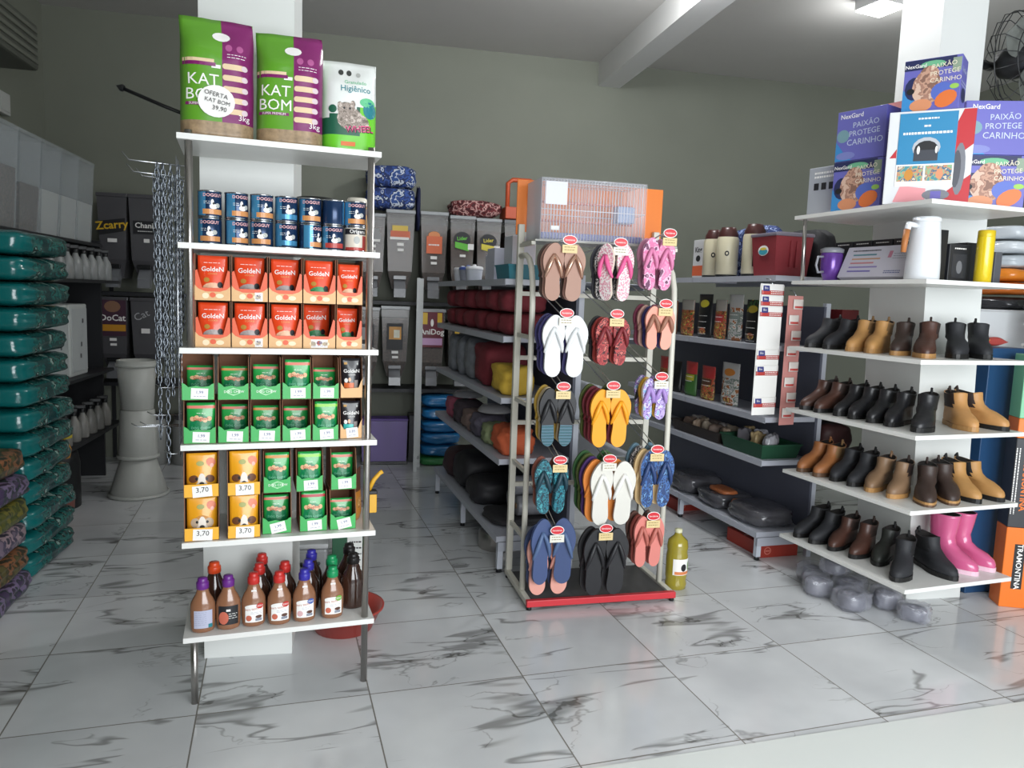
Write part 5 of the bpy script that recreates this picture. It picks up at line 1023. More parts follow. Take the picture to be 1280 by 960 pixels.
BOOTS = [ # row, x, y, deg, upper, gore, sole, label, welt
 (3, .17, .785, -80, BKM, GBK, SBK, 'black ankle boot at the far left end of the upper boot row', None), (3, .18, .665, -78, BKM, GBK, SBK, 'black ankle boot, second from the far end of the upper boot row', None),
 (3, .19, .545, -68, TANL, GTN, STN, 'tan ankle boot in the upper row, beside the black ones', None), (3, .20, .435, -62, TANL, GTN, STN, 'tan ankle boot in the upper row, beside the dark brown one', None),
 (3, .215, .315, -58, DBR, GBR, STN, 'dark brown ankle boot with tan sole, left one of the upper row pair', None), (3, .225, .175, -50, BRN, GBR, STN, 'brown ankle boot with tan sole at the front corner of the upper row', None),
 (3, .395, .175, -46, BKM, GBK, SBK, 'matte black boot in the upper row right of the corner', None), (3, .550, .170, -38, BKM, GBK, SBK, 'matte black boot at the right end of the upper row', None),
 (2, .165, .790, -82, BRN, GBR, SBK, 'brown leather boot at the far left end of the second boot row', None), (2, .17, .690, -80, BRN, GBR, SBK, 'brown leather boot, second from the far end of the second boot row', None),
 (2, .19, .585, -76, BK, GBK, SBK, 'black boot right of the brown pair in the second row', None), (2, .19, .485, -74, BK, GBK, SBK, 'black boot, second right of the brown pair, second row', None), 
 (2, .195, .385, -70, BK, GBK, SBK, 'black boot in the middle of the left arm, second row', None),
 (2, .195, .275, -66, BK, GBK, SBK, 'shiny black boot left of the corner one, second row', None), (2, .20, .145, -58, BK, GBK, SBK, 'large shiny black boot at the front corner of the second row', None),
 (2, .455, .165, -24, TAN2, GBR, STN, 'honey tan boot in the second row facing forward', None), (2, .585, .170, 4, TAN2, GBR, SBK, 'honey tan boot at the right end of the second row, toe turned right', None),
 (1, .165, .795, -78, RUST, RUST, SBR, 'rust brown boot at the far left end of the third boot row', None), (1, .17, .695, -72, RUST, GTN, SBR, 'rust brown boot, second from the far end of the third row', None),
 (1, .19, .590, -72, BKM, GBK, SBK, 'matte black boot beside the rust pair in the third row', None), (1, .195, .485, -70, BKM, GBK, SBK, 'matte black boot, second beside the rust pair, third row', None),
 (1, .20, .375, -66, TAU, TAU, STN, 'taupe boot with light sole in the third row, left of the pair', None), (1, .205, .262, -62, TAU, GBR, STN, 'taupe boot with light sole in the third row, right of the pair', None),
 (1, .240, .135, -44, DBR, GBR, SBR, 'dark brown boot with tan welt at the corner of the third row', STN), (1, .365, .150, -34, DBR, GBR, SBR, 'dark brown boot with tan welt, right one of its pair, third row', STN),
 (1, .488, .165, -16, TANL, GBK, SBK, 'tan boot with black elastic in the third row, left of the pair', None), (1, .600, .165, -2, TANL, GBK, SBK, 'tan boot with black elastic at the right end of the third row', None),
 (0, .165, .790, -80, BKM, GBK, SBK, 'matte black boot at the far left end of the lowest row', None), (0, .17, .685, -78, BKM, GBK, SBK, 'matte black boot, second from the far end of the lowest row', None),
 (0, .185, .575, -70, BRN, GBR, SBK, 'brown boot left of its pair in the lowest row', None), (0, .20, .460, -66, BRN, GBR, SBK, 'brown boot right of its pair in the lowest row', None),
 (0, .235, .345, -62, GRN, GBK, SBK, 'dark green black boot beside the brown pair in the lowest row', None),
 (0, .155, .170, -56, BKM, GBK, SBK, 'black boot at the front corner of the lowest row', None), (0, .362, .165, -10, BKM, GBK, SBK, 'black boot left of the pink rubber boots', None),
]
for i, (r, x, y, dg, u, g_, s_, lab, wl) in enumerate(BOOTS):
    boot(lab, BR(x, y, BZ[r]), BR.a + dg * D2, u, g_, s_, 0.265 if y > .2 else 0.285, 0.15 if y > .2 else 0.158, 0.88 if y > .2 else 0.98, 'boots on the pillar shelves', False, wl, 1 if i % 2 else -1)
boot('pink rubber boot left of the pair, beside the black boots', BR(0.487, 0.180, BZ[0]), BR.a + 8 * D2, PINK, PINK, PSOLE, 0.26, 0.262, 0.95, 'pink rubber boots', True)
boot('pink rubber boot at the right end of the lowest row', BR(0.610, 0.195, BZ[0]), BR.a + 14 * D2, PINK, PINK, PSOLE, 0.26, 0.262, 0.95, 'pink rubber boots', True, None, -1)

# ---- second shelf: tumbler, leaning box, jug, dark cartons, yellow flask
S4 = BZ[4]
t = thing('tumbler', 'purple steel tumbler with grey lid at the left of the shelf above the boots', 'tumbler', BR(0.085, 0.665, S4), BR.a)
m = MB(); m.lathe([(0.030, 0), (0.036, 0.004), (0.052, 0.06), (0.055, 0.135), (0.052, 0.14)], mat('tumbler_purple', '#6a3f9c', 0.25, 0.3, coat=0.4), 24); m.build('cup', t)
m = MB(); m.lathe([(0.055, 0.1405), (0.057, 0.143), (0.057, 0.16), (0.036, 0.168), (0, 0.17)], mat('tumbler_lid', '#8d8f96', 0.3), 24); m.build('lid', t)
m = MB(); m.tube([(-0.05, 0.0, 0.12), (-0.085, 0.0, 0.118), (-0.095, 0.0, 0.075), (-0.08, 0.0, 0.04), (-0.045, 0, 0.045)], 0.006, mat('tumbler_lid', '#8d8f96', 0.3), 8); m.build('handle', t)
t = thing('flat_box', 'pale lilac flat box with coloured stripes leaning in front of black cartons', 'box', BR(0.085, 0.395, S4), BR.a - PI / 2 + 0.06)
M_ = T(0, 0, 0.0175, -0.42); m = MB(); m.box(-0.21, 0.21, 0, 0.04, 0, 0.165, mat('box_lilac', '#cfccd8', 0.4), M_, 0.002)
def SL(u, v, l): p = M_ @ Vector((u, -l, v)); return (p.x, p.y, p.z)
for k, cl in enumerate(['#5f8f9a', '#c99a7a', '#c9848a', '#8f7fb8', '#7a6fb4']): m.d_rect(SL, -0.16, 0.115 - 0.022 * k, -0.16 + 0.14 + 0.03 * (k % 2), 0.123 - 0.022 * k, mat('stripe' + cl.strip('#'), cl, 0.5), 0.001)
m.d_lines(SL, -0.17, 0.0, 0.142, 1, 0.01, INK, h=0.006); m.d_rect(SL, 0.05, 0.10, 0.07, 0.135, mat('stripe_pink', '#c9849a', 0.5), 0.001); m.d_lines(SL, 0.08, 0.19, 0.12, 3, 0.012, mat('label_slate', '#8a8f9c', 0.5), h=0.003); m.d_lines(SL, 0.06, 0.15, 0.03, 2, 0.01, BLUEINK, h=0.004)
m.build('box', t)
for k in range(4):
    rbox('dark_carton', 'small black carton in the line behind the lilac flat box, %s from the jug' % ORD[k], 'carton', BR, 0.255, 0.335 + 0.128 * k, S4, 0.12, 0.10, 0.205, mat('carton_charcoal', '#202127', 0.4), 'black cartons behind the flat box', -PI / 2, deco=lambda m, S, L_, w, d, h: m.d_lines(S, -0.04, 0.04, 0.19, 1, 0.01, WINK, h=0.004), lidc=mat('carton_charcoal', '#202127', 0.4))
JW = mat('jug_white', '#dfe2e6', 0.25, coat=0.3)
t = thing('thermos_jug', 'white thermos jug with a wooden grip at the front corner of the shelf', 'jug', BR(0.095, 0.115, S4), BR.a + 0.10)
m = MB(); m.lathe([(0.066, 0), (0.072, 0.004), (0.070, 0.08), (0.060, 0.22), (0.056, 0.252)], JW, 32); m.build('body', t)
m = MB(); m.lathe([(0.056, 0.2525), (0.060, 0.258), (0.060, 0.268), (0.05, 0.275), (0, 0.277)], JW, 32); m.prism([(0.05, -0.018), (0.082, -0.006), (0.082, 0.006), (0.05, 0.018)], 0.255, 0.268, JW); m.prism([(-0.05, -0.012), (-0.078, -0.008), (-0.078, 0.008), (-0.05, 0.012)], 0.258, 0.268, JW); m.build('lid', t)
m = MB(); m.tube([(-0.05, 0, 0.232), (-0.085, 0, 0.236), (-0.112, 0, 0.236), (-0.120, 0, 0.214)], [0.011, 0.012, 0.014, 0.0140], JW, 10); ho = m.build('handle', t)
m = MB(); m.tube([(-0.1205, 0, 0.2125), (-0.128, 0, 0.16), (-0.132, 0, 0.115)], [0.0135, 0.0130, 0.011], mat('grip_wood', '#b4713c', 0.5, var=0.15), 10); m.build('wooden_grip', ho)['label'] = 'brown wooden grip'
for k, (x, y, w, d, h, cl) in enumerate([(0.245, 0.215, 0.10, 0.09, 0.235, '#1b1c20'), (0.370, 0.225, 0.13, 0.12, 0.175, '#2b2c30'), (0.505, 0.245, 0.12, 0.10, 0.19, '#26272b'), (0.585, 0.19, 0.045, 0.1, 0.15, '#55565c')]):
    rbox('dark_carton', ['tall thin black carton right behind the white jug', 'black carton with a window panel beside the white jug', 'black carton behind the yellow flask', 'grey carton at the right end beside the yellow flask'][k], 'carton', BR, x, y, S4, w, d, h, mat('carton_dark%d' % k, cl, 0.4), deco=(lambda m, S, L_, w, d, h: (m.d_rect(S, -0.045, 0.02, 0.045, 0.13, mat('carton_window', '#3d3e42', 0.2), 0.001), m.d_ell(S, 0, 0.07, 0.018, 0.03, mat('carton_print_grey', '#77787c', 0.4), 0.0015), m.d_lines(S, -0.035, 0.035, 0.155, 1, 0.01, WINK, h=0.006))) if k == 1 else None, lidc=mat('carton_charcoal', '#202127', 0.4))
t = thing('vacuum_flask', 'slim yellow flask standing at the right end of the shelf', 'vacuum flask', BR(0.425, 0.085, S4), 0)
m = MB(); m.lathe([(0.034, 0), (0.036, 0.003), (0.036, 0.205)], mat('flask_yellow', '#e3c51f', 0.22, 0.1, coat=0.4), 28); m.build('body', t)
m = MB(); m.lathe([(0.0345, 0.2055), (0.0355, 0.208), (0.0355, 0.232), (0.032, 0.236), (0, 0.237)], mat('flask_yellow_cap', '#d9bb22', 0.3, 0.1), 28); m.build('cap', t)

# ---- boxes on the topmost board
ZT = BZ[5]
NB = mat('box_violet_blue', '#6c6bb8', 0.35); NSKY = mat('box_sky', '#3f8cc9', 0.4); NMINT = mat('box_mint', '#6fb48c', 0.4); NDK = mat('box_dark_navy', '#2a3058', 0.4); NPEACH = mat('box_peach', '#d9926a', 0.45); NFUR = patmat('dog_photo_brown', ['#8a6658', '#c49a84', '#a87e6c', '#d8b8a4'], 24)
def vet_box(label, loc, rz, kind, w=0.275, h=0.235, d=0.16):
    t = thing('vet_carton', label, 'carton', loc, rz, 'violet blue cartons with white lettering')
    m = MB(); m.box(-w / 2, w / 2, -d / 2, d / 2, 0, h, NB, None, 0.002); S = flat(-d / 2)
    S = lambda u, v, l: (u, -d / 2 - l, v)
    if kind == 'plain':
        m.d_poly(S, [(-.5 * w, 0.0), (-.15 * w, 0.0), (-.32 * w, .16 * h), (-.5 * w, .40 * h)], NSKY, 0.0006); m.d_ell(S, -.36 * w, .50 * h, .13 * w, .13 * h, mat('box_muted_green', '#7a9fa8', 0.4), 0.0008); m.d_ell(S, -.28 * w, .10 * h, .2 * w, .08 * h, mat('box_pale_violet', '#7f86c4', 0.4), 0.0007)
        m.d_text(S, 'NexGard', -.20 * w, .885 * h, .13 * h, WINK, 0.0012, bold=0.01)
        m.d_text(S, 'PAIXÃO', .10 * w, .70 * h, .155 * h, mat('pale_print', '#c9d3e4', 0.5), 0.0014, 0.05); m.d_text(S, 'PROTEGE', .08 * w, .53 * h, .155 * h, mat('pale_print', '#c9d3e4', 0.5), 0.0014, 0.03); m.d_text(S, 'CARINHO', .10 * w, .35 * h, .17 * h, mat('pale_print', '#c9d3e4', 0.5), 0.0014)
    else:
        m.d_poly(S, [(-.5 * w, 0), (-.12 * w, 0), (-.30 * w, .25 * h), (-.5 * w, .45 * h)], NSKY, 0.0006); m.d_rect(S, -.5 * w, .80 * h, .4 * w, .99 * h, NDK, 0.0006, 2); m.d_ell(S, -.30 * w, .45 * h, .17 * w, .22 * h, NDK, 0.0007)
        m.d_ell(S, 0.0, .88 * h, .22 * w, .07 * h, NMINT, 0.001); m.d_rect(S, .34 * w, .70 * h, .49 * w, .95 * h, mat('box_sage', '#8fa08c', 0.5), 0.001, 2)
        m.d_ell(S, -.08 * w, .45 * h, .26 * w, .34 * h, NFUR, 0.0012); m.d_ell(S, -.05 * w, .70 * h, .17 * w, .16 * h, NFUR, 0.0014); m.d_ell(S, -.36 * w, .40 * h, .07 * w, .06 * h, INK, 0.0018); m.d_ell(S, -.16 * w, .12 * h, .20 * w, .12 * h, NPEACH, 0.0014)
        m.d_ell(S, .20 * w, .34 * h, .20 * w, .18 * h, mat('ball_blue', '#5a6fc0', 0.4), 0.0016); m.d_ell(S, .27 * w, .20 * h, .20 * w, .15 * h, mat('ball_orange', '#e2783f', 0.4), 0.002, rot=0.5); m.d_ell(S, .40 * w, .42 * h, .08 * w, .05 * h, mat('box_lime', '#9bc85a', 0.5), 0.0018)
        m.d_text(S, 'NexGard', -.30 * w, .87 * h, .10 * h, WINK, 0.0022, bold=0.01); m.d_text(S, 'PAIXÃO', .20 * w, .84 * h, .12 * h, mat('cream_print', '#efe6cf', 0.5), 0.0022, 0.08); m.d_text(S, 'PROTEGE', .22 * w, .70 * h, .12 * h, mat('cream_print', '#efe6cf', 0.5), 0.0022, 0.05); m.d_text(S, 'CARINHO', .24 * w, .565 * h, .12 * h, mat('cream_print', '#efe6cf', 0.5), 0.0022)
    SR_ = lambda u, v, l: (w / 2 + l, u, v)
    m.d_text(SR_, 'NexGard', 0, .75 * h, .13 * h, mat('pale_print', '#c9d3e4', 0.5), 0.001); m.d_ell(SR_, 0.01, .30 * h, .05, .03, NDK, 0.001); m.d_lines(SR_, -0.06, 0.06, .52 * h, 2, 0.014, mat('pale_print', '#c9d3e4', 0.5), h=0.004)
    m.build('carton', t)
    f = MB(); f.box(-w / 2 + 0.003, w / 2 - 0.003, -0.0012, 0.0012, h, h + 0.001, mat('tape', '#cfcabb', 0.4)); f.build('lid_seam', t)
    return t
LB = BR(0.115, 0.50, ZT); vet_box('violet blue carton with a dog picture under a plain one, left stack', LB, BR.a - 74 * D2, 'dog', 0.245)
vet_box('plain violet blue carton on top of the left stack', (LB[0], LB[1], ZT + 0.2380), BR.a - 74 * D2, 'plain', 0.245)
RB = BR(0.487, 0.17, ZT); vet_box('violet blue carton with a dog picture under a plain one, right stack', RB, BR.a - 26 * D2, 'dog', 0.285)
vet_box('plain violet blue carton on top of the right stack', (RB[0], RB[1], ZT + 0.2380), BR.a - 26 * D2, 'plain', 0.285)
def white_red_box():
    w, h, d = 0.335, 0.40, 0.15; rz = BR.a - 46 * D2
    t = thing('crate_carton', 'large white and red carton with a blue card on its front, at the shelf corner', 'carton', BR(0.155, 0.185, ZT), rz)
    RD = mat('box_red', '#bf2f36', 0.4); m = MB(); m.box(-w / 2, w / 2, -d / 2, d / 2, 0, h, mat('box_white', '#dcdde0', 0.4), None, 0.003); S = lambda u, v, l: (u, -d / 2 - l, v)
    m.d_poly(S, [(.30 * w, .48 * h), (.5 * w, .62 * h), (.5 * w, .99 * h), (.36 * w, .99 * h), (.30 * w, .86 * h)], RD, 0.0006); m.d_poly(S, [(.5 * w, 0.0), (.5 * w, .3 * h), (.2 * w, .10 * h), (.2 * w, 0)], RD, 0.0006); m.d_ell(S, .36 * w, .36 * h, .07 * w, .28 * h, mat('crate_grey', '#7a7c84', 0.4), 0.0009); m.d_ell(S, .33 * w, .36 * h, .05 * w, .2 * h, mat('crate_grey_dark', '#50525a', 0.4), 0.0012)
    m.d_poly(S, [(-.38 * w, .02 * h), (.0 * w, .02 * h), (.0 * w, .16 * h), (-.30 * w, .2 * h)], mat('box_pink', '#e79aa0', 0.4), 0.0006); m.d_ell(S, .12 * w, .09 * h, .16 * w, .06 * h, mat('crate_grey', '#7a7c84', 0.4), 0.0010); m.d_rect(S, .06 * w, .05 * h, .18 * w, .13 * h, mat('box_violet', '#6a62b0', 0.4), 0.0014); m.d_poly(S, [(-.46 * w, .5 * h), (-.38 * w, .5 * h), (-.38 * w, .6 * h)], RD, 0.0006)
    SR_ = lambda u, v, l: (w / 2 + l, u, v); m.d_rect(SR_, -d / 2 + .004, .5 * h, d / 2 - .004, .99 * h, RD, 0.0006); m.d_rect(SR_, -d / 2 + .004, .02 * h, d / 2 - .004, .5 * h, mat('crate_grey_dark', '#50525a', 0.4), 0.0006)
    m.build('carton', t)
    c = MB(); S2 = lambda u, v, l: (u - 0.012, -d / 2 - 0.0025 - l, v + 0.075)
    cw, ch = 0.225, 0.315; c.box(-cw / 2 - 0.012, cw / 2 - 0.012, -d / 2 - 0.0025, -d / 2 - 0.0012, 0.075, 0.075 + ch, PAPER)
    c.d_rect(S2, -cw / 2, 0.095, cw / 2, ch, mat('card_blue', '#2f86b4', 0.4), 0.0004); c.d_lines(S2, -0.04, 0.04, 0.29, 1, 0.01, WINK, 0.001, h=0.007); c.d_lines(S2, -0.015, 0.015, 0.258, 1, 0.01, WINK, 0.001, h=0.008); c.d_lines(S2, -0.095, 0.095, 0.228, 1, 0.01, WINK, 0.001, h=0.010)
    c.d_ell(S2, 0, 0.165, 0.055, 0.045, mat('card_silver', '#b9bdc4', 0.3), 0.001); c.d_ell(S2, 0, 0.155, 0.047, 0.040, INK, 0.0014); c.d_rect(S2, -0.047, 0.108, 0.047, 0.155, mat('card_bag_grey', '#3d4048', 0.4), 0.0018, 3); c.d_ell(S2, -0.03, 0.155, 0.006, 0.018, WINK, 0.002); c.d_ell(S2, 0.04, 0.155, 0.005, 0.016, WINK, 0.002)
    PIC = patmat('small_photos', ['#4f8f9a', '#8fb48c', '#c98f6a', '#3f6f8c', '#d8c8b0'], 40); c.d_rect(S2, -cw / 2 + 0.006, 0.022, -0.004, 0.088, PIC, 0.001); c.d_rect(S2, 0.004, 0.022, cw / 2 - 0.006, 0.088, PIC, 0.001); c.d_ell(S2, -0.06, 0.05, 0.018, 0.025, mat('dog_amber', '#c98936', 0.5), 0.0014); c.d_ell(S2, 0.06, 0.05, 0.015, 0.022, NPEACH, 0.0014)
    c.build('blue_card', t)['label'] = 'blue card with a dark bag picture'
    return rz
rzc = white_red_box()
p_ = BR(0.165, 0.195, ZT); vet_box('violet blue carton with a dog picture set on top of the white and red carton', (p_[0], p_[1], ZT + 0.402), BR.a - 58 * D2, 'dog', 0.225, 0.225, 0.14)
rbox('grey_carton', 'pale grey carton with dark windows at the far left end of the top board', 'carton', BR, 0.155, 0.735, ZT, 0.19, 0.20, 0.24, mat('carton_pale_grey', '#a9adb4', 0.4), None, -80 * D2, deco=lambda m, S, L_, w, d, h: [m.d_lines(S, -0.06, 0.06, 0.21, 2, 0.02, WINK, h=0.01)] + [m.d_rect(S, -0.06 + 0.045 * k, 0.125, -0.03 + 0.045 * k, 0.16, INK, 0.001) for k in range(3)])
t = thing('red_carton', 'red carton behind the left stack of violet blue cartons', 'carton', BR(0.30, 0.50, ZT), BR.a - 80 * D2)
m = MB(); m.box(-0.13, 0.13, -0.045, 0.045, 0, 0.49, mat('carton_scarlet', '#b4343a', 0.4), None, 0.003); m.prism([(-0.045, 0.4905), (0.045, 0.4905), (0.03, 0.535), (-0.03, 0.535)], -0.12, 0.12, mat('carton_scarlet', '#b4343a', 0.4), Matrix(((0, 0, 1, 0), (1, 0, 0, 0), (0, 1, 0, 0), (0, 0, 0, 1)))); m.build('carton', t)

# ---- wrapped grey bundles on the floor under the left arm
FILMB = mat('crinkled_film', '#b9bac6', 0.06, alpha=0.34, coat=1.0, bump=1.0, scale=26)
BUN = mat('wrapped_grey', '#5d5e68', 0.3, coat=0.3, var=0.2, scale=14, bump=0.3)
for i, (x, y, z, s, lab) in enumerate([(2.50, 3.60, 0, .17, 'grey wrapped bundle farthest back on the floor under the shelf'), (2.41, 3.43, 0, .17, 'grey wrapped bundle at the left edge of the floor heap'), (2.58, 3.40, 0, .18, 'grey wrapped bundle in the middle of the floor heap'), (2.47, 3.23, 0, .18, 'large shiny grey bundle at the front of the floor heap'), (2.66, 3.225, 0, .16, 'grey wrapped bundle close to the pillar foot'), (2.70, 3.07, 0, .16, 'single shiny grey bundle lying apart, nearest the pillar corner'), (2.50, 3.42, .112, .15, 'grey wrapped bundle lying on top of the heap')]):
    h = 0.105 if i < 5 else 0.085
    t = blob('wrapped_bundle', lab, 'bundle', (x, y, z), i * 1.1, s * .92, s * 0.84, h, FILMB, 150 + i, 0.16, 'grey wrapped bundles on the floor', freq=7, parts='plastic_film')
    q = s * 0.36; m = MB(); m.lathe([(q * .45, 0.012), (q * .9, 0.008), (q, 0.02), (q, h * .62), (q * .88, h * .74), (q * .5, h * .74), (q * .45, h * .6), (q * .42, 0.02)], BUN, 24); m.build('roll', t)

# ---- tall orange carton, blue carton, white cabinet and shelf at the right edge
TO = mat('carton_bright_orange', '#ee7a26', 0.35); TD = mat('carton_dark_grey', '#35363a', 0.4); TM = mat('carton_mint', '#7fc49a', 0.4)
t = thing('tool_carton', 'tall orange, dark grey and mint carton with white brand lettering at the right edge', 'carton', (3.42, 3.165, 0), 0.134 - 30 * D2)
w, d, h = 0.26, 0.12, 1.30; m = MB(); m.box(-w / 2, w / 2, -d / 2, d / 2, 0, 0.42, TO, None, 0.004); m.box(-w / 2, w / 2, -d / 2, d / 2, 0.4205, 0.88, TD, None, 0.004); m.box(-w / 2, w / 2, -d / 2, d / 2, 0.8805, 0.98, TO, None, 0.004); m.box(-w / 2, w / 2, -d / 2, d / 2, 0.9805, h, TM, None, 0.004)
S = lambda u, v, l: (u, -d / 2 - l, v)
S_r = lambda u, v, l: (-v - 0.055 + 0.0, -d / 2 - l, u + 0.21)
m.d_rect(S, -0.085, 0.10, -0.035, 0.335, mat('label_black', '#1a1a1c', 0.4), 0.0008, 2)
def SV(u, v, l): return (-0.06 + v, -d / 2 - l, 0.217 - u)
m.d_text(SV, 'TRAMONTINA', 0, 0, 0.036, WINK, 0.0014, bold=0.015)
def SV2(u, v, l): return (-0.075 + v, -d / 2 - l, 0.64 - u)
m.d_text(SV2, 'TRAMONTINA', 0, 0, 0.04, TO, 0.0014, bold=0.02)
def SV3(u, v, l): return (-0.11 + v, -d / 2 - l, 0.66 - u)
m.d_lines(SV3, -0.17, 0.17, 0.0, 2, 0.014, WINK, 0.0012, h=0.005)
m.build('carton', t)
t = thing('blue_carton', 'tall dark blue carton standing between the pillar and the orange carton', 'carton', (3.33, 3.42, 0), 0.05)
m = MB(); m.box(-0.10, 0.16, -0.08, 0.08, 0, 1.32, mat('carton_deep_blue', '#22476f', 0.4), None, 0.004); S = lambda u, v, l: (u, -0.08 - l, v)
m.d_rect(S, 0.10, 0.3, 0.155, 1.2, mat('carton_blue_print', '#3a2f55', 0.4), 0.001, 2, 4); m.d_lines(lambda u, v, l: S(0.128 + v, u + 0.75, l), -0.4, 0.4, 0, 1, 0.01, WINK, 0.0014, h=0.012); m.build('carton', t)
t = thing('white_cabinet', 'white cabinet standing behind the pillar at the right', 'cabinet', (3.50, 3.82, 0), 0.0)
m = MB(); m.box(-0.28, 0.32, -0.28, 0.28, 0.05, 1.52, mat('cabinet_white', '#c9ccce', 0.35), None, 0.006); m.box(-0.26, 0.30, -0.26, 0.26, 0, 0.05, BLACKP); m.build('body', t)
m = MB(); m.box(-0.275, 0.315, -0.302, -0.282, 0.06, 1.51, mat('cabinet_white', '#c9ccce', 0.35), None, 0.005); do = m.build('door', t); m = MB(); m.box(0.26, 0.28, -0.33, -0.3025, 0.7, 1.0, STEEL, None, 0.004); m.build('handle', do)
# goods on the cabinet and stacked beyond it
for i, (z, cl, lab) in enumerate([(1.521, '#2b2c30', 'black folded bag lowest on the white cabinet'), (1.605, '#c56a2a', 'orange folded bag on the white cabinet'), (1.68, '#d77d24', 'second orange folded bag on the white cabinet'), (1.755, '#b9c0c6', 'lowest of three white bags on the cabinet'), (1.835, '#cfd4d8', 'middle of three white bags on the cabinet'), (1.915, '#c3c9ce', 'topmost of three white bags on the cabinet')]):
    blob('folded_bag', lab, 'bag', (3.66, 3.76, z), 0.2, 0.30, 0.34, 0.074, mat('folded%d' % i, cl, 0.25, coat=0.3), 170 + i, 0.08, 'folded bags on the white cabinet')
SH = Frame(3.36, 3.14, 0.10)
t = thing('side_shelf', 'pale shelf with feed bags at the right edge above the orange carton', 'shelf', (3.40, 3.24, 0), 0.1)
for z in (1.345, 1.455, 1.565):
    m = MB(); m.box(0.10, 0.52, -0.12, 0.15, z - 0.012, z, WHITE); m.build('board', t)
for x in (0.12, 0.49):
    m = MB(); m.tube([(x, 0.14, 0), (x, 0.14, 1.60)], 0.011, STEEL, 10); m.build('post', t)
Q = Frame(3.40, 3.24, 0.1)
for i, (z, h, cl, lab) in enumerate([(1.345, 0.085, '#b4432c', 'red orange bag on the lowest board of the right edge shelf'), (1.455, 0.085, '#26282c', 'black bag on the middle board of the right edge shelf'), (1.565, 0.075, '#c3cad6', 'pale blue grey bag on the top board of the right edge shelf')]):
    blob('feed_bag', lab, 'bag', Q(0.30, 0.0, z), Q.a, 0.36, 0.22, h, mat('edge_bag%d' % i, cl, 0.3, coat=0.3), 180 + i, 0.1, 'bags at the right edge', parts='bag')
t = thing('yellow_red_pack', 'red pack with a yellow end lying on the top of the blue carton', 'pack', (3.36, 3.375, 1.3215), 0.1)
m = MB(); S = pouch_body(m, 0.16, 0.10, 0.05, lambda u, v: mat('pack_sun_yellow', '#d9b32c', 0.4) if u < -0.04 else mat('pack_brick', '#b04a44', 0.4), mat('pack_brick', '#b04a44', 0.4)); o = m.build('pack', t); o.rotation_euler = (-1.45, 0, 0); o.location = (0, 0.05, 0.026)
# fan on the pillar
t = thing('bracket_fan', 'black fan with a wire guard high on the right side of the pillar', 'fan', (3.30, 3.46, 2.78), 0.35)
m = MB(); m.tube([(-0.215, 0.15, 0.0), (-0.1, 0.13, 0.01), (0.0, 0.10, 0.0)], 0.022, BLACKP, 10); m.build('arm', t)
m = MB(); m.lathe([(0.0, -0.06), (0.07, -0.055), (0.085, 0.0), (0.08, 0.09), (0.05, 0.13), (0, 0.135)], mat('fan_motor', '#2a2b2d', 0.4), 24, M=T(0, 0, 0, PI / 2)); m.build('motor', t)
m = MB()
for k in range(18):
    a = 2 * PI * k / 18; pts = [(0.05 * math.cos(a), -0.10, 0.05 * math.sin(a)), (0.16 * math.cos(a), -0.10, 0.16 * math.sin(a)), (0.235 * math.cos(a), -0.06, 0.235 * math.sin(a)), (0.24 * math.cos(a), 0.0, 0.24 * math.sin(a)), (0.15 * math.cos(a), 0.06, 0.15 * math.sin(a)), (0.07 * math.cos(a), 0.07, 0.07 * math.sin(a))]
    m.tube(pts, 0.0022, mat('fan_wire', '#3a3b3c', 0.35, 0.5), 5)
for rr_, yy in ((0.05, -0.10), (0.16, -0.10), (0.24, -0.03)): m.tube([(rr_ * math.cos(2 * PI * k / 32), yy, rr_ * math.sin(2 * PI * k / 32)) for k in range(32)], 0.003, mat('fan_wire', '#3a3b3c', 0.35, 0.5), 6, closed=True)
m.build('guard', t)
for k in range(3):
    a = 2 * PI * k / 3 + 0.4; m = MB(); R1 = []
    for q in range(9):
        s = 0.06 + 0.15 * q / 8; wd = 0.03 + 0.06 * math.sin(PI * (q + 1) / 10)
        R1.append([(s * math.cos(a) - p * wd * math.sin(a), -0.075 + p * 0.02, s * math.sin(a) + p * wd * math.cos(a)) for p in (-1, -0.3, 0.3, 1)] + [(s * math.cos(a) - p * wd * math.sin(a), -0.072 + p * 0.02, s * math.sin(a) + p * wd * math.cos(a)) for p in (1, 0.3, -0.3, -1)])
    m.loft(R1, mat('fan_blade', '#6d706c', 0.3), smooth=False); m.build('blade', t)
# ceiling lamp
t = thing('ceiling_lamp', 'small bright white ceiling lamp near the right pillar', 'ceiling lamp', (3.60, 4.96, 3.585), 0.2)
m = MB(); m.box(-0.12, 0.12, -0.12, 0.12, 0.012, 0.085, mat('lamp_frame', '#d8d8d8', 0.4), None, 0.004); m.build('frame', t)
m = MB(); m.box(-0.112, 0.112, -0.112, 0.112, 0.0, 0.0115, mat('lamp_diffuser', '#ffffff', 0.5, emit=6.0)); m.build('diffuser', t)
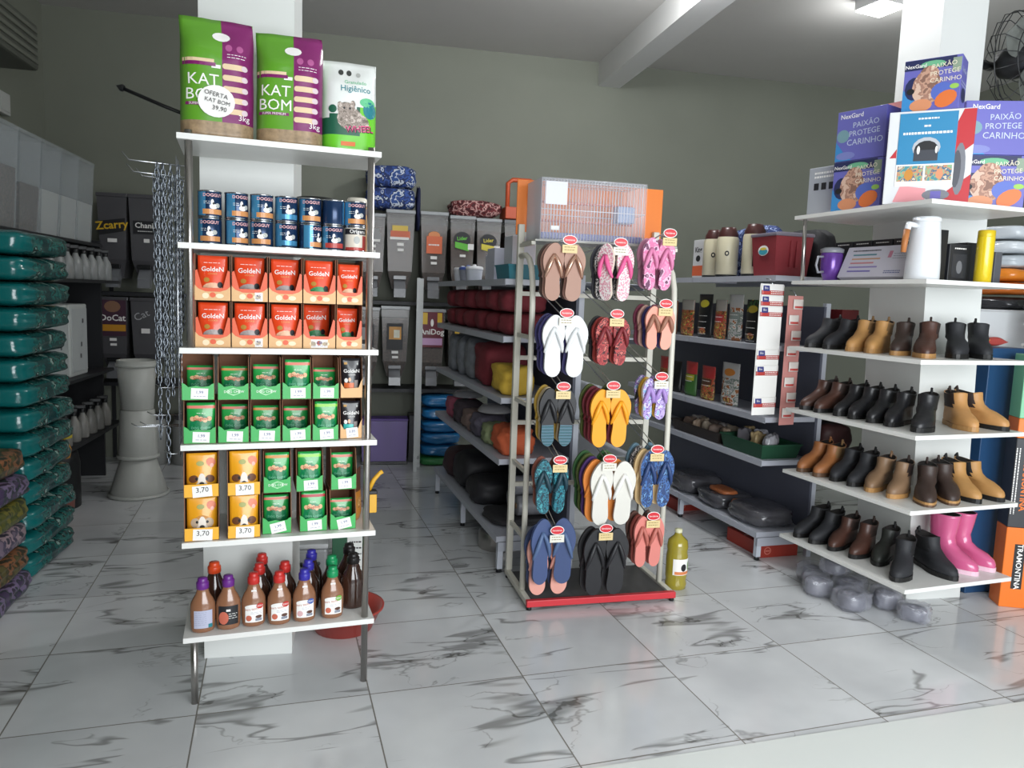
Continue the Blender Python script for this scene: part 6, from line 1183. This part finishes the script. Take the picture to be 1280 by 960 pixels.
# ------------------------------------------------------------------ kibble dispensers along the back wall
DSH = mat('rack_charcoal', '#25262a', 0.5); KIB = patmat('kibble_brown', ['#3b302b', '#5a4a40', '#4a3c34', '#6a584c'], 70, 0.8); SMOKE = mat('smoky_clear_plastic', '#8a8684', 0.12, alpha=0.38); DGREY = mat('dispenser_dark', '#525154', 0.3); CHUTE = mat('chute_grey', '#85878b', 0.2, alpha=0.8); LIDG = mat('dispenser_lid', '#9a9da0', 0.3)
def dispenser(label, x, z, w, h, dark, deco, loc_y=6.60, fill=0.9, rz=0.0):
    t = thing('kibble_dispenser', label, 'food dispenser', (x, loc_y, z), rz, 'kibble dispensers along the back wall')
    d = 0.30; a = w / 2
    # side profile: tall body, sloping in to the chute at the front bottom
    prof = [(0.0, 0.30 * h), (0.0, h), (d, h), (d, 0.10 * h), (0.16, 0.10 * h)]
    P2 = Matrix(((0, 0, 1, 0), (1, 0, 0, 0), (0, 1, 0, 0), (0, 0, 0, 1)))
    m = MB(); k = 0.9
    def ringat(z_, y0, y1, ww): return [(-ww, y0, z_), (ww, y0, z_), (ww, y1, z_), (-ww, y1, z_)]
    m.loft([ringat(0.10 * h, 0.07, d, a * 0.55), ringat(0.30 * h, 0.012, d, a * 0.86), ringat(h - 0.03, 0.0, d, a)], DGREY if dark else SMOKE, None, False); m.build('bin', t)
    if not dark:
        q = MB(); q.loft([ringat(0.105 * h, 0.075, d - 0.004, a * 0.53), ringat(0.30 * h, 0.016, d - 0.004, a * 0.84), ringat(fill * h * 0.94, 0.006, d - 0.004, a * 0.96)], KIB, None, False); o = q.build('kibble', t); o['kind'] = 'stuff'
    m = MB(); m.box(-a - 0.006, a + 0.006, -0.006, d + 0.004, h - 0.0295, h, LIDG if not dark else DGREY, None, 0.004); m.build('lid', t)
    m = MB(); m.loft([[(-a * .42, -0.035, 0.0), (a * .42, -0.035, 0.0), (a * .42, 0.02, 0.0), (-a * .42, 0.02, 0.0)], [(-a * .42, -0.03, 0.10 * h), (a * .42, -0.03, 0.10 * h), (a * .42, 0.068, 0.10 * h), (-a * .42, 0.068, 0.10 * h)], [(-a * .40, 0.03, 0.20 * h), (a * .40, 0.03, 0.20 * h), (a * .40, 0.066, 0.20 * h), (-a * .40, 0.066, 0.20 * h)]], CHUTE, None, False); m.build('chute', t)
    m = MB(); m.box(-a * .46, a * .46, 0.0, 0.04, 0.205 * h, 0.25 * h, BLACKP if dark else CHUTE, None, 0.003); m.build('flap', t)
    m = MB(); S = lambda u, v, l: (u, -0.004 + 0.012 * max(0, (1 - v / h)) - l - 0.003, v)
    deco(m, S, w, h); 
    if m.f: m.build('label', t)
    return t
def tags_(m, S, w, h, v0=0.45): m.d_rect(S, -.12 * w, v0 * h, .12 * w, (v0 + .035) * h, PAPER, 0.001, 1, 1); m.d_rect(S, -.1 * w, (v0 - .06) * h, .12 * w, (v0 - .03) * h, PAPER, 0.001, 1, 1)
SC = mat('script_yellow', '#d9b02c', 0.4)
def dk_z(m, S, w, h): m.d_text(S, 'Zcarry', 0, .66 * h, .40 * w, SC, 0.002, 0.12, bold=0.02); m.d_rect(S, -.16 * w, .48 * h, .16 * w, .52 * h, PAPER, 0.001, 1, 1); m.d_poly(S, [(-.45 * w, .55 * h), (.4 * w, .6 * h), (.45 * w, .74 * h), (-.4 * w, .70 * h)], INK, 0.0006)
def dk_c(m, S, w, h): m.d_rect(S, -.36 * w, .58 * h, .42 * w, .72 * h, INK, 0.0006, 1, 1); m.d_text(S, 'Chanin', 0.02, .67 * h, .27 * w, WINK, 0.0014, bold=0.02); m.d_lines(S, -.2 * w, .3 * w, .61 * h, 1, 0.01, WINK, 0.0014, h=0.006); m.d_rect(S, .0 * w, .49 * h, .2 * w, .53 * h, PAPER, 0.001, 1, 1)
def dk_d(m, S, w, h): m.d_rect(S, -.46 * w, .52 * h, .46 * w, .96 * h, mat('label_plum', '#4a2f3f', 0.4), 0.0006, 1, 1); m.d_ell(S, 0, .88 * h, .28 * w, .07 * h, mat('label_fur', '#8f6a52', 0.5), 0.001); m.d_text(S, 'DoCat', 0, .74 * h, .32 * w, WINK, 0.0014, bold=0.02); m.d_rect(S, -.40 * w, .58 * h, .44 * w, .66 * h, mat('label_amber', '#c98f2c', 0.4), 0.001, 1, 1); tags_(m, S, w, h, .46)
def dk_k(m, S, w, h): m.d_text(S, 'Cat', -.12 * w, .78 * h, .38 * w, mat('script_grey', '#b9b9bc', 0.4), 0.0014, 0.45); m.d_rect(S, -.14 * w, .56 * h, .16 * w, .62 * h, PAPER, 0.001, 1, 1)
H1 = 0.735
dispenser('dark kibble dispenser with yellow script label, upper row at the left', -1.855, 1.455, 0.215, H1, True, dk_z)
dispenser('dark kibble dispenser with a small white word label, upper row at the left', -1.625, 1.455, 0.215, H1, True, dk_c)
dispenser('dark kibble dispenser with plum and amber label, lower row at the left', -1.865, 0.73, 0.215, 0.65, True, dk_d)
dispenser('dark kibble dispenser with slanted grey lettering, lower row at the left', -1.625, 0.73, 0.215, 0.65, True, dk_k)
def lab1(c1, c2, sty=0):
    a, b_ = mat('lbl' + c1.strip('#'), c1, 0.4), mat('lbl' + c2.strip('#'), c2, 0.4)
    def f(m, S, w, h):
        if sty == 0: m.d_rect(S, -.30 * w, .74 * h, .26 * w, .82 * h, b_, 0.001, 1, 1); m.d_rect(S, -.36 * w, .68 * h, .34 * w, .76 * h, a, 0.0014, 1, 1); m.d_rect(S, -.38 * w, .66 * h, .3 * w, .69 * h, PAPER, 0.0018, 1, 1); tags_(m, S, w, h, .59)
        elif sty == 1: m.d_rect(S, -.28 * w, .52 * h, .30 * w, .72 * h, a, 0.001, 1, 1); m.d_ell(S, 0, .73 * h, .22 * w, .045 * h, b_, 0.0008); m.d_lines(S, -.2 * w, .2 * w, .62 * h, 1, .02, WINK, 0.0014, h=0.012); tags_(m, S, w, h, .455)
        elif sty == 2: m.d_ell(S, -.02 * w, .72 * h, .34 * w, .09 * h, INK, 0.0008); m.d_text(S, 'Lider', -.02 * w, .73 * h, .2 * w, a, 0.0016, 0.1, bold=0.02); m.d_poly(S, [(-.30 * w, .62 * h), (.26 * w, .58 * h), (.3 * w, .66 * h), (-.3 * w, .69 * h)], a, 0.0012); m.d_rect(S, .22 * w, .60 * h, .46 * w, .67 * h, PAPER, 0.002, 1, 1); m.d_rect(S, -.1 * w, .51 * h, .14 * w, .54 * h, PAPER, 0.001, 1, 1)
        else: m.d_rect(S, -.30 * w, .45 * h, .28 * w, .78 * h, INK, 0.0008, 1, 1); m.d_rect(S, -.22 * w, .58 * h, .22 * w, .74 * h, a, 0.0012, 1, 1); m.d_rect(S, -.05 * w, .60 * h, .16 * w, .70 * h, b_, 0.0016, 1, 1); tags_(m, S, w, h, .40)
    return f
def anidog(m, S, w, h): m.d_rect(S, -.42 * w, .50 * h, .42 * w, .96 * h, mat('label_wine', '#6a1f2f', 0.4), 0.0006, 1, 1); m.d_rect(S, -.38 * w, .80 * h, -.18 * w, .95 * h, SC, 0.001, 1, 1); m.d_rect(S, .2 * w, .80 * h, .38 * w, .95 * h, SC, 0.001, 1, 1); m.d_text(S, 'AniDog', 0, .70 * h, .30 * w, WINK, 0.0014, bold=0.02); m.d_rect(S, -.40 * w, .53 * h, .40 * w, .62 * h, mat('label_lilac', '#c9a0c8', 0.4), 0.001, 1, 1); m.d_ell(S, 0, .82 * h, .06 * w, .05 * h, WINK, 0.001)
dispenser('clear kibble dispenser half hidden behind the right post of the snack rack', 0.165, 1.455, 0.20, H1 - 0.04, False, lab1('#8a8a8a', '#8a8a8a', 0))
dispenser('clear kibble dispenser with orange and yellow label under the blue pet beds', 0.395, 1.455, 0.235, H1, False, lab1('#c95a2c', '#d9b83c', 0))
dispenser('clear kibble dispenser with a square orange label and round lid', 0.680, 1.455, 0.23, H1, False, lab1('#d9622c', '#e08a4a', 1))
dispenser('clear kibble dispenser with a bright green label', 0.925, 1.455, 0.215, H1 - 0.02, False, lab1('#5fc02c', '#2f6f3a', 2))
dispenser('clear kibble dispenser with a yellow and green label', 1.155, 1.455, 0.215, H1 - 0.03, False, lab1('#d9c92c', '#2f6f3a', 2))
dispenser('clear kibble dispenser with white and yellow label far right by the gondola', 1.40, 1.455, 0.215, H1 - 0.03, False, lab1('#e8e4d0', '#d9c92c', 1))
dispenser('dim kibble dispenser in the lower row behind the snack rack post', 0.13, 0.70, 0.20, 0.665, False, lab1('#8a8a8a', '#8a8a8a', 3))
dispenser('clear kibble dispenser with black and amber label in the lower row', 0.365, 0.70, 0.235, 0.68, False, lab1('#d0922c', '#e8e4d0', 3))
dispenser('kibble dispenser with a wine red and yellow label in the lower row', 0.680, 0.70, 0.225, 0.665, False, anidog)
dispenser('kibble dispenser with a small yellow label in the lower row by the gondola', 0.93, 0.70, 0.225, 0.665, False, lab1('#d9b02c', '#2a2a2a', 3))
def bin_rack(label, x0, x1, posts, zs, mm):
    t = thing('dispenser_rack', label, 'rack', (0, 6.58, 0), 0)
    for z in zs:
        m = MB(); m.box(x0, x1, 0.03, 0.40, z - 0.03, z, mm); m.build('board', t)
    for x in posts:
        for y in (0.375,):
            m = MB(); m.box(x - 0.015, x + 0.015, y + 0.03, y + 0.04, 0, zs[-1] + 0.4, mm); m.build('upright', t)
    return t
bin_rack('charcoal rack carrying the dark kibble dispensers at the left of the back wall', -2.0, -0.9, (-1.98, -0.92), (0.695, 1.42), DSH)
bin_rack('charcoal rack carrying the clear kibble dispensers at the back wall', 0.02, 1.56, (0.04, 1.54), (0.665, 1.42), DSH)
WF = mat('frame_white_metal', '#b9bcbc', 0.4)
t = thing('metal_stand', 'pair of white metal uprights between the clear kibble dispensers', 'frame', (0.545, 6.30, 0), 0)
for x, y in ((-0.012, 0.0), (0.03, 0.18)):
    m = MB(); m.box(x - 0.014, x + 0.014, y, y + 0.028, 0.0, 1.62, WF); m.build('upright', t)
m = MB(); m.box(-0.011, 0.03, 0.029, 0.179, 1.40, 1.42, WF); m.build('brace', t)
m = MB(); m.box(-0.011, 0.03, 0.029, 0.179, 0.08, 0.10, WF); m.build('brace', t)
# pet beds and bag on top of the dispensers
BLUEF2 = patmat('fabric_royal_floral', ['#2a3c72', '#3c58a0', '#22325e', '#c9d0dc', '#33508f'], 16, 0.8)
blob('pet_bed', 'blue floral pet bed on top of another on the kibble dispensers', 'pet bed', (0.312, 6.74, 2.378), 0, 0.42, 0.30, 0.18, BLUEF2, 200, 0.08, 'blue pet beds', parts='cushion')
blob('pet_bed', 'lower blue floral pet bed lying on the kibble dispensers', 'pet bed', (0.312, 6.74, 2.196), 0, 0.42, 0.30, 0.178, BLUEF2, 201, 0.08, 'blue pet beds', parts='cushion')
blob('dark_blue_cloth', 'dark blue cloth hanging down beside the blue pet beds', 'cloth', (0.546, 6.72, 2.03), 0.0, 0.034, 0.2, 0.36, mat('cloth_navy', '#20264a', 0.8), 202, 0.2)
REDF = patmat('fabric_red_dots', ['#4a1f22', '#7a3034', '#c9a09a', '#5a2428'], 26, 0.8)
blob('patterned_cushion', 'red and pink patterned cushion lying over the two right dispensers', 'cushion', (1.04, 6.74, 2.172), 0.0, 0.44, 0.28, 0.14, REDF, 203, 0.14, parts='cushion')
# under the lower row
t = thing('purple_crate', 'purple plastic pet tray with black base standing under the kibble dispensers', 'crate', (0.29, 6.62, 0), 0)
PU = mat('crate_purple', '#4b2f7c', 0.4); m = MB(); m.loft([[(-.19, -.03, .03), (.19, -.03, .03), (.19, .12, .03), (-.19, .12, .03)], [(-.20, 0, .38), (.20, 0, .38), (.20, .16, .38), (-.20, .16, .38)]], PU, None, False); m.build('body', t)
m = MB(); m.box(-.20, .20, -.035, .13, 0, 0.0295, BLACKP, None, 0.004); m.build('base', t)
m = MB(); m.box(-.205, .205, -.005, .165, .3805, .40, PU, None, 0.005); m.build('rim', t)
BB = mat('sack_blue', '#1f6fa8', 0.2, coat=0.4, bump=0.3, scale=25)
for i in range(5):
    blob('blue_sack', 'shiny blue sack in the stack under the kibble dispensers, %s from the floor' % ORD[i], 'sack', (0.775, 6.66, 0.082 + 0.108 * i), 0.02 * i, 0.35, 0.34, 0.104, BB, 210 + i, 0.10, 'blue sacks', parts='sack')
blob('green_sack', 'green sack at the bottom under the stack of blue sacks', 'sack', (0.775, 6.66, 0), 0, 0.37, 0.34, 0.080, mat('sack_green', '#2f7a3f', 0.3), 216, 0.08, parts='sack')
rbox('dark_carton', 'dark carton on the floor between the purple tray and blue sacks', 'carton', Frame(0.545, 6.78, 0), 0, 0, 0, 0.08, 0.2, 0.42, mat('carton_charcoal', '#202127', 0.4))
t = thing('hand_basket', 'orange plastic hand basket with open handle beyond the orange header board', 'basket', (1.40, 6.56, 2.163), 0)
OH = mat('basket_orange', '#c9542c', 0.45); m = MB(); m.tube([(-0.10, 0, 0.0), (-0.10, 0, 0.30), (-0.06, 0, 0.33), (0.10, 0, 0.33), (0.13, 0, 0.30), (0.13, 0, 0.0)], 0.02, OH, 8); m.build('handle', t)
m = MB(); m.box(-0.12, 0.15, -0.03, 0.25, 0.0, 0.10, OH, None, 0.006); m.build('basket', t)
# white containers low behind the chains
for i, x in enumerate((-1.62, -1.34)):
    t = thing('white_canister', ['white canister on the floor beneath the dark dispensers, left one', 'white canister on the floor beneath the dark dispensers, right one'][i], 'canister', (x, 6.72, 0), 0)
    m = MB(); m.lathe([(0.10, 0), (0.115, 0.006), (0.118, 0.34), (0.10, 0.38)], mat('canister_white', '#9a9b98', 0.5), 24); m.build('body', t); m = MB(); m.lathe([(0.10, 0.3805), (0.104, 0.385), (0.104, 0.42), (0, 0.424)], DGREY, 24); m.build('lid', t)

# ------------------------------------------------------------------ left wall: clear bins, bottles, buckets
CLR = mat('bin_clear_plastic', '#c6cdd0', 0.2, alpha=0.36); BINW = mat('bin_white_liner', '#c9ccc9', 0.5)
BX0, BX1 = -2.40, -1.86
for i in range(6):
    y0 = 4.30 + 0.325 * i
    t = thing('clear_bin', 'clear plastic storage bin high on the left wall, %s from the near end' % ORD[i], 'storage bin', ((BX0 + BX1) / 2, y0 + 0.155, 1.775), 0, 'clear bins along the left wall')
    a, b_ = 0.265, 0.150; h = 0.55
    m = MB(); m.loft([[(-a * .9, -b_ * .92, 0), (a * .9, -b_ * .92, 0), (a * .9, b_ * .92, 0), (-a * .9, b_ * .92, 0)], [(-a, -b_, h), (a, -b_, h), (a, b_, h), (-a, b_, h)]], CLR, None, False); m.build('bin', t)
    m = MB(); f = 0.62 if i < 2 else 0.5
    m.loft([[(-a * .87, -b_ * .88, 0.006), (a * .87, -b_ * .88, 0.006), (a * .87, b_ * .88, 0.006), (-a * .87, b_ * .88, 0.006)], [(-a * .94, -b_ * .93, h * f), (a * .94, -b_ * .93, h * f), (a * .94, b_ * .93, h * f), (-a * .94, b_ * .93, h * f)]], KIB if i < 3 else BINW, None, False); m.build('contents', t)['kind'] = 'stuff'
    m = MB(); m.box(-a - 0.006, a + 0.006, -b_ - 0.004, b_ + 0.004, h + 0.0005, h + 0.025, CLR, None, 0.004); m.build('lid', t)
t = thing('bin_shelving', 'dark shelving along the left wall carrying bins and bottles', 'shelving', (0, 0, 0), 0)
for z, x1 in ((1.772, -1.84), (1.505, -1.72), (0.845, -1.78), (0.44, -1.72)):
    m = MB(); m.box(-2.43, x1, 4.22 if z > 1.7 else 4.68, 6.30, z - 0.022, z, DSH); m.build('board', t)
m = MB(); m.box(-2.449, -2.431, 4.66, 6.3, 0, 1.74, DSH); m.build('back_panel', t)
m = MB(); m.box(-2.43, -1.86, 6.302, 6.325, 0, 1.80, DSH); m.build('end_panel', t)
def spray(label, loc, rz, cl, grp):
    t = thing('spray_bottle', label, 'spray bottle', loc, rz, grp)
    m = MB(); m.lathe([(0.036, 0), (0.040, 0.005), (0.041, 0.09), (0.035, 0.125), (0.018, 0.155), (0.015, 0.17)], cl, 18); m.build('bottle', t)
    m = MB(); m.lathe([(0.017, 0.1705), (0.018, 0.19), (0.013, 0.197)], BLACKP, 14); m.box(-0.012, 0.012, -0.055, 0.02, 0.197, 0.222, BLACKP, None, 0.004); m.tube([(0, -0.03, 0.198), (0, -0.045, 0.17), (0, -0.036, 0.15)], 0.005, BLACKP, 6); m.build('trigger_head', t)
    return t
BG = mat('bottle_translucent_grey', '#8d8f8e', 0.3); BG2 = mat('bottle_cloudy_grey', '#86847f', 0.35)
for i in range(8):
    spray('grey spray bottle with black trigger on the upper left shelf, %s from the near end' % ORD[i], (-1.775, 5.05 + 0.155 * i, 1.5055), -1.2, BG, 'spray bottles on the upper left shelf')
for i in range(7):
    spray('grey spray bottle with black trigger on the lower left shelf, %s from the near end' % ORD[i], (-1.78, 5.10 + 0.16 * i, 0.4405), -1.2, BG2, 'spray bottles on the lower left shelf')
rbox('yellow_tray_box', 'flat yellow box under the row of spray bottles at the left', 'box', Frame(0, 0, 0), -1.84, 4.93, 1.395, 0.20, 0.32, 0.075, mat('box_mustard', '#b9962c', 0.45), lidc=mat('box_mustard_lid', '#c9a63a', 0.45))
for i, (y, w) in enumerate([(5.02, 0.28), (5.36, 0.34), (5.74, 0.34)]):
    t = thing('white_drawer_bin', 'white plastic bin on the middle shelf of the left wall, %s from the near end' % ORD[i], 'bin', (-2.04, y, 0.8455), 0, 'white bins on the left wall')
    m = MB(); m.box(-0.20, 0.20, -w / 2, w / 2, 0, 0.49, BINW, None, 0.01); m.build('body', t)
    m = MB(); m.box(0.2005, 0.206, -w / 2 + 0.02, w / 2 - 0.02, 0.03, 0.46, mat('bin_front', '#bfc3c3', 0.4), None, 0.002)
    for q in (0.12, 0.2, 0.36): m.box(0.2065, 0.209, -0.02 + q * 0.2, 0.0 + q * 0.2, q, q + 0.03, DGREY)
    m.build('front', t)
# white buckets stacked upside down and a black bin
BK_W = mat('bucket_white', '#b9bab4', 0.4)
for i, (z, r0, r1, h) in enumerate([(0.0, 0.19, 0.118, 0.262), (0.268, 0.128, 0.112, 0.345)]):
    t = thing('bucket', 'white plastic bucket upside down in the stack by the left wall, %s one' % ['flared bottom', 'middle'][i], 'bucket', (-1.47, 5.72, z), 0, 'white buckets')
    m = MB(); m.lathe([(r0, 0.0), (r0 + 0.004, 0.004), (r1, h - 0.006), (r1 - 0.01, h)], BK_W, 28); m.build('bucket', t)
    m = MB(); m.lathe([(r0 + 0.0045, 0.002), (r0 + 0.012, 0.004), (r0 + 0.012, 0.022), (r0 + 0.001, 0.026)], BK_W, 28, caps=False); m.build('rim', t)
t = thing('bucket', 'white bucket standing upright on top of the two upturned ones', 'bucket', (-1.47, 5.72, 0.6145), 0)
m = MB(); m.lathe([(0.10, 0), (0.105, 0.004), (0.128, 0.345), (0.124, 0.345), (0.10, 0.01), (0, 0.008)], BK_W, 28); m.build('bucket', t); m = MB(); m.lathe([(0.127, 0.30), (0.135, 0.302), (0.135, 0.322), (0.128, 0.324)], BK_W, 28, caps=False); m.build('rim', t)
t = thing('black_bin', 'tall black curved bin standing left of the white buckets', 'bin', (-1.86, 5.42, 0), 0)
m = MB(); m.lathe([(0.12, 0), (0.13, 0.005), (0.13, 0.30), (0.115, 0.37), (0.08, 0.395), (0, 0.40)], BLACKP, 24, 0.8, 1.0); m.build('bin', t); m = MB(); m.box(-0.02, 0.02, -0.02, 0.02, 0.401, 0.412, DGREY, None, 0.004); m.build('knob', t)
for i, (y, cl, lab) in enumerate([(4.95, '#7a3a34', 'dim red pack on the floor under the left shelves, near one'), (5.16, '#8a5248', 'dim rose pack on the floor under the left shelves, far one')]):
    blob('dim_pack', lab, 'pack', (-1.84, y, 0), 0, 0.24, 0.18, 0.2, mat('dim_pack%d' % i, cl, 0.5), 230 + i, 0.15, parts='pack')
t = thing('yellow_toy_hanger', 'yellow toy with an orange body hanging before the lower left shelf', 'pet toy', (-1.66, 4.86, 0.44), 0)
m = MB(); m.lathe([(0.0, 0), (0.035, 0.01), (0.045, 0.06), (0.03, 0.10), (0.012, 0.12)], mat('toy_orange', '#c98a34', 0.5), 16); m.build('body', t)
m = MB(); m.lathe([(0.0, 0.1205), (0.05, 0.13), (0.05, 0.15), (0.0, 0.165)], mat('toy_yellow', '#d0bb3a', 0.5), 16, M=T(0.0, 0.0, 0.0)); m.build('cap', t)
m = MB(); m.tube([(0, 0, 0.165), (-0.06, 0.0, 0.19), (-0.13, 0, 0.19)], 0.004, CHROME, 6); m.build('hook', t)
# ---- stacks of teal and of coloured feed bags at the left edge
TEAL = mat('sack_teal', '#0f6a6a', 0.2, coat=0.4, bump=0.35, scale=14); TEALD = patmat('sack_teal_print', ['#123f42', '#1b5a58', '#2f6f68', '#163436', '#8fa8a0'], 18, 0.25, 'noise', 3)
def sack(label, loc, rz, w, d, h, mA, mB, seed, grp):
    t = thing('feed_sack', label, 'feed sack', loc, rz, grp)
    bm = bmesh.new(); bmesh.ops.create_cube(bm, size=1); bmesh.ops.subdivide_edges(bm, edges=bm.edges[:], cuts=9, use_grid_fill=True); off = Vector((seed * 1.3, seed * 2.7, 0))
    for v in bm.verts:
        c_ = v.co * 2; q = 1.0 / (abs(c_.x) ** 10 + abs(c_.y) ** 10 + abs(c_.z) ** 10) ** (1 / 10); p = c_ * q
        e = max(abs(p.x), abs(p.y)); th = 1 - 0.30 * max(0, (e - 0.74) / 0.26) ** 2
        v.co = Vector((p.x * w / 2 * (1 + 0.05 * noise.noise(p * 2 + off)), p.y * d / 2, (p.z * th * 0.5 + 0.5) * h + 0.004 * noise.noise(p * 4 + off)))
    lo = min(v.co.z for v in bm.verts)
    for v in bm.verts: v.co.z -= lo
    m = MB(); bm.verts.index_update(); vs = [v.co.copy() for v in bm.verts]
    for f in bm.faces: pass
    A_ = [[v.index for v in f.verts] for f in bm.faces if f.calc_center_median().y < -d * 0.30]; B_ = [[v.index for v in f.verts] for f in bm.faces if f.calc_center_median().y >= -d * 0.30]; bm.free()
    o = len(m.v); m.v += [tuple(v) for v in vs]
    for F_, mm in ((A_, mA), (B_, mB)):
        k = m.mi(mm)
        for f in F_: m.f.append(tuple(f)); m.m.append(k); m.s.append(True)
    m.build('sack', t); return t
for i in range(14):
    sack('shiny teal feed sack in the tall stack at the left, %s from the floor' % ORD[i], (-1.82 + rnd.uniform(-.012, .012), 4.33, 0.1235 * i), rnd.uniform(-.03, .03), 0.60, 0.64, 0.1165, TEAL, TEALD, i, 'teal feed sacks')
CS = [patmat('sack_print%d' % i, c, 14, 0.3, 'noise', 3) for i, c in enumerate([['#5a5a24', '#3f4a24', '#77702c', '#2c3320'], ['#4a3a5a', '#2f3a3a', '#7a6a8a', '#38303f'], ['#5c5430', '#3c3a24', '#8a5a3a', '#2f2f22'], ['#7a6a7a', '#4a4458', '#a08a90', '#3c3a48']])]
for i in range(6):
    sack('dim printed feed sack in the low stack at the left edge, %s from the floor' % ORD[i], (-1.77 + rnd.uniform(-.01, .01), 3.66, 0.118 * i), rnd.uniform(-.03, .03), 0.56, 0.58, 0.114, CS[i % 4], CS[(i + 1) % 4], 40 + i, 'printed feed sacks')
# dark air conditioner high on the left wall and a rod on the left pillar
AC = mat('unit_grey', '#55574f', 0.5); t = thing('air_conditioner', 'dark grey slatted air conditioner high on the left wall', 'air conditioner', (-2.445, 5.15, 2.86), 0)
m = MB(); m.box(0, 0.34, -1.5, 0.80, 0.04, 0.34, AC, None, 0.02); m.build('housing', t)
for k in range(5):
    m = MB(); m.box(0.3405, 0.352, -1.46, 0.76, 0.075 + 0.05 * k, 0.10 + 0.05 * k, mat('unit_slat', '#6c6e64', 0.5), None, 0.003); m.build('slat', t)
m = MB(); m.box(0.02, 0.24, 0.40, 0.44, -0.06, 0.0395, BLACKP); m.build('bracket', t)
t = thing('pole_bracket', 'thin black rod sticking out left from the left pillar', 'bracket', (-0.566, 3.30, 2.13), 0)
m = MB(); m.tube([(0, 0, 0), (-0.16, -0.02, 0.05), (-0.30, -0.03, 0.10)], 0.007, BLACKP, 8); m.build('rod', t); m = MB(); m.lathe([(0.012, 0), (0.014, 0.01), (0, 0.03)], BLACKP, 10, M=T(-0.30, -0.03, 0.10, 0, -1.2)); m.build('tip', t)
t = thing('junction_box', 'small white junction box on the left wall below the air conditioner', 'junction box', (-2.448, 6.17, 2.64), 0)
m = MB(); m.box(0, 0.05, -0.12, 0.06, 0, 0.15, mat('plate_white', '#b9bab6', 0.5), None, 0.006); m.build('body', t)
m = MB(); m.box(0.0505, 0.056, -0.10, 0.04, 0.02, 0.13, mat('plate_white', '#b9bab6', 0.5), None, 0.002); m.build('cover', t)
